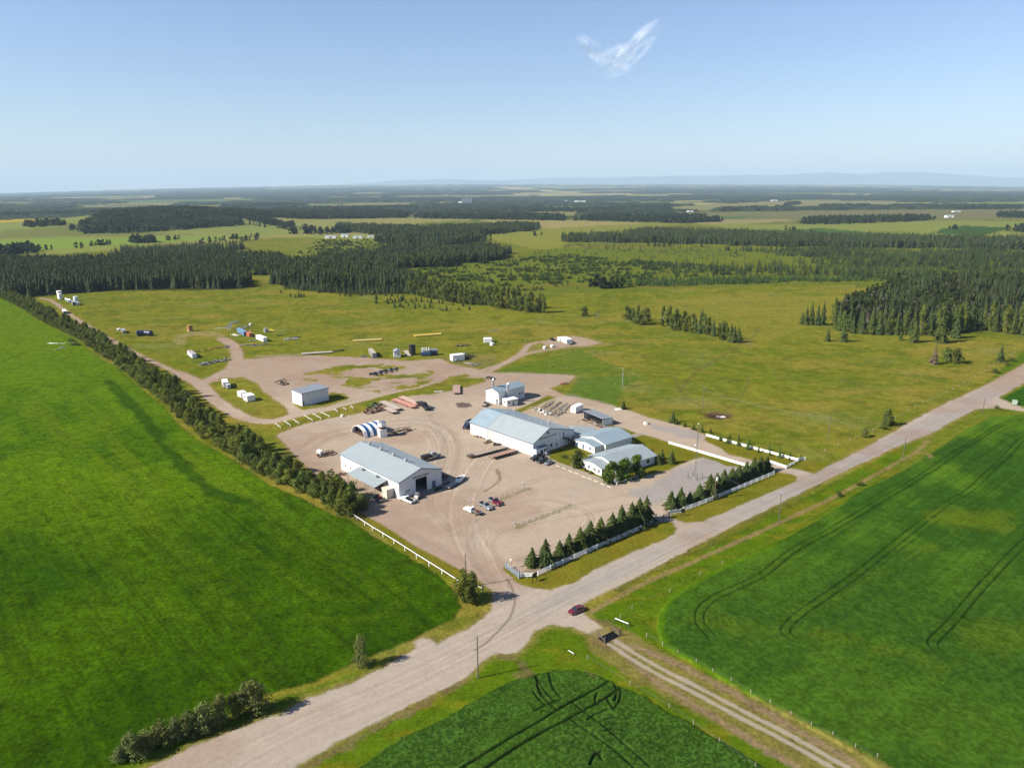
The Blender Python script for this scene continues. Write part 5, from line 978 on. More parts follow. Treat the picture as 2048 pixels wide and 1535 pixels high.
# --- offices
def ell(t, W, L_, he, hr, roof, over=.5, rf=.5, x0=0, y0=0, nm='wall'):
    m = MB(); xr = x0 + W * rf
    m.poly([(x0, y0, 0), (x0 + W, y0, 0), (x0 + W, y0, he), (xr, y0, hr), (x0, y0, he)]); m.poly([(x0 + W, y0 + L_, 0), (x0, y0 + L_, 0), (x0, y0 + L_, he), (xr, y0 + L_, hr), (x0 + W, y0 + L_, he)])
    m.poly([(x0, y0, 0), (x0, y0, he), (x0, y0 + L_, he), (x0, y0 + L_, 0)]); m.poly([(x0 + W, y0, 0), (x0 + W, y0 + L_, 0), (x0 + W, y0 + L_, he), (x0 + W, y0, he)]); m.build(nm, mWp, t)
    s = (hr - he) / (W * rf); s2 = (hr - he) / (W * (1 - rf)); r = MB()
    r.loft([[(x0 - over, y, he - s * over + .02), (xr, y, hr + .02), (xr, y, hr + .16), (x0 - over, y, he - s * over + .16)] for y in (y0 - over, y0 + L_ + over)])
    r.loft([[(xr, y, hr + .02), (x0 + W + over, y, he - s2 * over + .02), (x0 + W + over, y, he - s2 * over + .16), (xr, y, hr + .16)] for y in (y0 - over, y0 + L_ + over)])
    r.build('roof', roof, t)
# front office: y axis runs from the driveway front towards the pasture; x from the tree side to the yard side
B_ = np.array(P(1203, 952)); D_ = np.array(P(1297, 924)); e = (D_ - B_); Lf = np.linalg.norm(e); e /= Lf; rz = math.atan2(-e[0], e[1])
t = thing('front_office', 'long low white office with shallow pale blue roof and four front windows', 'building', B_, rz)
Wd = abs(np.dot(np.array(P(1165, 935)) - B_, np.array([-e[1], e[0]])))
Wd = min(max(Wd, 11), 15)
def lx(x): return -x   # yard side is negative x
m = MB()
def box_gable(t, w, y0, y1, he, hr, roof, over, xs=0, nm='wall', rn='roof'):
    x0, x1 = -xs - w, -xs; xm = (x0 + x1) / 2; m = MB()
    m.poly([(x0, y0, 0), (x1, y0, 0), (x1, y0, he), (xm, y0, hr), (x0, y0, he)]); m.poly([(x1, y1, 0), (x0, y1, 0), (x0, y1, he), (xm, y1, hr), (x1, y1, he)])
    m.poly([(x0, y0, 0), (x0, y0, he), (x0, y1, he), (x0, y1, 0)]); m.poly([(x1, y0, 0), (x1, y1, 0), (x1, y1, he), (x1, y0, he)]); m.build(nm, mWp, t)
    s = (hr - he) / (w / 2); r = MB()
    for sg in (-1, 1):
        xe = xm + sg * (w / 2 + over); ze = he - s * over; r.loft([[(xe, y, ze + .02), (xm, y, hr + .02), (xm, y, hr + .16), (xe, y, ze + .16)] for y in (y0 - over, y1 + over)])
    r.build(rn, roof, t)
box_gable(t, Wd, 0, 5.0, 2.9, 3.9, mR, .5, 0, 'wall', 'porch_roof')
box_gable(t, Wd + 3.2, 5.0, Lf + 1, 3.3, 5.2, mR, .7, -2.2, 'wing_wall', 'main_roof')
for k, q in enumerate((.13, .36, .66, .86)):
    x = -Wd * (1 - q) if True else 0
    o = MB().box(x - .75, x + .75, -.06, -.003, .7, 2.3).build('window', mWp, t); m = MB(); m.box(x - .62, x - .06, -.09, -.065, .8, 2.2); m.box(x + .06, x + .62, -.09, -.065, .8, 2.2); m.build('pane', M('office_pane', (.10, .12, .14), .15), o)
o = MB().box(2.203, 2.26, Lf - 3.4, Lf - 1.8, 1.0, 2.4).build('window', mGl, t)
vent(t, -Wd * .55, Lf * .4, 4.9, .3, .7); vent(t, -Wd * .8, Lf * .42, 4.5, .3, .8)
# rear office
B_ = np.array(P(1192, 911)); D_ = np.array(P(1243, 895)); e = (D_ - B_); Lr = np.linalg.norm(e) ; e /= np.linalg.norm(e); rz = math.atan2(-e[0], e[1])
t = thing('rear_office', 'white bungalow office with stepped pale blue roof behind the front office', 'building', P(1189, 907), rz)
box_gable(t, 11, 0, 4.5, 2.8, 3.7, mRb, .5, 0, 'wall', 'porch_roof'); box_gable(t, 14.5, 4.5, 19.5, 3.3, 5.0, mRb, .6, -1.5, 'wing_wall', 'main_roof')
for q in (.12, .42, .78): x = -11 * (1 - q); o = MB().box(x - .5, x + .5, -.06, -.003, .2 if q == .42 else .9, 2.2).build('door' if q == .42 else 'window', mTrim, t)
for y in (8, 11.5, 15): vent(t, -6.2, y, 4.75, .25, .6)
# loafing shed with open front
B_, rz, w0, l0 = frame((1168, 836), (1205, 852), (1214, 848)); t = thing('open_shed', 'open-fronted shed with slate grey roof sheltering rusty parts by the drive', 'shed', B_, rz); W, L_ = 5.5, l0
m = MB().box(W - .15, W, 0, L_, 0, 3.0); m.box(0, W, 0, .15, 0, 2.9); m.box(0, W, L_ - .15, L_, 0, 2.9); m.build('wall', mWp, t); MB().loft([[(-.6, y, 3.5), (W + .4, y, 2.9), (W + .4, y, 3.05), (-.6, y, 3.65)] for y in (-.4, L_ + .4)]).build('roof', mRoofG, t)
for y in np.linspace(.2, L_ - .2, 5): MB().box(-.1, .1, y - .1, y + .1, 0, 3.45).build('post', mBlack, t)
MB().box(.4, W - .3, .3, L_ - .3, .02, .1).build('floor', mDk, t)  # shade under the shed roof is put into the floor colour
# ================================================================ FENCES, RAILS, POLES
def run(name, label, pts, step, rails, post=(.12, 1.3), pm=None, rm=None, rw=.06, rh=.14, cat='fence', group=None, off=0, board=None, px=True):
    w = PP(pts) if px else np.array(pts); t = thing(name, label, cat, w[0], 0, group); w = w - w[0]; n = 0
    pmesh = MB().box(-post[0] / 2, post[0] / 2, -post[0] / 2, post[0] / 2, -.1, post[1]).build('post', pm or mFence, data=True)
    for a, b in zip(w[:-1], w[1:]):
        d = np.linalg.norm(b - a); k = max(1, round(d / step)); ang = math.atan2(b[1] - a[1], b[0] - a[0])
        for i in range(k + (1 if b is w[-1] or (b == w[-1]).all() else 0)):
            if n > 96: break
            q = a + (b - a) * i / k; o = link('post', pmesh, t, (q[0], q[1], 0)); o.rotation_euler[2] = ang; n += 1
        if rails:
            m = MB(); nx, ny = -math.sin(ang) * (post[0] / 2 + rw / 2 + .004), math.cos(ang) * (post[0] / 2 + rw / 2 + .004)
            for z in rails: m.bar((a[0] + nx, a[1] + ny, z), (b[0] + nx, b[1] + ny, z), rw, rh)
            m.build('rail' if rh > .02 else 'wire', rm or mFence, t)
        if board:
            m = MB(); nx, ny = -math.sin(ang) * .09, math.cos(ang) * .09; m.bar((a[0] + nx, a[1] + ny, (board[0] + board[1]) / 2), (b[0] + nx, b[1] + ny, (board[0] + board[1]) / 2), .05, board[1] - board[0]); m.build('boards', mWp, t)
    return t
run('rail_fence', 'low white single-pipe fence from the shelterbelt to the yard entrance', [(699, 1031), (745, 1061), (788, 1087), (833, 1116), (884, 1148), (915, 1168), (934, 1178)], 5.2, [1.25], (.16, 1.2), mWp, mWp, .14, .16)
run('rail_fence', 'white four-rail fence in front of the spruce row by the corner gate', [(1076, 1151), (1149, 1117), (1237, 1079), (1303, 1050), (1312, 1037)], 4.4, [.3, .65, 1.0, 1.35], (.14, 1.55), rw=.05, rh=.12)
run('rail_fence', 'white four-rail fence in front of the spruce row beyond the middle gate', [(1366, 1022), (1398, 1011), (1465, 984), (1548, 949)], 3.4, [.3, .65, 1.0, 1.35], (.14, 1.55), rw=.05, rh=.12)
run('board_fence', 'solid white board fence along the office lawn side of the drive', [(1337, 887), (1405, 907), (1489, 932), (1500, 936)], 3, [], (.12, 1.1), mWp, board=(.1, 1.1))
run('board_fence', 'solid white board fence with saplings on the pasture side of the drive', [(1412, 872), (1500, 896), (1596, 922)], 3, [], (.12, 1.1), mWp, board=(.1, 1.1))
run('rail_fence', 'short greyish rail fence closing the drive end at the main road', [(1540, 926), (1572, 937), (1588, 928), (1597, 922)], 3, [.4, .75, 1.1], (.14, 1.25), rw=.05, rh=.2)
run('rail_fence', 'bright white corner panel at the road end of the board fence', [(1597, 922), (1610, 920)], 3, [.4, .7, 1.0, 1.3], (.18, 1.5), mWp, mWp, .05, .16)
run('parking_rail', 'upper weedy parking rail with white posts behind the parked pickups', [(988, 999), (1053, 978)], 2.2, [.6], (.1, .75), mWp, mWood, .08, .1, 'rail'); run('parking_rail', 'lower weedy parking rail with white posts in the open yard', [(1030, 1053), (1137, 1016)], 2.4, [.6], (.1, .75), mWp, mWood, .08, .1, 'rail')
run('parking_rail', 'white pipe rail in front of the office poplars', [(1234, 970), (1262, 961), (1288, 951)], 3.6, [.95], (.12, 1.0), mWp, mWp, .1, .12, 'rail')
run('pasture_fence', 'wire fence with small pale posts along the back of the upper yard', [(545, 709), (620, 705), (700, 700), (780, 698), (836, 697), (892, 695), (948, 692), (991, 689), (1040, 685), (1061, 680)], 7, [.9], (.13, 1.0), mWood, mGrey, .015, .015)
run('pasture_fence', 'wire fence with small pale posts looping round the white trailer pad', [(1050, 683), (1075, 676), (1106, 670)], 6, [.9], (.13, 1.0), mWood, mGrey, .015, .015)
run('pasture_fence', 'wire fence with pale posts below the trailer pad', [(1157, 697), (1140, 703), (1126, 708), (1100, 717), (1099, 729), (1114, 734), (1135, 735), (1170, 736), (1203, 736), (1228, 736)], 7, [.9], (.13, 1.0), mWood, mGrey, .015, .015)
run('pasture_fence', 'short wire fence around the reedy corner by the light pole', [(1251, 741), (1268, 749), (1279, 755), (1260, 759), (1243, 763), (1230, 768)], 6, [.9], (.13, 1.0), mWood, mGrey, .015, .015)
run('field_fence', 'thin post and wire fence between the farm track and the right crop', [(1241, 1238), (1265, 1222), (1293, 1274), (1325, 1291), (1355, 1308), (1392, 1326), (1425, 1345), (1462, 1364), (1501, 1388), (1540, 1408), (1581, 1431), (1622, 1453), (1665, 1472), (1710, 1497), (1754, 1516)][2:], 7.2, [.6, 1.0], (.12, 1.2), mWood, mGrey, .012, .012)
run('field_fence', 'thin post and wire fence between the farm track and the lower crop', [(1174, 1318), (1260, 1370), (1338, 1415), (1438, 1485), (1510, 1535)], 8, [.6, 1.0], (.12, 1.2), mWood, mGrey, .012, .012)
run('field_fence', 'wooden post fence along the pasture above the main road ditch', [(1649, 903), (1700, 882), (1745, 862), (1830, 815), (1893, 786), (1960, 748), (2030, 706)], 9, [.6, 1.0], (.14, 1.2), mWood, mGrey, .012, .012)
run('field_fence', 'faint post line on the road side of the right crop', [(1241, 1236), (1264, 1218), (1339, 1184), (1400, 1150), (1445, 1128)], 9, [.9], (.12, 1.2), mWood, mGrey, .012, .012)
for i, (a, b) in enumerate([((550, 849), (561, 857)), ((569, 845), (581, 853)), ((586, 841), (598, 849)), ((608, 833), (625, 843)), ((626, 830), (642, 839)), ((642, 827), (659, 835)), ((668, 821), (675, 825)), ((686, 818), (692, 821)), ((701, 815), (706, 817))]):
    run('parking_rail', f'{ORD[i]} white pipe hitching rail from the shelterbelt on the grass strip', [a, b], 4, [.75], (.12, .75), mWp, mWp, .14, .14, 'rail', 'white hitching rails on the grass strip')
run('parking_rail', 'single whitish pipe rail lying beside the farm track gate', [(1229, 1243), (1256, 1254)], 6, [.95], (.14, .95), mPole, mWp, .16, .16, 'rail'); run('parking_rail', 'short white rail in the grass left of the farm track', [(1136, 1302), (1147, 1309)], 6, [.3], (.1, .3), mWood, mWp, .1, .1, 'rail')
def gate(label, a, b, h, mat, bars, name='farm_gate'):
    A_, B_ = np.array(P(*a)), np.array(P(*b)); t = thing(name, label, 'gate', A_, math.atan2(B_[1] - A_[1], B_[0] - A_[0])); L_ = np.linalg.norm(B_ - A_)
    for x in (0, L_): MB().box(x - .12, x + .12, -.12, .12, 0, h + .3).build('post', mat, t)
    for k in range(bars): z = .25 + (h - .3) * k / (bars - 1); MB().bar((.14, 0, z), (L_ - .14, 0, z), .06, .07).build('bar', mat, t)
    for x in (.3, L_ / 2, L_ - .3): MB().box(x - .04, x + .04, -.06, .06, .2, h).build('upright', mat, t)
    return t
gate('blue-grey tubular gate swung open at the corner entrance', (1012, 1137), (1038, 1157), 1.9, mFenceB, 7)
gate('blue-grey tubular gate leaf at the left of the middle entrance', (1303, 1050), (1312, 1038), 1.7, mFenceB, 6); gate('grey gate leaf folded back at the right of the middle entrance', (1327, 1039), (1338, 1034), 1.7, mGrey, 6)
def bsign(label, a, b, h, wr=True):
    A_, B_ = np.array(P(*a)), np.array(P(*b)); t = thing('entrance_sign', label, 'sign', A_, math.atan2(B_[1] - A_[1], B_[0] - A_[0])); L_ = np.linalg.norm(B_ - A_)
    for x in (0, L_ / 2, L_): MB().box(x - .08, x + .08, -.08, .08, 0, h).build('post', mWp, t)
    MB().box(0, L_, -.14, -.084, .45, h - .05).build('board', mWp, t)
    MB().box(L_ * .45, L_ * .68, -.16, -.143, h * .68, h * .74).build('marking', mTrim, t); MB().box(L_ * .08, L_ * .38, -.16, -.143, h * .5, h * .56).build('marking', mFenceB, t)
bsign('white company board beside the corner gate, between gate and black frame', (1041, 1155), (1066, 1155), 1.6); bsign('white company board at the right of the middle gate', (1338, 1029), (1362, 1025), 1.5)
for a, b, lb in (((1065, 1164), (1072, 1160), 'black two-legged notice board at the corner entrance'), ((1362, 1032), (1368, 1030), 'dark two-legged notice board at the middle entrance')):
    A_, B_ = np.array(P(*a)), np.array(P(*b)); t = thing('notice_board', lb, 'sign', A_, math.atan2(B_[1] - A_[1], B_[0] - A_[0])); L_ = np.linalg.norm(B_ - A_) * 1.1
    for x in (0, L_): MB().box(x - .07, x + .07, -.07, .07, 0, 2.4).build('leg', mBlack, t)
    MB().box(-.1, L_ + .1, -.05, .05, 1.2, 2.4).build('board', mBlack, t)
for x, yb, yt, lb in ((1022, 1136, 1120, 'round white lamp on a thin post by the corner gate'),):
    t = thing('gate_lamp', lb, 'lamp', P(x, yb)); MB().cyl((0, 0, 0), (0, 0, 2.3), .05, n=8).build('post', mGalv, t); MB().cyl((0, 0, 2.25), (0, 0, 2.75), .22, .26, 12).build('globe', mWp, t)
for i, (x, y, lb) in enumerate([(942, 1012, 'by the white picker truck'), (1048, 977, 'at the far end of the upper rail'), (1030, 1056, 'at the near end of the lower rail'), (1137, 1018, 'at the far end of the lower rail')]):
    t = thing('parking_sign', 'small white plate sign on a post ' + lb, 'sign', P(x, y), .6); MB().cyl((0, 0, 0), (0, 0, 1.5), .04, n=6).build('post', mGalv, t); MB().box(-.55, .55, -.05, .0, 1.4, 1.9).build('plate', mWp, t)
t = thing('office_sign', 'white rounded sign board at the poplar corner of the office', 'sign', P(1233, 968), .4); MB().box(-.06, .06, -.05, .05, 0, 1.3).build('post', mWp, t); MB().box(-1, 1, -.12, -.06, .8, 2.4).build('board', mWp, t)
t = thing('office_sign', 'small white sign board under the crabapple tree', 'sign', P(1146, 934), .4); MB().box(-.06, .06, -.05, .05, 0, 1.0).build('post', mWp, t); MB().box(-.7, .7, -.12, -.06, .6, 1.7).build('board', mWp, t)
t = thing('office_sign', 'white round-headed post sign at the workshop lawn corner', 'sign', P(1093, 913), .4); MB().cyl((0, 0, 0), (0, 0, 1.2), .06, n=6).build('post', mWp, t); MB().cyl((0, -.06, 1.4), (0, .06, 1.4), .5, n=14).build('board', mWp, t)
# kerb stones along the sidewalk
ks = [(1116, 932), (1128, 936), (1141, 942), (1153, 946), (1167, 953), (1179, 957), (1192, 962), (1205, 968), (1218, 973)]
km = MB().box(-.95, .95, -.14, .14, 0, .16).build('parking_kerb', M('cream_concrete', (.72, .68, .55), .8), data=True)
dk = np.array(P(1218, 973)) - np.array(P(1116, 932))
for i, q in enumerate(ks): o = link('parking_kerb', km, None, (*P(*q), 0)); o.rotation_euler[2] = math.atan2(dk[1], dk[0]); tag(o, f'{ORD[i]} cream parking kerb from the main workshop, beside the office sidewalk', 'kerb', 'parking kerbs in front of the office')
sw = PP([(1076, 918), (1084, 914), (1140, 932), (1196, 953), (1236, 971), (1230, 975), (1180, 953), (1120, 932)]); m = MB(); m.poly([(x, y, .03) for x, y in sw]); tag(m.build('sidewalk', M('pale_paving', A(206, 190, 168), .9, var=.08)), kind='structure')
m = MB(); m.poly([(x, y, .034) for x, y in PP([(1254, 875), (1258, 879), (1286, 869), (1283, 865)])]); tag(m.build('path', M('path_gravel', A(190, 172, 156), .9)), kind='structure')
# --- poles
def pole(label, xb, yb, yt, arm=0, name='power_pole', mat=None, r=.16, xt=None, extra=None):
    t = thing(name, label, 'pole', P(xb, yb)); h = hpx(yb, yt, xb); MB().cyl((0, 0, -.1), (0, 0, h), r, r * .65, 10).build('shaft', mat or mPole, t)
    if arm: MB().box(-arm, arm, -.06, .06, h - .6, h - .45).build('crossarm', mat or mPole, t); [MB().cyl((x, 0, h - .45), (x, 0, h - .2), .05, n=6).build('insulator', mGalv, t) for x in (-arm * .9, arm * .9)]
    else: MB().cyl((0, 0, h), (0, 0, h + .25), .06, n=6).build('insulator', mGalv, t)
    return t, h
pole('grey wooden power pole on the lower verge of the main road, nearest', 956, 1355, 1272); pole('wooden power pole standing at the yard entrance behind the aspen clump', 932, 1174, 1106); pole('wooden power pole on the right verge, where the dirt trail starts', 1557, 1046, 987); pole('wooden power pole on the right verge near the field approach', 1806, 916, 873); pole('wooden power pole at the far right farm approach', 1965, 826, 792)
t, h = pole('power pole in the pasture left of the burnt patch, with a crossarm', 1406, 815, 774, .8); t, h = pole('power pole in the pasture right of the burnt patch, with a crossarm', 1656, 877, 833, .9)
t, h = pole('power pole with white transformer inside the far spruce row', 1429, 998, 943); MB().cyl((.35, 0, h - 3.0), (.35, 0, h - 1.9), .32, n=12).build('transformer', mWp, t)
t, h = pole('pale pole with a curved lamp arm at the reedy corner', 1245, 774, 736, name='light_pole', mat=mGalv); MB().bar((0, 0, h - .1), (-3.2, .4, h), .1, .1).cyl((0, 0, h - 4), (0, 0, h - 3), .35, n=10).build('lamp_arm', mGalv, t)
t = thing('radio_mast', 'tall thin guyed radio mast on the grey gravel behind the spruces', 'mast', P(1390, 957)); hm = hpx(957, 848, 1390)
m = MB()
for k in range(3): a = k * 2.09; m.bar((.28 * math.cos(a), .28 * math.sin(a), 0), (.16 * math.cos(a), .16 * math.sin(a), hm), .06, .06)
for z in np.arange(.6, hm - .5, .8):
    for k in range(3): a, b = k * 2.09, (k + 1) * 2.09; m.bar((.26 * math.cos(a), .26 * math.sin(a), z), (.26 * math.cos(b), .26 * math.sin(b), z + .4), .035, .035)
m.build('lattice', mGrey, t); MB().cyl((0, 0, hm), (0, 0, hm + .5), .16, n=8).build('beacon', mWp, t); MB().cyl((-.5, 0, hm * .62), (-.5, .4, hm * .62), .3, n=10).build('dish', mWp, t); MB().box(-.5, .5, -.5, .5, 0, .4).build('footing', mCon, t)
for i, (x, y) in enumerate([(1376, 956), (1386, 951), (1404, 956), (1394, 961)]): t = thing('bollard', ['left', 'rear', 'right', 'front'][i] + ' dark bollard guarding the radio mast', 'bollard', P(x, y), 0, 'bollards round the radio mast'); MB().cyl((0, 0, 0), (0, 0, 1.7), .13, n=8).build('shaft', mPole, t)
t = thing('aerial', 'tall thin roof-height aerial with short cross rods in front of the office', 'antenna', P(1231, 946)); m = MB().cyl((0, 0, 0), (0, 0, 9.5), .06, n=6); m.build('shaft', mGalv, t); MB().bar((-1.2, 0, 9.0), (1.2, 0, 9.0), .04).bar((-1.6, 0, 7.2), (.3, 0, 7.2), .05).build('crossarm', mGalv, t)
t = thing('corner_post', 'blue and white welded pipe post at the yard entrance beside the aspens', 'post', P(966, 1187)); MB().cyl((0, 0, 0), (0, 0, 2.6), .12, n=8).build('shaft', mFenceB, t); MB().bar((0, 0, 1.6), (-1.5, .7, 1.9), .12).build('brace', mWp, t)
t = thing('mast_post', 'grey steel post with small satellite dish beside the shelterbelt tip', 'post', P(703, 996)); MB().cyl((0, 0, 0), (0, 0, 3.2), .12, n=8).build('shaft', mGalv, t); MB().cyl((.5, 0, 2.2), (.7, .1, 2.4), .35, .1, 10).build('dish', mWp, t)
# cattle guard on the farm track
A_, B_ = np.array(P(1203, 1281)), np.array(P(1232, 1267)); t = thing('cattle_guard', 'black steel cattle guard set across the farm track', 'cattle guard', A_, math.atan2(B_[1] - A_[1], B_[0] - A_[0])); L_ = np.linalg.norm(B_ - A_)
MB().box(0, L_, -1.1, 1.1, .0, .05).build('pit', mDk, t); m = MB()  # pit is a flat sheet, its shade put into the near-black colour
for k in range(9): y = -1.05 + k * .262; m.bar((0, y, .16), (L_, y, .16), .09)
m.build('grid', mBlack, t)
for x in (0, L_): m = MB(); m.bar((x, -1.1, 0), (x, -1.1, 1.7), .16); m.bar((x, 1.1, 0), (x, 1.1, 1.7), .16); m.bar((x, -1.1, 1.0), (x, 1.1, 1.0), .1); m.bar((x, -1.1, .2), (x, 1.1, 1.5), .1); m.build('wing', mPole, t)
# ================================================================ VEHICLES
wheel_cache = {}
def wheel_mesh(r, w):
    if (r, w) not in wheel_cache: wheel_cache[(r, w)] = (MB().cyl((0, -w / 2, 0), (0, w / 2, 0), r, n=16).build('wheel', mTyre, data=True), MB().cyl((0, -w / 2 - .02, 0), (0, w / 2 + .02, 0), r * .58, n=12).build('rim', mRim, data=True))
    return wheel_cache[(r, w)]
def wheels(t, xs, half, r=.38, w=.26):
    a, b = wheel_mesh(r, w)
    for x in xs:
        for s in (-1, 1): o = link('wheel', a, t, (x, s * (half - w / 2), r)); link('rim', b, o)
def head(tail, nose, L_):
    T_, N_ = np.array(P(*tail)), np.array(P(*nose)); d = N_ - T_; return (T_ + N_) / 2, math.atan2(d[1], d[0])
def sec(x, w, z0, zm, z1, tw=.92): return [(x, -w, z0), (x, w, z0), (x, w, zm), (x, w * tw, z1), (x, -w * tw, z1), (x, -w, zm)]
def pickup(label, tail, nose, mat, L_=5.9, Wd=1.0, low=None, cargo=None, flat=False, bed=None, name='pickup_truck', crew=True, sc=1.0):
    c, a = head(tail, nose, L_); t = thing(name, label, 'pickup', c, a); h = L_ / 2; cb = h * (-.02 if crew else .15)
    m = MB(); m.loft([sec(cb - .1, Wd, .42, .95, 1.12), sec(h * .38, Wd, .42, .95, 1.14), sec(h * .42, Wd, .42, .95, 1.12), sec(h * .9, Wd * .96, .42, .9, 1.02), sec(h, Wd * .9, .48, .8, .9)]); m.build('body', mat, t)
    rf_ = h * .30; m = MB(); m.loft([sec(cb - .08, Wd * .93, 1.1, 1.3, 1.76, .88), sec(cb + .12, Wd * .9, 1.1, 1.35, 1.86, .88), sec(rf_ - .45, Wd * .9, 1.1, 1.35, 1.86, .88), sec(rf_ + .12, Wd * .93, 1.1, 1.15, 1.22, .95)]); m.build('cab', mat, t)
    m = MB(); x0, x1 = rf_ - .40, rf_ + .16; m.poly([(x0, -Wd * .74, 1.86), (x1 + .02, -Wd * .84, 1.26), (x1 + .02, Wd * .84, 1.26), (x0, Wd * .74, 1.86)][::-1]); m.build('windscreen', mGl, t)
    for s in (-1, 1):
        m = MB(); p = [(cb + .15, s * Wd * .925, 1.32), (rf_ - .12, s * Wd * .925, 1.32), (rf_ - .5, s * Wd * .83, 1.74), (cb + .2, s * Wd * .83, 1.74)]; m.poly(p if s < 0 else p[::-1]); m.build('side_window', mGl, t)
    m = MB(); m.poly([(cb - .1, -Wd * .7, 1.7), (cb - .1, Wd * .7, 1.7), (cb - .1, Wd * .76, 1.32), (cb - .1, -Wd * .76, 1.32)]); m.build('rear_window', mGl, t)
    if flat: MB().box(-h, cb - .14, -Wd * 1.04, Wd * 1.04, .9, 1.02).build('flat_deck', bed or mGrey, t); MB().box(-h + .2, cb - .1, -.35, .35, .5, .9).build('chassis', mBlack, t)
    else:
        m = MB()
        for s in (-1, 1): m.box(-h, cb - .1, min(s * Wd, s * (Wd - .12)), max(s * Wd, s * (Wd - .12)), .45, 1.15)
        m.box(-h, -h + .1, -Wd + .12, Wd - .12, .45, 1.15); m.build('bed_wall', low or mat, t); MB().box(-h + .1, cb - .12, -Wd + .13, Wd - .13, .5, .66).build('bed_floor', bed or mBlack, t)
    for s in (-1, 1): MB().box(h * .97, h * 1.005, s * Wd * .72 - .16, s * Wd * .72 + .16, .72, .88).build('headlight', mGalv, t)
    MB().box(h - .02, h + .1, -Wd * .9, Wd * .9, .42, .62).build('bumper', mSilver, t)
    wheels(t, (-h * .6, h * .6), Wd)
    if cargo:
        r = random.Random(len(label)); m = MB()
        for k in range(9): x = r.uniform(-h + .5, cb - .4); y = r.uniform(-.6, .6); s = r.uniform(.2, .42); m.box(x - s, x + s, y - s, y + s, .67 if not flat else 1.02, .95 + r.uniform(.1, .7), rz=r.uniform(0, 1.5))
        m.build('cargo', cargo, t)
    t.scale = (sc,) * 3; return t
def car(label, tail, nose, mat, L_=4.6, sc=1.0):
    c, a = head(tail, nose, L_); t = thing('parked_car', label, 'car', c, a); h = L_ / 2; Wd = .9
    m = MB(); m.loft([sec(-h, .72, .45, .7, .82), sec(-h * .93, .82, .3, .75, .92), sec(-h * .5, Wd, .25, .8, .98), sec(0, Wd, .25, .8, .98), sec(h * .45, Wd, .25, .78, .96), sec(h * .85, .84, .28, .7, .82), sec(h, .7, .38, .6, .68)]); m.build('body', mat, t, smooth=False)
    m = MB(); m.loft([sec(-h * .72, .72, .9, .92, .95, .95), sec(-h * .35, .74, .9, 1.1, 1.38, .86), sec(h * .02, .76, .9, 1.1, 1.44, .86), sec(h * .48, .76, .88, .92, .96, .95)]); m.build('cabin', mGl, t); MB().loft([sec(-h * .36, .62, 1.36, 1.4, 1.42), sec(h * .06, .64, 1.4, 1.45, 1.48)]).build('roof', mat, t)
    m = MB()
    for s in (-1, 1): m.bar((-h * .35, s * .63, 1.4), (-h * .74, s * .7, .95), .09); m.bar((h * .02, s * .64, 1.45), (h * .49, s * .72, .96), .08); m.bar((-h * .15, s * .66, 1.44), (-h * .15, s * .78, .95), .08)
    m.build('pillar', mat, t)
    for s in (-1, 1): MB().box(h * .86, h * .985, s * .58 - .16, s * .58 + .16, .58, .74).build('headlight', mGalv, t)
    wheels(t, (-h * .58, h * .6), .88, .32, .2); t.scale = (sc,) * 3; return t
car('dark maroon sedan with open door stopped at the farm track mouth', (1168, 1217), (1139, 1229), mMaroon, 4.7); 
pickup('white extended-cab pickup parked at the near corner of the left workshop', (829, 1008), (800, 996), mWp, 6.2, bed=mRust, cargo=mBlack)
pickup('dark green pickup with pale lower sides beside the lean-to', (766, 1004), (743, 994), M('dark_green_paint', (.01, .03, .03), .25), 5.8, low=mSilver, cargo=mRed)
pickup('white pickup hitched to a flat trailer right of the left workshop', (928, 953), (912, 969), mWp, 6.0, bed=mBlack)
pickup('white picker truck with red winch on its deck, front of the parked three', (962, 1031), (929, 1018), mWp, 7.0, flat=True, cargo=mRust, bed=mSilver); pickup('silver crew-cab pickup between the white and maroon parked pickups', (958, 1006), (985, 1023), mSilver, 6.0); pickup('maroon pickup with silver lower panels, right of the parked three', (977, 998), (1003, 1014), mMaroon, 6.0, low=mSilver)
pickup('black pickup with chrome wheels closest to the main workshop entrance', (1085, 913), (1061, 922), mBlack, 6.0); pickup('black pickup parked between the first black pickup and the silver car', (1092, 918), (1075, 927), M('black_paint_two', (.02, .022, .03), .25), 5.7); car('silver compact car at the end of the row by the lawn', (1104, 924), (1090, 931), mSilver, 4.4)
pickup('navy pickup with an open flat bed in front of the wash bay', (963, 816), (979, 806), mNav, 5.8, flat=True, bed=mBrass)
pickup('small dark pickup at the left end of the white camp trailer', (1109, 682), (1100, 679), mBlack, 5.2)
pickup('grey pickup tucked against the right end of the camp trailer', (1136, 690), (1148, 687), mGrey, 5.2)
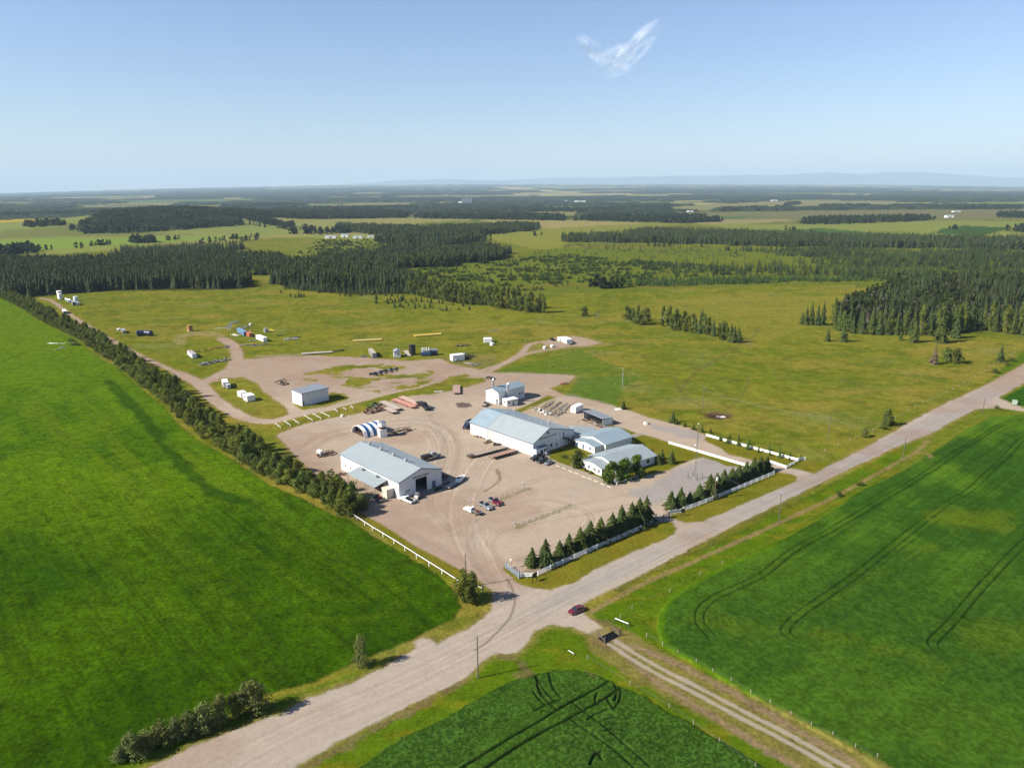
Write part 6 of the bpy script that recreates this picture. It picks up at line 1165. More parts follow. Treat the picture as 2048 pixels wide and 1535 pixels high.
# skid steer
c, a = head((838, 992), (830, 1001), 3); t = thing('skid_steer', 'small white and red skid steer loader by the open workshop door', 'loader', c, a); MB().box(-1.3, 1.0, -.7, .7, .35, 1.15).build('body', mWp, t); MB().box(-.9, .5, -.6, .6, 1.15, 2.0).build('cab', mGrey, t); MB().box(-1.5, -1.2, -.75, .75, .4, 1.3).build('engine_cover', mRed, t); m = MB().bar((.6, -.65, 1.2), (1.7, -.65, .4), .15).bar((.6, .65, 1.2), (1.7, .65, .4), .15); m.build('lift_arm', mRed, t); MB().box(1.5, 2.0, -.9, .9, .1, .6).build('bucket', mGrey, t); wheels(t, (-.8, .6), .95, .4, .3)
def semi(label, tail, nose, mat, L_=9, box=None, boxm=None, name='tractor_truck', crane=False):
    c, a = head(tail, nose, L_); t = thing(name, label, 'truck', c, a); h = L_ / 2
    MB().box(-h, h - .4, -.5, .5, .7, 1.0).build('chassis', mBlack, t)
    m = MB(); m.loft([sec(h * .42, 1.05, .8, 1.5, 1.9), sec(h * .9, .9, .8, 1.4, 1.7), sec(h, .8, .9, 1.2, 1.4)]); m.build('bonnet', mat, t)
    m = MB(); m.loft([sec(h * .02, 1.15, .9, 2.0, 2.9, .9), sec(h * .35, 1.15, .9, 2.0, 2.9, .9), sec(h * .48, 1.15, .9, 1.6, 1.95, .95)]); m.build('cab', mat, t)
    m = MB(); m.poly([(h * .355, -.85, 2.85), (h * .49, -.95, 2.0), (h * .49, .95, 2.0), (h * .355, .85, 2.85)][::-1]); m.build('windscreen', mGl, t)
    for s in (-1, 1): MB().box(h * .1, h * .3, min(s * 1.12, s * 1.17), max(s * 1.12, s * 1.17), 2.0, 2.6).build('side_window', mGl, t); MB().cyl((-h * .02, s * .9, 1), (-h * .02, s * .9, 3.4), .09, n=8).build('exhaust', mGalv, t)
    if box: MB().box(-h, -.1, -1.2, 1.2, 1.05, 1.05 + box).build('box_body', boxm or mWp, t)
    if crane:
        m = MB().box(-h, -.1, -1.25, 1.25, 1.0, 1.25); m.box(-h * .5, -h * .2, -.8, .8, 1.25, 2.4); m.build('deck', mBlack, t); m = MB()
        m.bar((-h, -.9, 1.3), (h * .55, -.4, 3.3), .3); m.bar((-h, .9, 1.3), (h * .55, .4, 3.3), .3)
        for k in range(5): f = k / 4; m.bar((-h + (h * 1.55) * f, -.9 + .5 * f, 1.3 + 2 * f), (-h + (h * 1.55) * f, .9 - .5 * f, 1.3 + 2 * f), .2)
        m.bar((-h * .8, 0, 1.3), (-h * .1, 0, 3.2), .3); m.build('gin_pole', mBlack, t)
    wheels(t, (-h * .8, -h * .55, h * .75) if L_ < 10 else (-h * .9, -h * .74, -h * .58, h * .6, h * .78), 1.2, .52, .45); return t
semi('black winch truck with long folded gin poles and white wheels', (833, 806), (860, 824), mBlack, 13.5, crane=True, name='winch_truck')
semi('white and grey tractor parked behind the left workshop', (853, 920), (872, 915), M('grey_white_paint', (.45, .46, .46), .4), 8, box=1.1, boxm=mBlack, name='winch_truck')
semi('dark blue truck half hidden at the rear corner of the main workshop', (942, 850), (931, 858), mNav, 7.5, box=1.6, boxm=mBlack); semi('white tank truck parked beside the big white trailer', (933, 713), (906, 724), mWp, 12, box=1.7, boxm=mSilver)
def flatbed(label, a, b, Wd=1.3, z=1.1, deck=None, fm=None, ax=3, goose=0, name='flat_trailer', group=None, step=0, r=.45):
    A_, B_ = np.array(P(*a)), np.array(P(*b)); d = B_ - A_; L_ = np.linalg.norm(d); t = thing(name, label, 'trailer', A_, math.atan2(d[1], d[0]), group)
    MB().box(0, L_ * (1 - .16 * bool(goose)), -Wd, Wd, z - .12, z).build('deck', deck or mWood, t)
    m = MB(); m.box(.2, L_ * .98, -Wd * .45, -Wd * .3, z - .45, z - .13); m.box(.2, L_ * .98, Wd * .3, Wd * .45, z - .45, z - .13)
    for x in np.arange(.4, L_ * .82, 1.1): m.box(x, x + .12, -Wd, Wd, z - .26, z - .125)
    m.build('frame', fm or mRust, t)
    for s in (-1, 1): MB().box(0, L_ * (1 - .16 * bool(goose)), min(s * Wd, s * (Wd + .06)), max(s * Wd, s * (Wd + .06)), z - .26, z + .02).build('side_rail', fm or mRust, t)
    if goose: m = MB(); m.loft([[(L_ * .82, -Wd * q, z - .2), (L_ * .82, Wd * q, z - .2), (L_ * .82, Wd * q, z + .05), (L_ * .82, -Wd * q, z + .05)] for q in (.8,)] + [[(L_ * .9, -Wd * .7, z + goose * .8), (L_ * .9, Wd * .7, z + goose * .8), (L_ * .9, Wd * .7, z + goose), (L_ * .9, -Wd * .7, z + goose)], [(L_, -Wd * .5, z + goose * .8), (L_, Wd * .5, z + goose * .8), (L_, Wd * .5, z + goose), (L_, -Wd * .5, z + goose)]]); m.build('gooseneck', fm or mRust, t)
    else: m = MB().bar((L_ * .98, -Wd * .8, z - .2), (L_ + .9, 0, z - .3), .12).bar((L_ * .98, Wd * .8, z - .2), (L_ + .9, 0, z - .3), .12); m.build('drawbar', fm or mRust, t)
    if ax: wheels(t, [.9 + k * 1.15 for k in range(ax)], Wd * .98, r, .4)
    MB().box(L_ * .7, L_ * .72, -Wd * .8, -Wd * .65, 0, z - .2).build('landing_leg', mBlack, t); return t
flatbed('long weathered lowboy trailer with grey gooseneck before the main workshop', (1012, 896), (933, 917), 1.45, 1.0, mWood, M('grey_brown_steel', (.22, .17, .14), .8, var=.3), 4, .5)
flatbed('rust-red drop-deck trailer lying nearer than the lowboy before the main workshop', (1032, 904), (982, 918), 1.4, 1.2, M('reddish_deck', (.38, .24, .18), .85, var=.3), mRust, 3)
flatbed('bright salmon-red trailer with wheels, left of the red pair', (788, 801), (829, 817), 1.5, 1.1, M('salmon_deck', (.60, .30, .22), .7, var=.15), M('salmon_steel', (.55, .17, .11), .6), 3); flatbed('salmon-red trailer with pale deck, right of the red pair', (802, 796), (836, 812), 1.5, 1.1, M('pale_deck', (.60, .44, .34), .75, var=.15), M('salmon_steel', (.5, .15, .1), .6), 3)
flatbed('tan plank deck trailer leaning left of the red trailers', (764, 806), (797, 822), 1.8, 1.2, M('tan_deck', (.52, .44, .36), .8, var=.2), mRust, 2); flatbed('short tan flat deck in front of the tan plank trailer', (772, 818), (790, 828), 1.6, 1.1, M('tan_deck', (.5, .42, .36), .8), mRust, 1)
flatbed('small tan car trailer hitched behind the white pickup', (893, 978), (912, 967), 1.1, .7, M('tan_deck', (.5, .42, .36), .8), mBlack, 2, r=.34)
flatbed('long grey deck lying on the grass behind the upper yard', (603, 709), (664, 705), 1.6, .8, M('pale_deck_two', (.5, .42, .36), .8), mWp, 0); flatbed('tall narrow brown skid deck standing by the grass strip', (913, 789), (913, 773), 1.9, 1.0, M('brown_deck', (.42, .28, .22), .85, var=.2), mRust, 0)
flatbed('grey plank ramp lying between the gabled hut and the black tank', (818, 713), (811, 702), 1.5, .6, M('pale_deck_two', (.5, .42, .36), .8), mBlack, 0, name='loading_ramp')
# ================================================================ CONTAINERS, TANKS, HUTS
def cbox(name, label, cat, a, b, c, h, mat, roof=None, door=None, group=None, win=0, skid=True):
    """box building; a far end of long side, b near corner, c far end of short side"""
    B_, rz, w, l = frame(a, b, c); t = thing(name, label, cat, B_, rz, group); w = abs(w)
    m = MB().box(0, w, 0, l, .2, h)
    for y in np.arange(.3, l - .2, .6): m.box(-.04, 0, y, y + .3, .35, h - .15); m.box(w, w + .04, y, y + .3, .35, h - .15)
    m.build('wall', mat, t); MB().box(-.06, w + .06, -.06, l + .06, h, h + .1).build('roof', roof or mat, t)
    MB().box(w * .08, w * .49, -.05, -.003, .3, h - .2).build('door', door or mat, t); MB().box(w * .51, w * .92, -.05, -.003, .3, h - .2).build('door', door or mat, t)
    if win: MB().box(-.08, -.045, l * .45, l * .45 + 1.0, h * .5, h * .78).build('window', mGl, t); 
    MB().box(.1, .4, .1, l - .1, 0, .2).box(w - .4, w - .1, .1, l - .1, 0, .2).build('skid', mBlack, t); return t
cbox('storage_container', 'white container with rusty top and end near the yard bend', 'container', (375, 709), (385, 717), (393, 715), 2.7, mWp, M('rusty_white', (.45, .38, .38), .8, var=.3))
cbox('storage_container', 'light blue shipping container touching the orange one', 'container', (474, 664), (488, 672), (493, 670), 2.9, mBlueC, mBlueC, mNav); cbox('storage_container', 'orange shipping container touching the blue one', 'container', (491, 671), (499, 674), (505, 672), 2.6, mOr, mOr); cbox('storage_container', 'bright white reefer container right of the orange one', 'container', (512, 678), (527, 684), (533, 682), 2.9, mWp)
cbox('storage_container', 'narrow grey container with tan top left of the gabled hut', 'container', (737, 706), (745, 716), (752, 714), 3.0, M('grey_green_steel', (.42, .42, .38), .6), M('tan_top', (.5, .43, .34), .8)); cbox('camp_trailer', 'large white trailer angled behind the white tank truck', 'trailer', (925, 718), (906, 723), (900, 720), 3.6, mWp, mWp)
cbox('camp_trailer', 'small white camp trailer with grey window band beyond the wire fence', 'trailer', (984, 686), (968, 686), (967, 683), 2.8, mWp, mWp, win=1); cbox('camp_trailer', 'white well-site trailer on the gravel pad', 'trailer', (1121, 682), (1133, 688), (1140, 685), 3.0, mWp, mWp); cbox('camp_trailer', 'short white trailer end joined left of the pad trailer', 'trailer', (1115, 681), (1119, 683), (1124, 681), 2.6, mWp)
cbox('storage_container', 'plain bright white container alone on gravel by the open shed', 'container', (1162, 819), (1151, 827), (1141, 825), 3.0, mWp)
cbox('utility_hut', 'tall white hut of the upper pair on the grass island', 'hut', (444, 769), (447, 776), (458, 775), 3.0, mWp, mWp); cbox('utility_hut', 'small grey-white hut leaning on the tall hut of the grass island', 'hut', (452, 775), (455, 778), (462, 777), 2.2, M('pale_grey_siding', (.6, .63, .66), .5)); cbox('utility_hut', 'white hut, left of the lower pair on the grass island', 'hut', (475, 792), (483, 796), (493, 793), 2.6, mWp); cbox('utility_hut', 'white hut with a dark spot, right of the lower pair on the grass island', 'hut', (486, 799), (495, 804), (509, 800), 3.0, mWp, win=1)
cbox('utility_hut', 'small pale green hut beside the shelterbelt on the track', 'hut', (125, 624), (127, 628), (134, 627), 2.4, mWp, mWp, M('teal_paint', (.1, .22, .22), .5)); cbox('utility_hut', 'low white hut with blue window left of the two grey tanks', 'hut', (134, 602), (136, 605), (142, 604), 2.2, mWp); cbox('utility_hut', 'small pale hut farthest along the back track', 'hut', (130, 600), (131, 603), (134, 602), 2.0, mWp); cbox('utility_hut', 'grey hut with open dark side in the back corner cluster', 'hut', (143, 607), (146, 611), (151, 610), 3.0, mGalv, mGalv, mNav); cbox('utility_hut', 'round-shouldered grey hut right of the open-sided one', 'hut', (150, 608), (153, 611), (158, 609), 2.4, mGalv)
cbox('utility_hut', 'grey boxy hut left of the dark blue tanks', 'hut', (242, 663), (246, 667), (252, 666), 2.2, mGalv); cbox('utility_hut', 'tiny white box beside the grey boxy hut', 'hut', (234, 660), (236, 661), (241, 660), 1.2, mWp); cbox('utility_hut', 'tall white silo-like hut at the far end of the back track', 'hut', (115, 597), (118, 598), (125, 597), 7.6, mWp, mWp, mGalv)
t, W, L_ = shop('gabled_hut', 'narrow white gabled hut with small dark window by the black tank', 'hut', (786, 708), (788, 715), (800, 714), 3.6, 4.6, roof=mR, W=4.2, L_=5.5, over=.15); MB().box(2.5, 3.2, -.06, -.003, 1.6, 2.6).build('window', mGl, t)
def tank(label, x, yb, yt, d, mat, band=None, lid=None, name='storage_tank'):
    h = hpx(yb, yt, x); t = thing(name, label, 'tank', P(x, yb)); m = MB().cyl((0, 0, 0), (0, 0, h * .94), d / 2, n=20); m.build('shell', mat, t); MB().cyl((0, 0, h * .94), (0, 0, h), d / 2 + .05, d * .1, 20).build('lid', lid or mat, t)
    m = MB(); [m.bar((d / 2 + .06, s * .2, 0), (d / 2 + .06, s * .2, h), .05) for s in (-1, 1)]; [m.bar((d / 2 + .06, -.2, z), (d / 2 + .06, .2, z), .04) for z in np.arange(.4, h, .4)]; m.build('ladder', mGalv, t); 
    if band: MB().cyl((0, 0, h * .02), (0, 0, h * .2), d / 2 + .03, n=20).build('band', band, t)
    return t
tank('rusty orange upright tank standing by the grassy loop', 380.5, 662, 649, 3.9, M('orange_rust', (.50, .24, .05), .7, var=.35, scale=1), M('pale_rust', (.6, .5, .4), .8)); tank('tall black upright tank beside the gabled hut', 825, 709, 688, 3.9, mBlack); tank('white upright tank in the far back corner, right of the tall hut', 152, 602, 592, 3.9, mWp); tank('tall white upright tank in the far back corner cluster', 121, 598, 586, 3.4, mWp)
tank('small grey-white round tank behind the orange container', 532, 664, 656, 3.2, mGalv); tank('squat grey tank hidden among the shelterbelt leaves', 186, 658, 655, 2.4, mGalv); tank('small white tank on the gravel pad, near the loop', 1089, 697, 692, 2.2, mWp); tank('small white tank on the gravel pad, farther one', 1104, 694, 689, 2.2, mWp); tank('round white hopper lying in the grass before the small camp trailer', 984, 690, 685, 2.8, mWp); tank('tiny white drum on the edge of the grass strip', 684, 833, 829, 1.2, mWp); tank('tiny white drum in the grass beyond the arched frames', 501, 650, 646, 2.0, mWp)
for i, (x, y) in enumerate([(284, 671), (297, 671)]):
    t = thing('fuel_tank', ['left', 'right'][i] + ' dark blue lying tank of the round-ended pair', 'tank', P(x, y), .5 - i * .9); MB().cyl((-3, 0, 2.0), (3, 0, 2.0), 1.9, n=20).build('shell', mNav, t); [MB().cyl((s * 3, 0, 2.0), (s * 3.4, 0, 2.0), 1.9, 1.1, 20).build('end_cap', mNav, t) for s in (-1, 1)]; MB().box(-2.4, -2.0, -1.6, 1.6, 0, .6).box(2.0, 2.4, -1.6, 1.6, 0, .6).build('saddle', mBlack, t); MB().cyl((-3.42, 0, 2), (-3.46, 0, 2), .8, n=12).build('hatch', mGalv, t)
# striped arch shelter
B_ = np.array(P(729, 876)); A_ = np.array(P(704, 864)); C_ = np.array(P(757, 869)); v = A_ - B_; Wd = np.linalg.norm(v); rz = math.atan2(v[1], v[0]); e = np.array([math.sin(rz), -math.cos(rz)]); 
t = thing('arch_shelter', 'blue and white striped arched tarp shelter open at its left end', 'shelter', B_, rz); Ls = 10.5; sgn = 1 if np.dot(C_ - B_, np.array([-math.sin(rz), math.cos(rz)])) > 0 else -1; hs = 4.0; nst = 7
for k in range(nst):
    m = MB(); y0, y1 = sgn * Ls * k / nst, sgn * Ls * (k + 1) / nst; arc = [(Wd / 2 - Wd / 2 * math.cos(a), hs * math.sin(a) ** .8) for a in np.linspace(0.001, math.pi - .001, 17)]
    for (xa, za), (xb, zb) in zip(arc[:-1], arc[1:]): m.poly([(xa, y0, za), (xb, y0, zb), (xb, y1, zb), (xa, y1, za)])
    m.build('tarp_panel', mWp if k % 2 == 0 else M('blue_tarp', (.02, .10, .30), .5), t, smooth=True)
m = MB()
for (xa, za), (xb, zb) in zip(arc[:-1], arc[1:]): m.bar((xa, 0, za), (xb, 0, zb), .18); m.bar((xa, sgn * Ls, za), (xb, sgn * Ls, zb), .18)
m.build('hoop', mWp, t); MB().poly([(.2, sgn * .4, .05), (Wd - .2, sgn * .4, .05), (Wd - .2, sgn * (Ls - .4), .05), (.2, sgn * (Ls - .4), .05)]).build('floor', M('rusty_floor', (.12, .05, .035), .9), t)
m = MB(); m.poly([(x, sgn * (Ls - .3), z) for x, z in arc]); m.build('end_panel', mGrey, t)
t = thing('batch_tank', 'white upright hopper tank with a rusty band right of the striped shelter', 'tank', P(765, 872), .5); MB().box(-1.5, 1.5, -1.6, 1.6, 0, 3.4).build('base_box', mWp, t); MB().cyl((0, 0, 3.8), (0, 0, 4.6), 1.5, 1.7, 16).build('band', mRust, t); MB().cyl((0, 0, 4.6), (0, 0, 6.3), 1.75, n=16).build('hopper', mWp, t); MB().cyl((0, 0, 6.3), (0, 0, 7.0), 1.75, .4, 16).build('lid', mSilver, t); m = MB(); [m.bar((x, y, 3.2), (x, y, 4), .15) for x in (-1.1, 1.1) for y in (-1.1, 1.1)]; m.build('leg', mGrey, t)
# ---------------------------------------------------------------- machinery, stacks, oddments
def heap(name, label, cat, px, n, mats, zmax=1.4, sw=.14, seed=1, L0=(.5, 3.0), boxes=.4, group=None, wheels_=0):
    """one welded or stacked piece: px = centre, half-length and half-width in metres, heading towards another photo point"""
    (cx, cy_), (hx, hy), to = px; c = np.array(P(cx, cy_)); q = np.array(P(*to)) - c; a = math.atan2(q[1], q[0]); t = thing(name, label, cat, c, a, group); r = random.Random(seed)
    for k, mt in enumerate(mats):
        m = MB()
        for _ in range(n):
            x, y = r.uniform(-hx, hx), r.uniform(-hy, hy); z = r.uniform(.08, zmax * (1 - .5 * abs(x) / hx))
            if r.random() < boxes: s = r.uniform(.15, .55); m.box(x - s, x + s, y - s * .7, y + s * .7, max(0, z - s), z + .1, rz=r.uniform(-.4, .4))
            else: L1 = r.uniform(*L0) / 2; b = r.choice([0, 0, 1.57, r.uniform(-.5, .5)]); m.bar((max(-hx, x - L1 * math.cos(b)), y - L1 * math.sin(b) * .6, z), (min(hx, x + L1 * math.cos(b)), y + L1 * math.sin(b) * .6, z + r.uniform(-.2, .3)), sw)
        if k == 0: m.bar((-hx, -hy * .7, .15), (hx, -hy * .7, .15), .2); m.bar((-hx, hy * .7, .15), (hx, hy * .7, .15), .2); m.bar((-hx, -hy * .7, .15), (-hx, hy * .7, .15), .2); m.bar((hx, -hy * .7, .15), (hx, hy * .7, .15), .2)
        m.build('frame' if k == 0 else 'fitting', mt, t)
    if wheels_: wheels(t, np.linspace(-hx * .6, hx * .6, wheels_), hy, .5, .35)
    return t
heap('rig_equipment', 'dark tangled drilling gear behind the plain white shed', 'machinery', ((564, 766), (5, 3), (585, 777)), 16, [mBlack, mRust], 2.2, .2, 3); heap('scrap_row', 'rusty red axles and wheel hubs below the tan decks', 'machinery', ((753, 822), (6, 2), (770, 818)), 16, [mRust, M('dark_red', (.18, .03, .035), .6)], 1.6, .18, 4, wheels_=4)
heap('scrap_row', 'dark and green frames at the corner of the grass strip', 'machinery', ((748, 814), (5, 2), (765, 806)), 12, [mBlack, M('green_steel', (.08, .16, .10), .6)], 2.2, .2, 5); heap('rig_equipment', 'rusty collapsed derrick frame right of the white hopper', 'machinery', ((800, 864), (5, 2.2), (815, 860)), 14, [mBlack, mRust], 2.0, .16, 6, wheels_=1); heap('derrick_mast', 'thin orange-brown pipe frame standing over the collapsed derrick', 'machinery', ((806, 858), (5, 3), (820, 856)), 10, [M('pale_rust', (.5, .35, .25), .8)], 3.2, .1, 7, boxes=0)
heap('rig_equipment', 'rusty skid with a white tank box between shelterbelt and left workshop', 'machinery', ((654, 909), (3.6, 1.8), (668, 906)), 12, [mRust, mBlack], 1.8, .2, 8, wheels_=1); cbox('supply_box', 'small white tool box left of the rusty skid', 'box', (634, 908), (641, 911), (645, 909), 1.7, mWp)
heap('scrap_row', 'red and brown cultivator parts in front of the lean-to', 'machinery', ((689, 948), (2.2, 1), (696, 947)), 8, [mRust], 1.0, .12, 9); heap('rig_equipment', 'orange-brown axle assembly outside the striped overhead door', 'machinery', ((962, 874), (2.6, 1.2), (970, 876)), 10, [mRust, M('orange_brown', (.35, .18, .1), .8)], 1.1, .16, 10, wheels_=1); heap('rig_equipment', 'pale Y-shaped trailer tongue outside the third overhead door', 'machinery', ((979, 883), (3, 1.3), (988, 880)), 8, [mRust, mBrass], .9, .16, 11, boxes=.2); heap('rig_equipment', 'small dark rusty axle outside the fourth overhead door', 'machinery', ((996, 889), (1.9, .9), (1003, 888)), 9, [mRust, mBlack], 1.0, .15, 12, wheels_=1)
heap('rig_equipment', 'dark gear stacked against the right wall corner of the left workshop', 'machinery', ((888, 955), (2.4, 1.2), (888, 948)), 9, [mBlack, mRust], 1.6, .16, 13); heap('rig_equipment', 'yellow-brown steel racks along the shaded wall of the left workshop', 'machinery', ((884, 973), (4, .8), (892, 968)), 8, [mBlack], 1.0, .14, 14)
heap('log_pile', 'dark pile of timbers at the junction of the back roads', 'pile', ((981, 757), (2.6, 1.3), (988, 758)), 14, [mBlack, mPole], 1.5, .3, 15, boxes=.1); heap('rig_equipment', 'dark trailer heap behind the white tank truck', 'machinery', ((938, 714), (4.5, 2.6), (946, 711)), 14, [mBlack, mRust], 2.6, .22, 16)
heap('pallet_stack', 'low grey stack of pallets, left one by the wire fence', 'pile', ((936, 727), (2.8, 1.6), (945, 729)), 14, [mWood, mGalv], .7, .16, 17, boxes=.1); heap('pallet_stack', 'low grey stack of pallets, right one by the wire fence', 'pile', ((952, 730), (3, 1.6), (962, 729)), 14, [mWood, mGalv], .7, .16, 18, boxes=.1); heap('rig_equipment', 'black skid with two tan lids in the grass beyond the fence', 'machinery', ((926, 691), (5, 2.2), (936, 690)), 12, [mBlack, mBrass], 1.4, .25, 19)
for i, x in enumerate((852, 866)):
    t = thing('compressor_skid', ['blue and white compressor skid with upright stacks, nearer the black tank', 'dark blue compressor skid beside the blue and white one'][i], 'machinery', P(x, 711 - i * 2), .1); MB().box(-3, 3, -1.5, 1.5, .6, 2.4).build('housing', mBl if i == 0 else mNav, t); m = MB(); [m.bar((sx * 2.6, sy * 1.3, 0), (sx * 2.6, sy * 1.3, .7), .2) for sx in (-1, 1) for sy in (-1, 1)]; m.build('leg', mBlack, t)
    m = MB(); [m.cyl((xx, yy, 2.4), (xx, yy, (5.2 if i == 0 else 3.8)), .25, n=8) for xx in (-2.2, -1, .4, 1.9) for yy in (-.7, .7)]; m.build('stack', mWp if i == 0 else mBlueC, t); MB().box(-2.8, 2.8, -1.4, 1.4, (3.6 if i == 0 else 3.2), (3.8 if i == 0 else 3.4)).build('walkway', mGalv, t)
for i, q in enumerate([(747, 751), (757, 749), (767, 746), (778, 744), (788, 741)]):
    t = thing('steel_trestle', f'{ORD[i]} dark blue trestle from the left in the row on the weedy island', 'trestle', P(*q), .25, 'dark blue trestles on the weedy island'); m = MB().box(-2.3, 2.3, -1.2, -1.0, .9, 1.5).box(-2.3, 2.3, 1.0, 1.2, .9, 1.5); [m.bar((sx * 2, sy * 1.1, 0), (sx * 2, sy * 1.1, .95), .2) for sx in (-1, 1) for sy in (-1, 1)]; m.build('beam', mNav, t); MB().box(-.8, .8, -1.0, 1.0, 1.2, 1.35).build('plate', mGalv if i in (1, 3, 4) else mNav, t)
for i, q in enumerate([(406, 729), (418, 727), (430, 724), (442, 722), (454, 719)]): heap('rig_skid', f'{ORD[i]} dark rig skid from the left with pale pipes, by the grassy loop', 'machinery', (q, (2.9, 1.9), (q[0] + 10, q[1] + 4)), 9, [mBlack if i != 0 else mNav, mGalv], 1.3, .22, 20 + i, L0=(2, 4), boxes=.15, group='row of dark rig skids')
heap('lumber_stack', 'row of rusty beams and yellow planks behind the white container', 'pile', ((402, 702), (7, 1.0), (420, 699)), 12, [mRust, mYel], .6, .2, 30, L0=(3, 6), boxes=.05); heap('lumber_stack', 'yellow beams with a white end box beside the bent track', 'pile', ((432, 696), (7, .9), (448, 693)), 10, [mYel, mRust], .7, .2, 31, L0=(3, 6), boxes=.05); heap('rig_equipment', 'grey bin at the end of the beam rows next to the track', 'machinery', ((454, 694), (2, 1.4), (460, 693)), 9, [mGalv, mGrey], 1.5, .2, 32)
heap('lumber_stack', 'stack of yellow barrier planks on the grass below the white container', 'pile', ((494, 690), (6, 1.6), (512, 688)), 14, [mYel, mGalv], .8, .26, 33, L0=(4, 8), boxes=0); heap('lumber_stack', 'grey-green planks continuing the yellow stack', 'pile', ((520, 690), (6, 1.0), (540, 687)), 10, [mGalv, mBlack], .5, .2, 34, L0=(2, 5), boxes=.1); heap('lumber_stack', 'scattered pale pipes left of the white container', 'pile', ((508, 680), (3, 1.3), (516, 679)), 8, [mGalv], .4, .15, 35, boxes=.1); heap('scrap_row', 'white and rust scraps in the grass before the blue container', 'pile', ((469, 670), (3.4, 1.2), (478, 671)), 8, [mWp, mRust], .5, .16, 36)
heap('rig_equipment', 'white upright tubes on a pale skid in the open grass', 'machinery', ((582, 679), (4.5, 2.0), (597, 678)), 10, [mGalv, mWp], 1.8, .3, 37, boxes=.5); heap('rig_equipment', 'dark hoses beside the white tubes', 'machinery', ((593, 674), (3, 1.2), (600, 674)), 8, [mBlack], .6, .2, 38); heap('tyre_pile', 'single dark tyre heap left of the white tubes', 'pile', ((560, 671), (1.8, 1.2), (566, 671)), 8, [mBlack], .8, .3, 39); heap('lumber_stack', 'yellow boards leaning right of the small round tank', 'pile', ((543, 660), (3, 1.0), (550, 661)), 8, [mYel], .6, .3, 40, boxes=0); heap('rig_equipment', 'dark machine at the end of the long grey deck', 'machinery', ((677, 702), (4, 1.4), (686, 701)), 10, [mBlack, mPole], 1.2, .22, 41); heap('rig_equipment', 'small dark winch left of the narrow grey container', 'machinery', ((728, 713), (2, 1.4), (733, 714)), 9, [mBlack, mGrey], 1.4, .2, 42)
heap('lumber_stack', 'grey cut planks stacked beside the small camp trailer fence', 'pile', ((988, 661), (3.6, 1.2), (997, 660)), 8, [mGalv], .5, .2, 43, boxes=0); heap('scrap_row', 'pale lumber pile with a red scrap below the reedy corner', 'pile', ((1128, 767), (3.2, 1.4), (1138, 765)), 10, [mWood, mRed], .6, .2, 44, boxes=.1); heap('lumber_stack', 'white timbers lying in the left crop beside the shelterbelt, long row', 'pile', ((112, 687), (6, .8), (131, 687)), 7, [mWp], .5, .25, 45, L0=(6, 10), boxes=0); heap('lumber_stack', 'broken grey timbers lying in the left crop, lower row', 'pile', ((120, 697), (5, .9), (136, 692)), 7, [mGalv, mWood], .4, .25, 46, L0=(3, 7), boxes=0)
for i, (x, y, mt, lb) in enumerate([(1070, 818, mBrass, 'tan tarp-covered machine at the head of the pallet rows'), (1081, 822, mWp, 'white rounded unit second in the line beside the pallet rows'), (1092, 826, mWp, 'white drum-shaped unit third in the line beside the pallet rows'), (1122, 824, mBrass, 'tan pallets of parts at the end of the pallet rows')]): heap('supply_pallet', lb, 'pallet', ((x, y), (2.3, 1.5), (x + 8, y + 4)), 8, [mt, mBlack if i % 2 else mWood], 1.2, .3, 50 + i, boxes=.8)
for i, ((a, b), (c, d)) in enumerate([((1078, 823), (1108, 803)), ((1090, 827), (1122, 804)), ((1101, 831), (1134, 807)), ((1112, 833), (1142, 810))]): heap('pipe_row', f'{ORD[i]} row of pallets and pipes from the grass bank behind the main workshop', 'pile', (((a + c) / 2, (b + d) / 2), (np.linalg.norm(np.array(P(a, b)) - np.array(P(c, d))) / 2, .7), (c, d)), 16, [mWood, mGalv, mRust], .35, .16, 60 + i, L0=(1, 3), boxes=.2, group='rows of stored pallets')
heap('scrap_row', 'rusty engine blocks and pale pallets inside the open shed front', 'machinery', ((1187, 847), (7, 1.4), (1200, 852)), 16, [mRust, mGalv, mWood], 1.1, .2, 70); heap('timber_barrier', 'pale timbers laid in front of the open shed', 'pile', ((1182, 851), (9, .7), (1202, 859)), 8, [mWood], .35, .2, 71, L0=(3, 6), boxes=.1); heap('stone_marker', 'white boulder with a dark side at the start of the grey drive', 'boulder', ((1292, 848), (.9, .6), (1297, 848)), 8, [mWp, mRust], 1.4, .3, 72, boxes=1)
for x, y, lb in ((1240, 818, 'upturned white boat-shaped tank beside the little spruce'), (878, 783, 'flat pale concrete slab on the grass strip')):
    t = thing('slab', lb, 'slab', P(x, y), .2); MB().loft([[(-2.4, -.9, 0), (-2.4, .9, 0), (-2, .7, .35), (-2, -.7, .35)], [(2.4, -.9, 0), (2.4, .9, 0), (2, .7, .35), (2, -.7, .35)]]).build('top', mWp if x > 1000 else mCon, t)
for a, b, lb in (((706, 684), (764, 681), 'long yellow barrier sections with a grey edge on the far grass'), ((830, 674), (884, 670), 'plain long yellow platform on the far grass')):
    A_, B_ = np.array(P(*a)), np.array(P(*b)); d = B_ - A_; t = thing('barrier_stack', lb, 'barrier', A_, math.atan2(d[1], d[0])); L_ = np.linalg.norm(d); MB().box(0, L_, 0, 2.6, .2, .9).build('panel', mYel, t)
    if x: MB().box(0, L_, 2.6, 3.6, .2, 1.1).build('edge', mGalv if a[0] < 800 else mYel, t)
    MB().box(.2, L_ - .2, .3, .6, 0, .2).box(.2, L_ - .2, 2.0, 2.3, 0, .2).build('skid', mBlack, t)
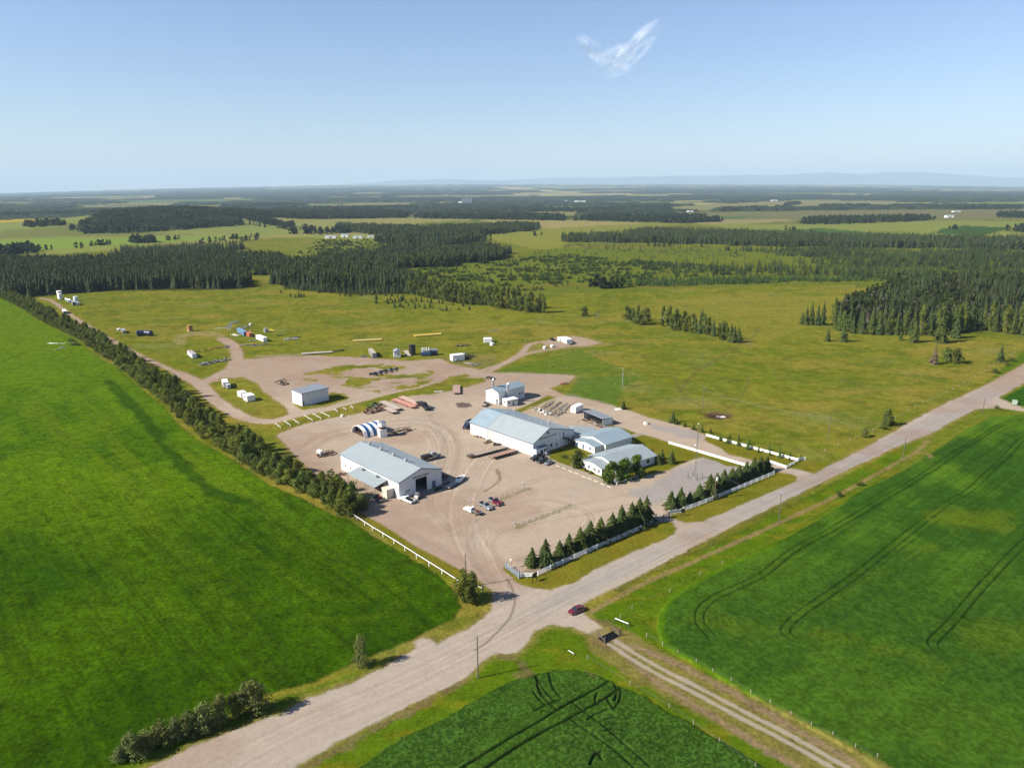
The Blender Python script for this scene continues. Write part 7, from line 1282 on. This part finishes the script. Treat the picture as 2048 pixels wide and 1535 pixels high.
for i, (x, y, s) in enumerate([(467, 658, 1.0), (474, 658, 1.15), (494, 662, .7)]):
    t = thing('hoop_frame', ['left large white bare hoop frame of the collapsed tent', 'right large white bare hoop frame of the collapsed tent', 'small white bare hoop frame beside the blue container'][i], 'frame', P(x, y), .5); m = MB()
    for yy in (0, 1.6, 3.2):
        arc = [(-4 * s * math.cos(a), yy, 5 * s * math.sin(a)) for a in np.linspace(0, math.pi, 11)]; [m.bar(p, q, .3) for p, q in zip(arc[:-1], arc[1:])]
    for k in (2, 5, 8): m.bar((arc[k][0], 0, arc[k][2]), (arc[k][0], 3.2, arc[k][2]), .2)
    m.build('hoop', mGalv, t); MB().bar((-4 * s, 0, .1), (-4 * s, 3.2, .1), .3).bar((4 * s, 0, .1), (4 * s, 3.2, .1), .3).build('sill', mWp, t)
heap('lumber_stack', 'long white beam lying left of the hoop frames', 'pile', ((447, 656), (6.5, .4), (460, 655)), 4, [mWp], .3, .25, 80, L0=(8, 12), boxes=0)
cbox('green_box', 'pale green cabinet in the far right crop corner', 'box', (2024, 806), (2024, 809), (2034, 809), 1.8, M('pale_green', (.4, .5, .4), .6)); heap('scrap_row', 'white and dark wreckage in the burnt patch of the pasture', 'pile', ((1442, 834), (1.8, 1), (1450, 834)), 7, [mWp, mBlack], .7, .15, 81)
# farmsteads and plant far away
def farm(label, x, y, w, d, h, mat=None, roof=None, rz=0., name='farm_building'):
    t = thing(name, label, 'building', P(x, y), rz); m = MB(); m.box(-w / 2, w / 2, -d / 2, d / 2, 0, h); m.build('wall', mat or mWp, t)
    m = MB(); m.loft([[(xx, -d / 2 - .3, h), (xx, d / 2 + .3, h), (xx, 0, h * 1.45)] for xx in (-w / 2 - .3, w / 2 + .3)]); m.build('roof', roof or mR, t); MB().box(-w * .12, w * .12, -d / 2 - .1, -d / 2 - .003, 0, h * .7).build('door', mTrim, t)
for q in [('long white barn of the farmstead left of centre', 662, 476, 24, 12, 4), ('white house with pale roof in the farmstead left of centre', 690, 474, 16, 10, 5), ('low grey shed right in the farmstead left of centre', 716, 476, 20, 10, 3.5), ('small shed at the right end of the centre-left farmstead', 742, 475, 14, 8, 3), ('white bungalow near the wooded hill', 568, 427, 34, 16, 5), ('small white building right of the hill road', 594, 428, 26, 14, 4), ('pale farm buildings on the left skyline fields', 577, 413, 60, 20, 6), ('white sheds before the plant on the centre fields', 875, 412, 70, 20, 6), ('two white barns on the centre-right fields', 1185, 421, 46, 16, 5), ('second white barn right of the centre-right barns', 1200, 421, 30, 14, 5), ('white shop in the right middle fields', 1548, 402, 50, 20, 7), ('row of white houses right of the middle fields', 1380, 424, 26, 12, 5), ('white house with a bright roof by the long right wood', 1898, 435, 26, 14, 6), ('small white sheds on the right brown field', 1912, 424, 30, 12, 4), ('white plant building on the right horizon', 1600, 393, 110, 30, 9), ('bright white shed right of the horizon plant', 1618, 393, 60, 24, 8), ('white buildings on the far right plain', 1772, 390, 90, 24, 8), ('low white works on the centre horizon', 1140, 403, 120, 30, 8), ('low white works right on the centre horizon', 1160, 404, 90, 26, 8), ('small white hut at the left end of the long spruce wood', 1156, 481, 7, 5, 3.5), ('small bright cabin between the young spruces', 347, 531, 12, 6, 3), ('white barn on the far left plain', 15, 413, 40, 14, 6), ('pale barns in the far left middle', 348, 395, 90, 24, 7)]: farm(*q)
t = thing('grain_elevator', 'blue-grey tall grain elevator among the centre fields', 'building', P(933, 407)); [MB().box(-34 + k * 26, -12 + k * 26, -12, 12, 0, 42 + 12 * (k == 1)).build('silo_block', M('elevator_blue', (.22, .27, .34), .7), t) for k in range(3)]; MB().box(-60, -34, -10, 10, 0, 16).build('annex', mWp, t)
# power lines across the pasture
t = thing('power_line', 'thin wires slung between the pasture poles and the road poles', 'wire', (0, 0)); wm = MB()
def wire(a, b, ha, hb, off=0):
    A_, B_ = P(*a), P(*b); n = 10; pts = [(A_[0] + (B_[0] - A_[0]) * k / n, A_[1] + off + (B_[1] - A_[1]) * k / n, ha + (hb - ha) * k / n - 1.6 * 4 * (k / n) * (1 - k / n)) for k in range(n + 1)]
    [wm.bar(p, q, .03) for p, q in zip(pts[:-1], pts[1:])]
wire((1406, 815), (1656, 877), 8.6, 9); wire((1406, 815), (1656, 877), 8.6, 9, .9); wire((1656, 877), (1806, 916), 9.2, 9); wire((1429, 998), (1557, 1046), 10, 9); wire((956, 1355), (1557, 1046), 10, 9.5); wire((1557, 1046), (1806, 916), 9.5, 9.5); wire((1806, 916), (1965, 826), 9.5, 9.5)
wm.build('wire', mGrey, t)
# cloud: thin wisps above the haze
cm = bpy.data.materials.new('cloud_vapour'); cm.use_nodes = True; t_ = cm.node_tree; b_ = t_.nodes['Principled BSDF']; b_.inputs['Base Color'].default_value = (.95, .95, .95, 1); b_.inputs['Roughness'].default_value = 1; b_.inputs['Specular IOR Level'].default_value = 0
tc = t_.nodes.new('ShaderNodeTexCoord'); fl_ = t_.nodes.new('ShaderNodeVectorMath'); fl_.operation = 'MULTIPLY'; fl_.inputs[1].default_value = (1, 0, 1); t_.links.new(tc.outputs['Object'], fl_.inputs[0])
ln = t_.nodes.new('ShaderNodeVectorMath'); ln.operation = 'LENGTH'; t_.links.new(fl_.outputs[0], ln.inputs[0])
nz_ = t_.nodes.new('ShaderNodeTexNoise'); nz_.inputs['Scale'].default_value = 1.5; nz_.inputs['Detail'].default_value = 3.5; nz_.inputs['Roughness'].default_value = .62; t_.links.new(tc.outputs['Object'], nz_.inputs['Vector'])
def mm(op, a, b, cl=False):
    n = t_.nodes.new('ShaderNodeMath'); n.operation = op; n.use_clamp = cl
    for i, q in enumerate((a, b)):
        if isinstance(q, (int, float)): n.inputs[i].default_value = q
        else: t_.links.new(q, n.inputs[i])
    return n.outputs[0]
al = mm('MULTIPLY', mm('MULTIPLY', mm('SUBTRACT', 1.0, ln.outputs['Value']), mm('MAXIMUM', mm('MULTIPLY', mm('SUBTRACT', nz_.outputs[0], .34), 3.0), 0.0)), .36, True)
t_.links.new(al, b_.inputs['Alpha'])
ct = thing('cloud', 'single thin white wisp of cloud high in the blue sky', 'cloud', (0, 0)); 
def wisp(x, y, rx, rz_, rot, dm=1):
    D = 16000; cz = H + D * math.tan(math.atan((767.5 - y) / F) - PITCH); o = bpy.data.objects.new('wisp', None)
    mb_ = MB(); n = 14; V = [(math.sin(math.pi * i / n) * math.cos(2 * math.pi * j / 20), math.sin(math.pi * i / n) * math.sin(2 * math.pi * j / 20), math.cos(math.pi * i / n)) for i in range(n + 1) for j in range(20)]; Fc = [(i * 20 + j, i * 20 + (j + 1) % 20, (i + 1) * 20 + (j + 1) % 20, (i + 1) * 20 + j) for i in range(n) for j in range(20)]
    mb_.add(V, Fc); o = mb_.build('wisp', cm, ct); k = D / F * 1.02; o.location = ((x - 1024) * k, D, cz); o.scale = (rx * k, 500, rz_ * k); o.rotation_euler = (0, rot, 0)
wisp(1216, 122, 40, 28, -.3); wisp(1250, 96, 66, 22, -.75); wisp(1172, 102, 42, 16, .55)
ct['kind'] = 'stuff'
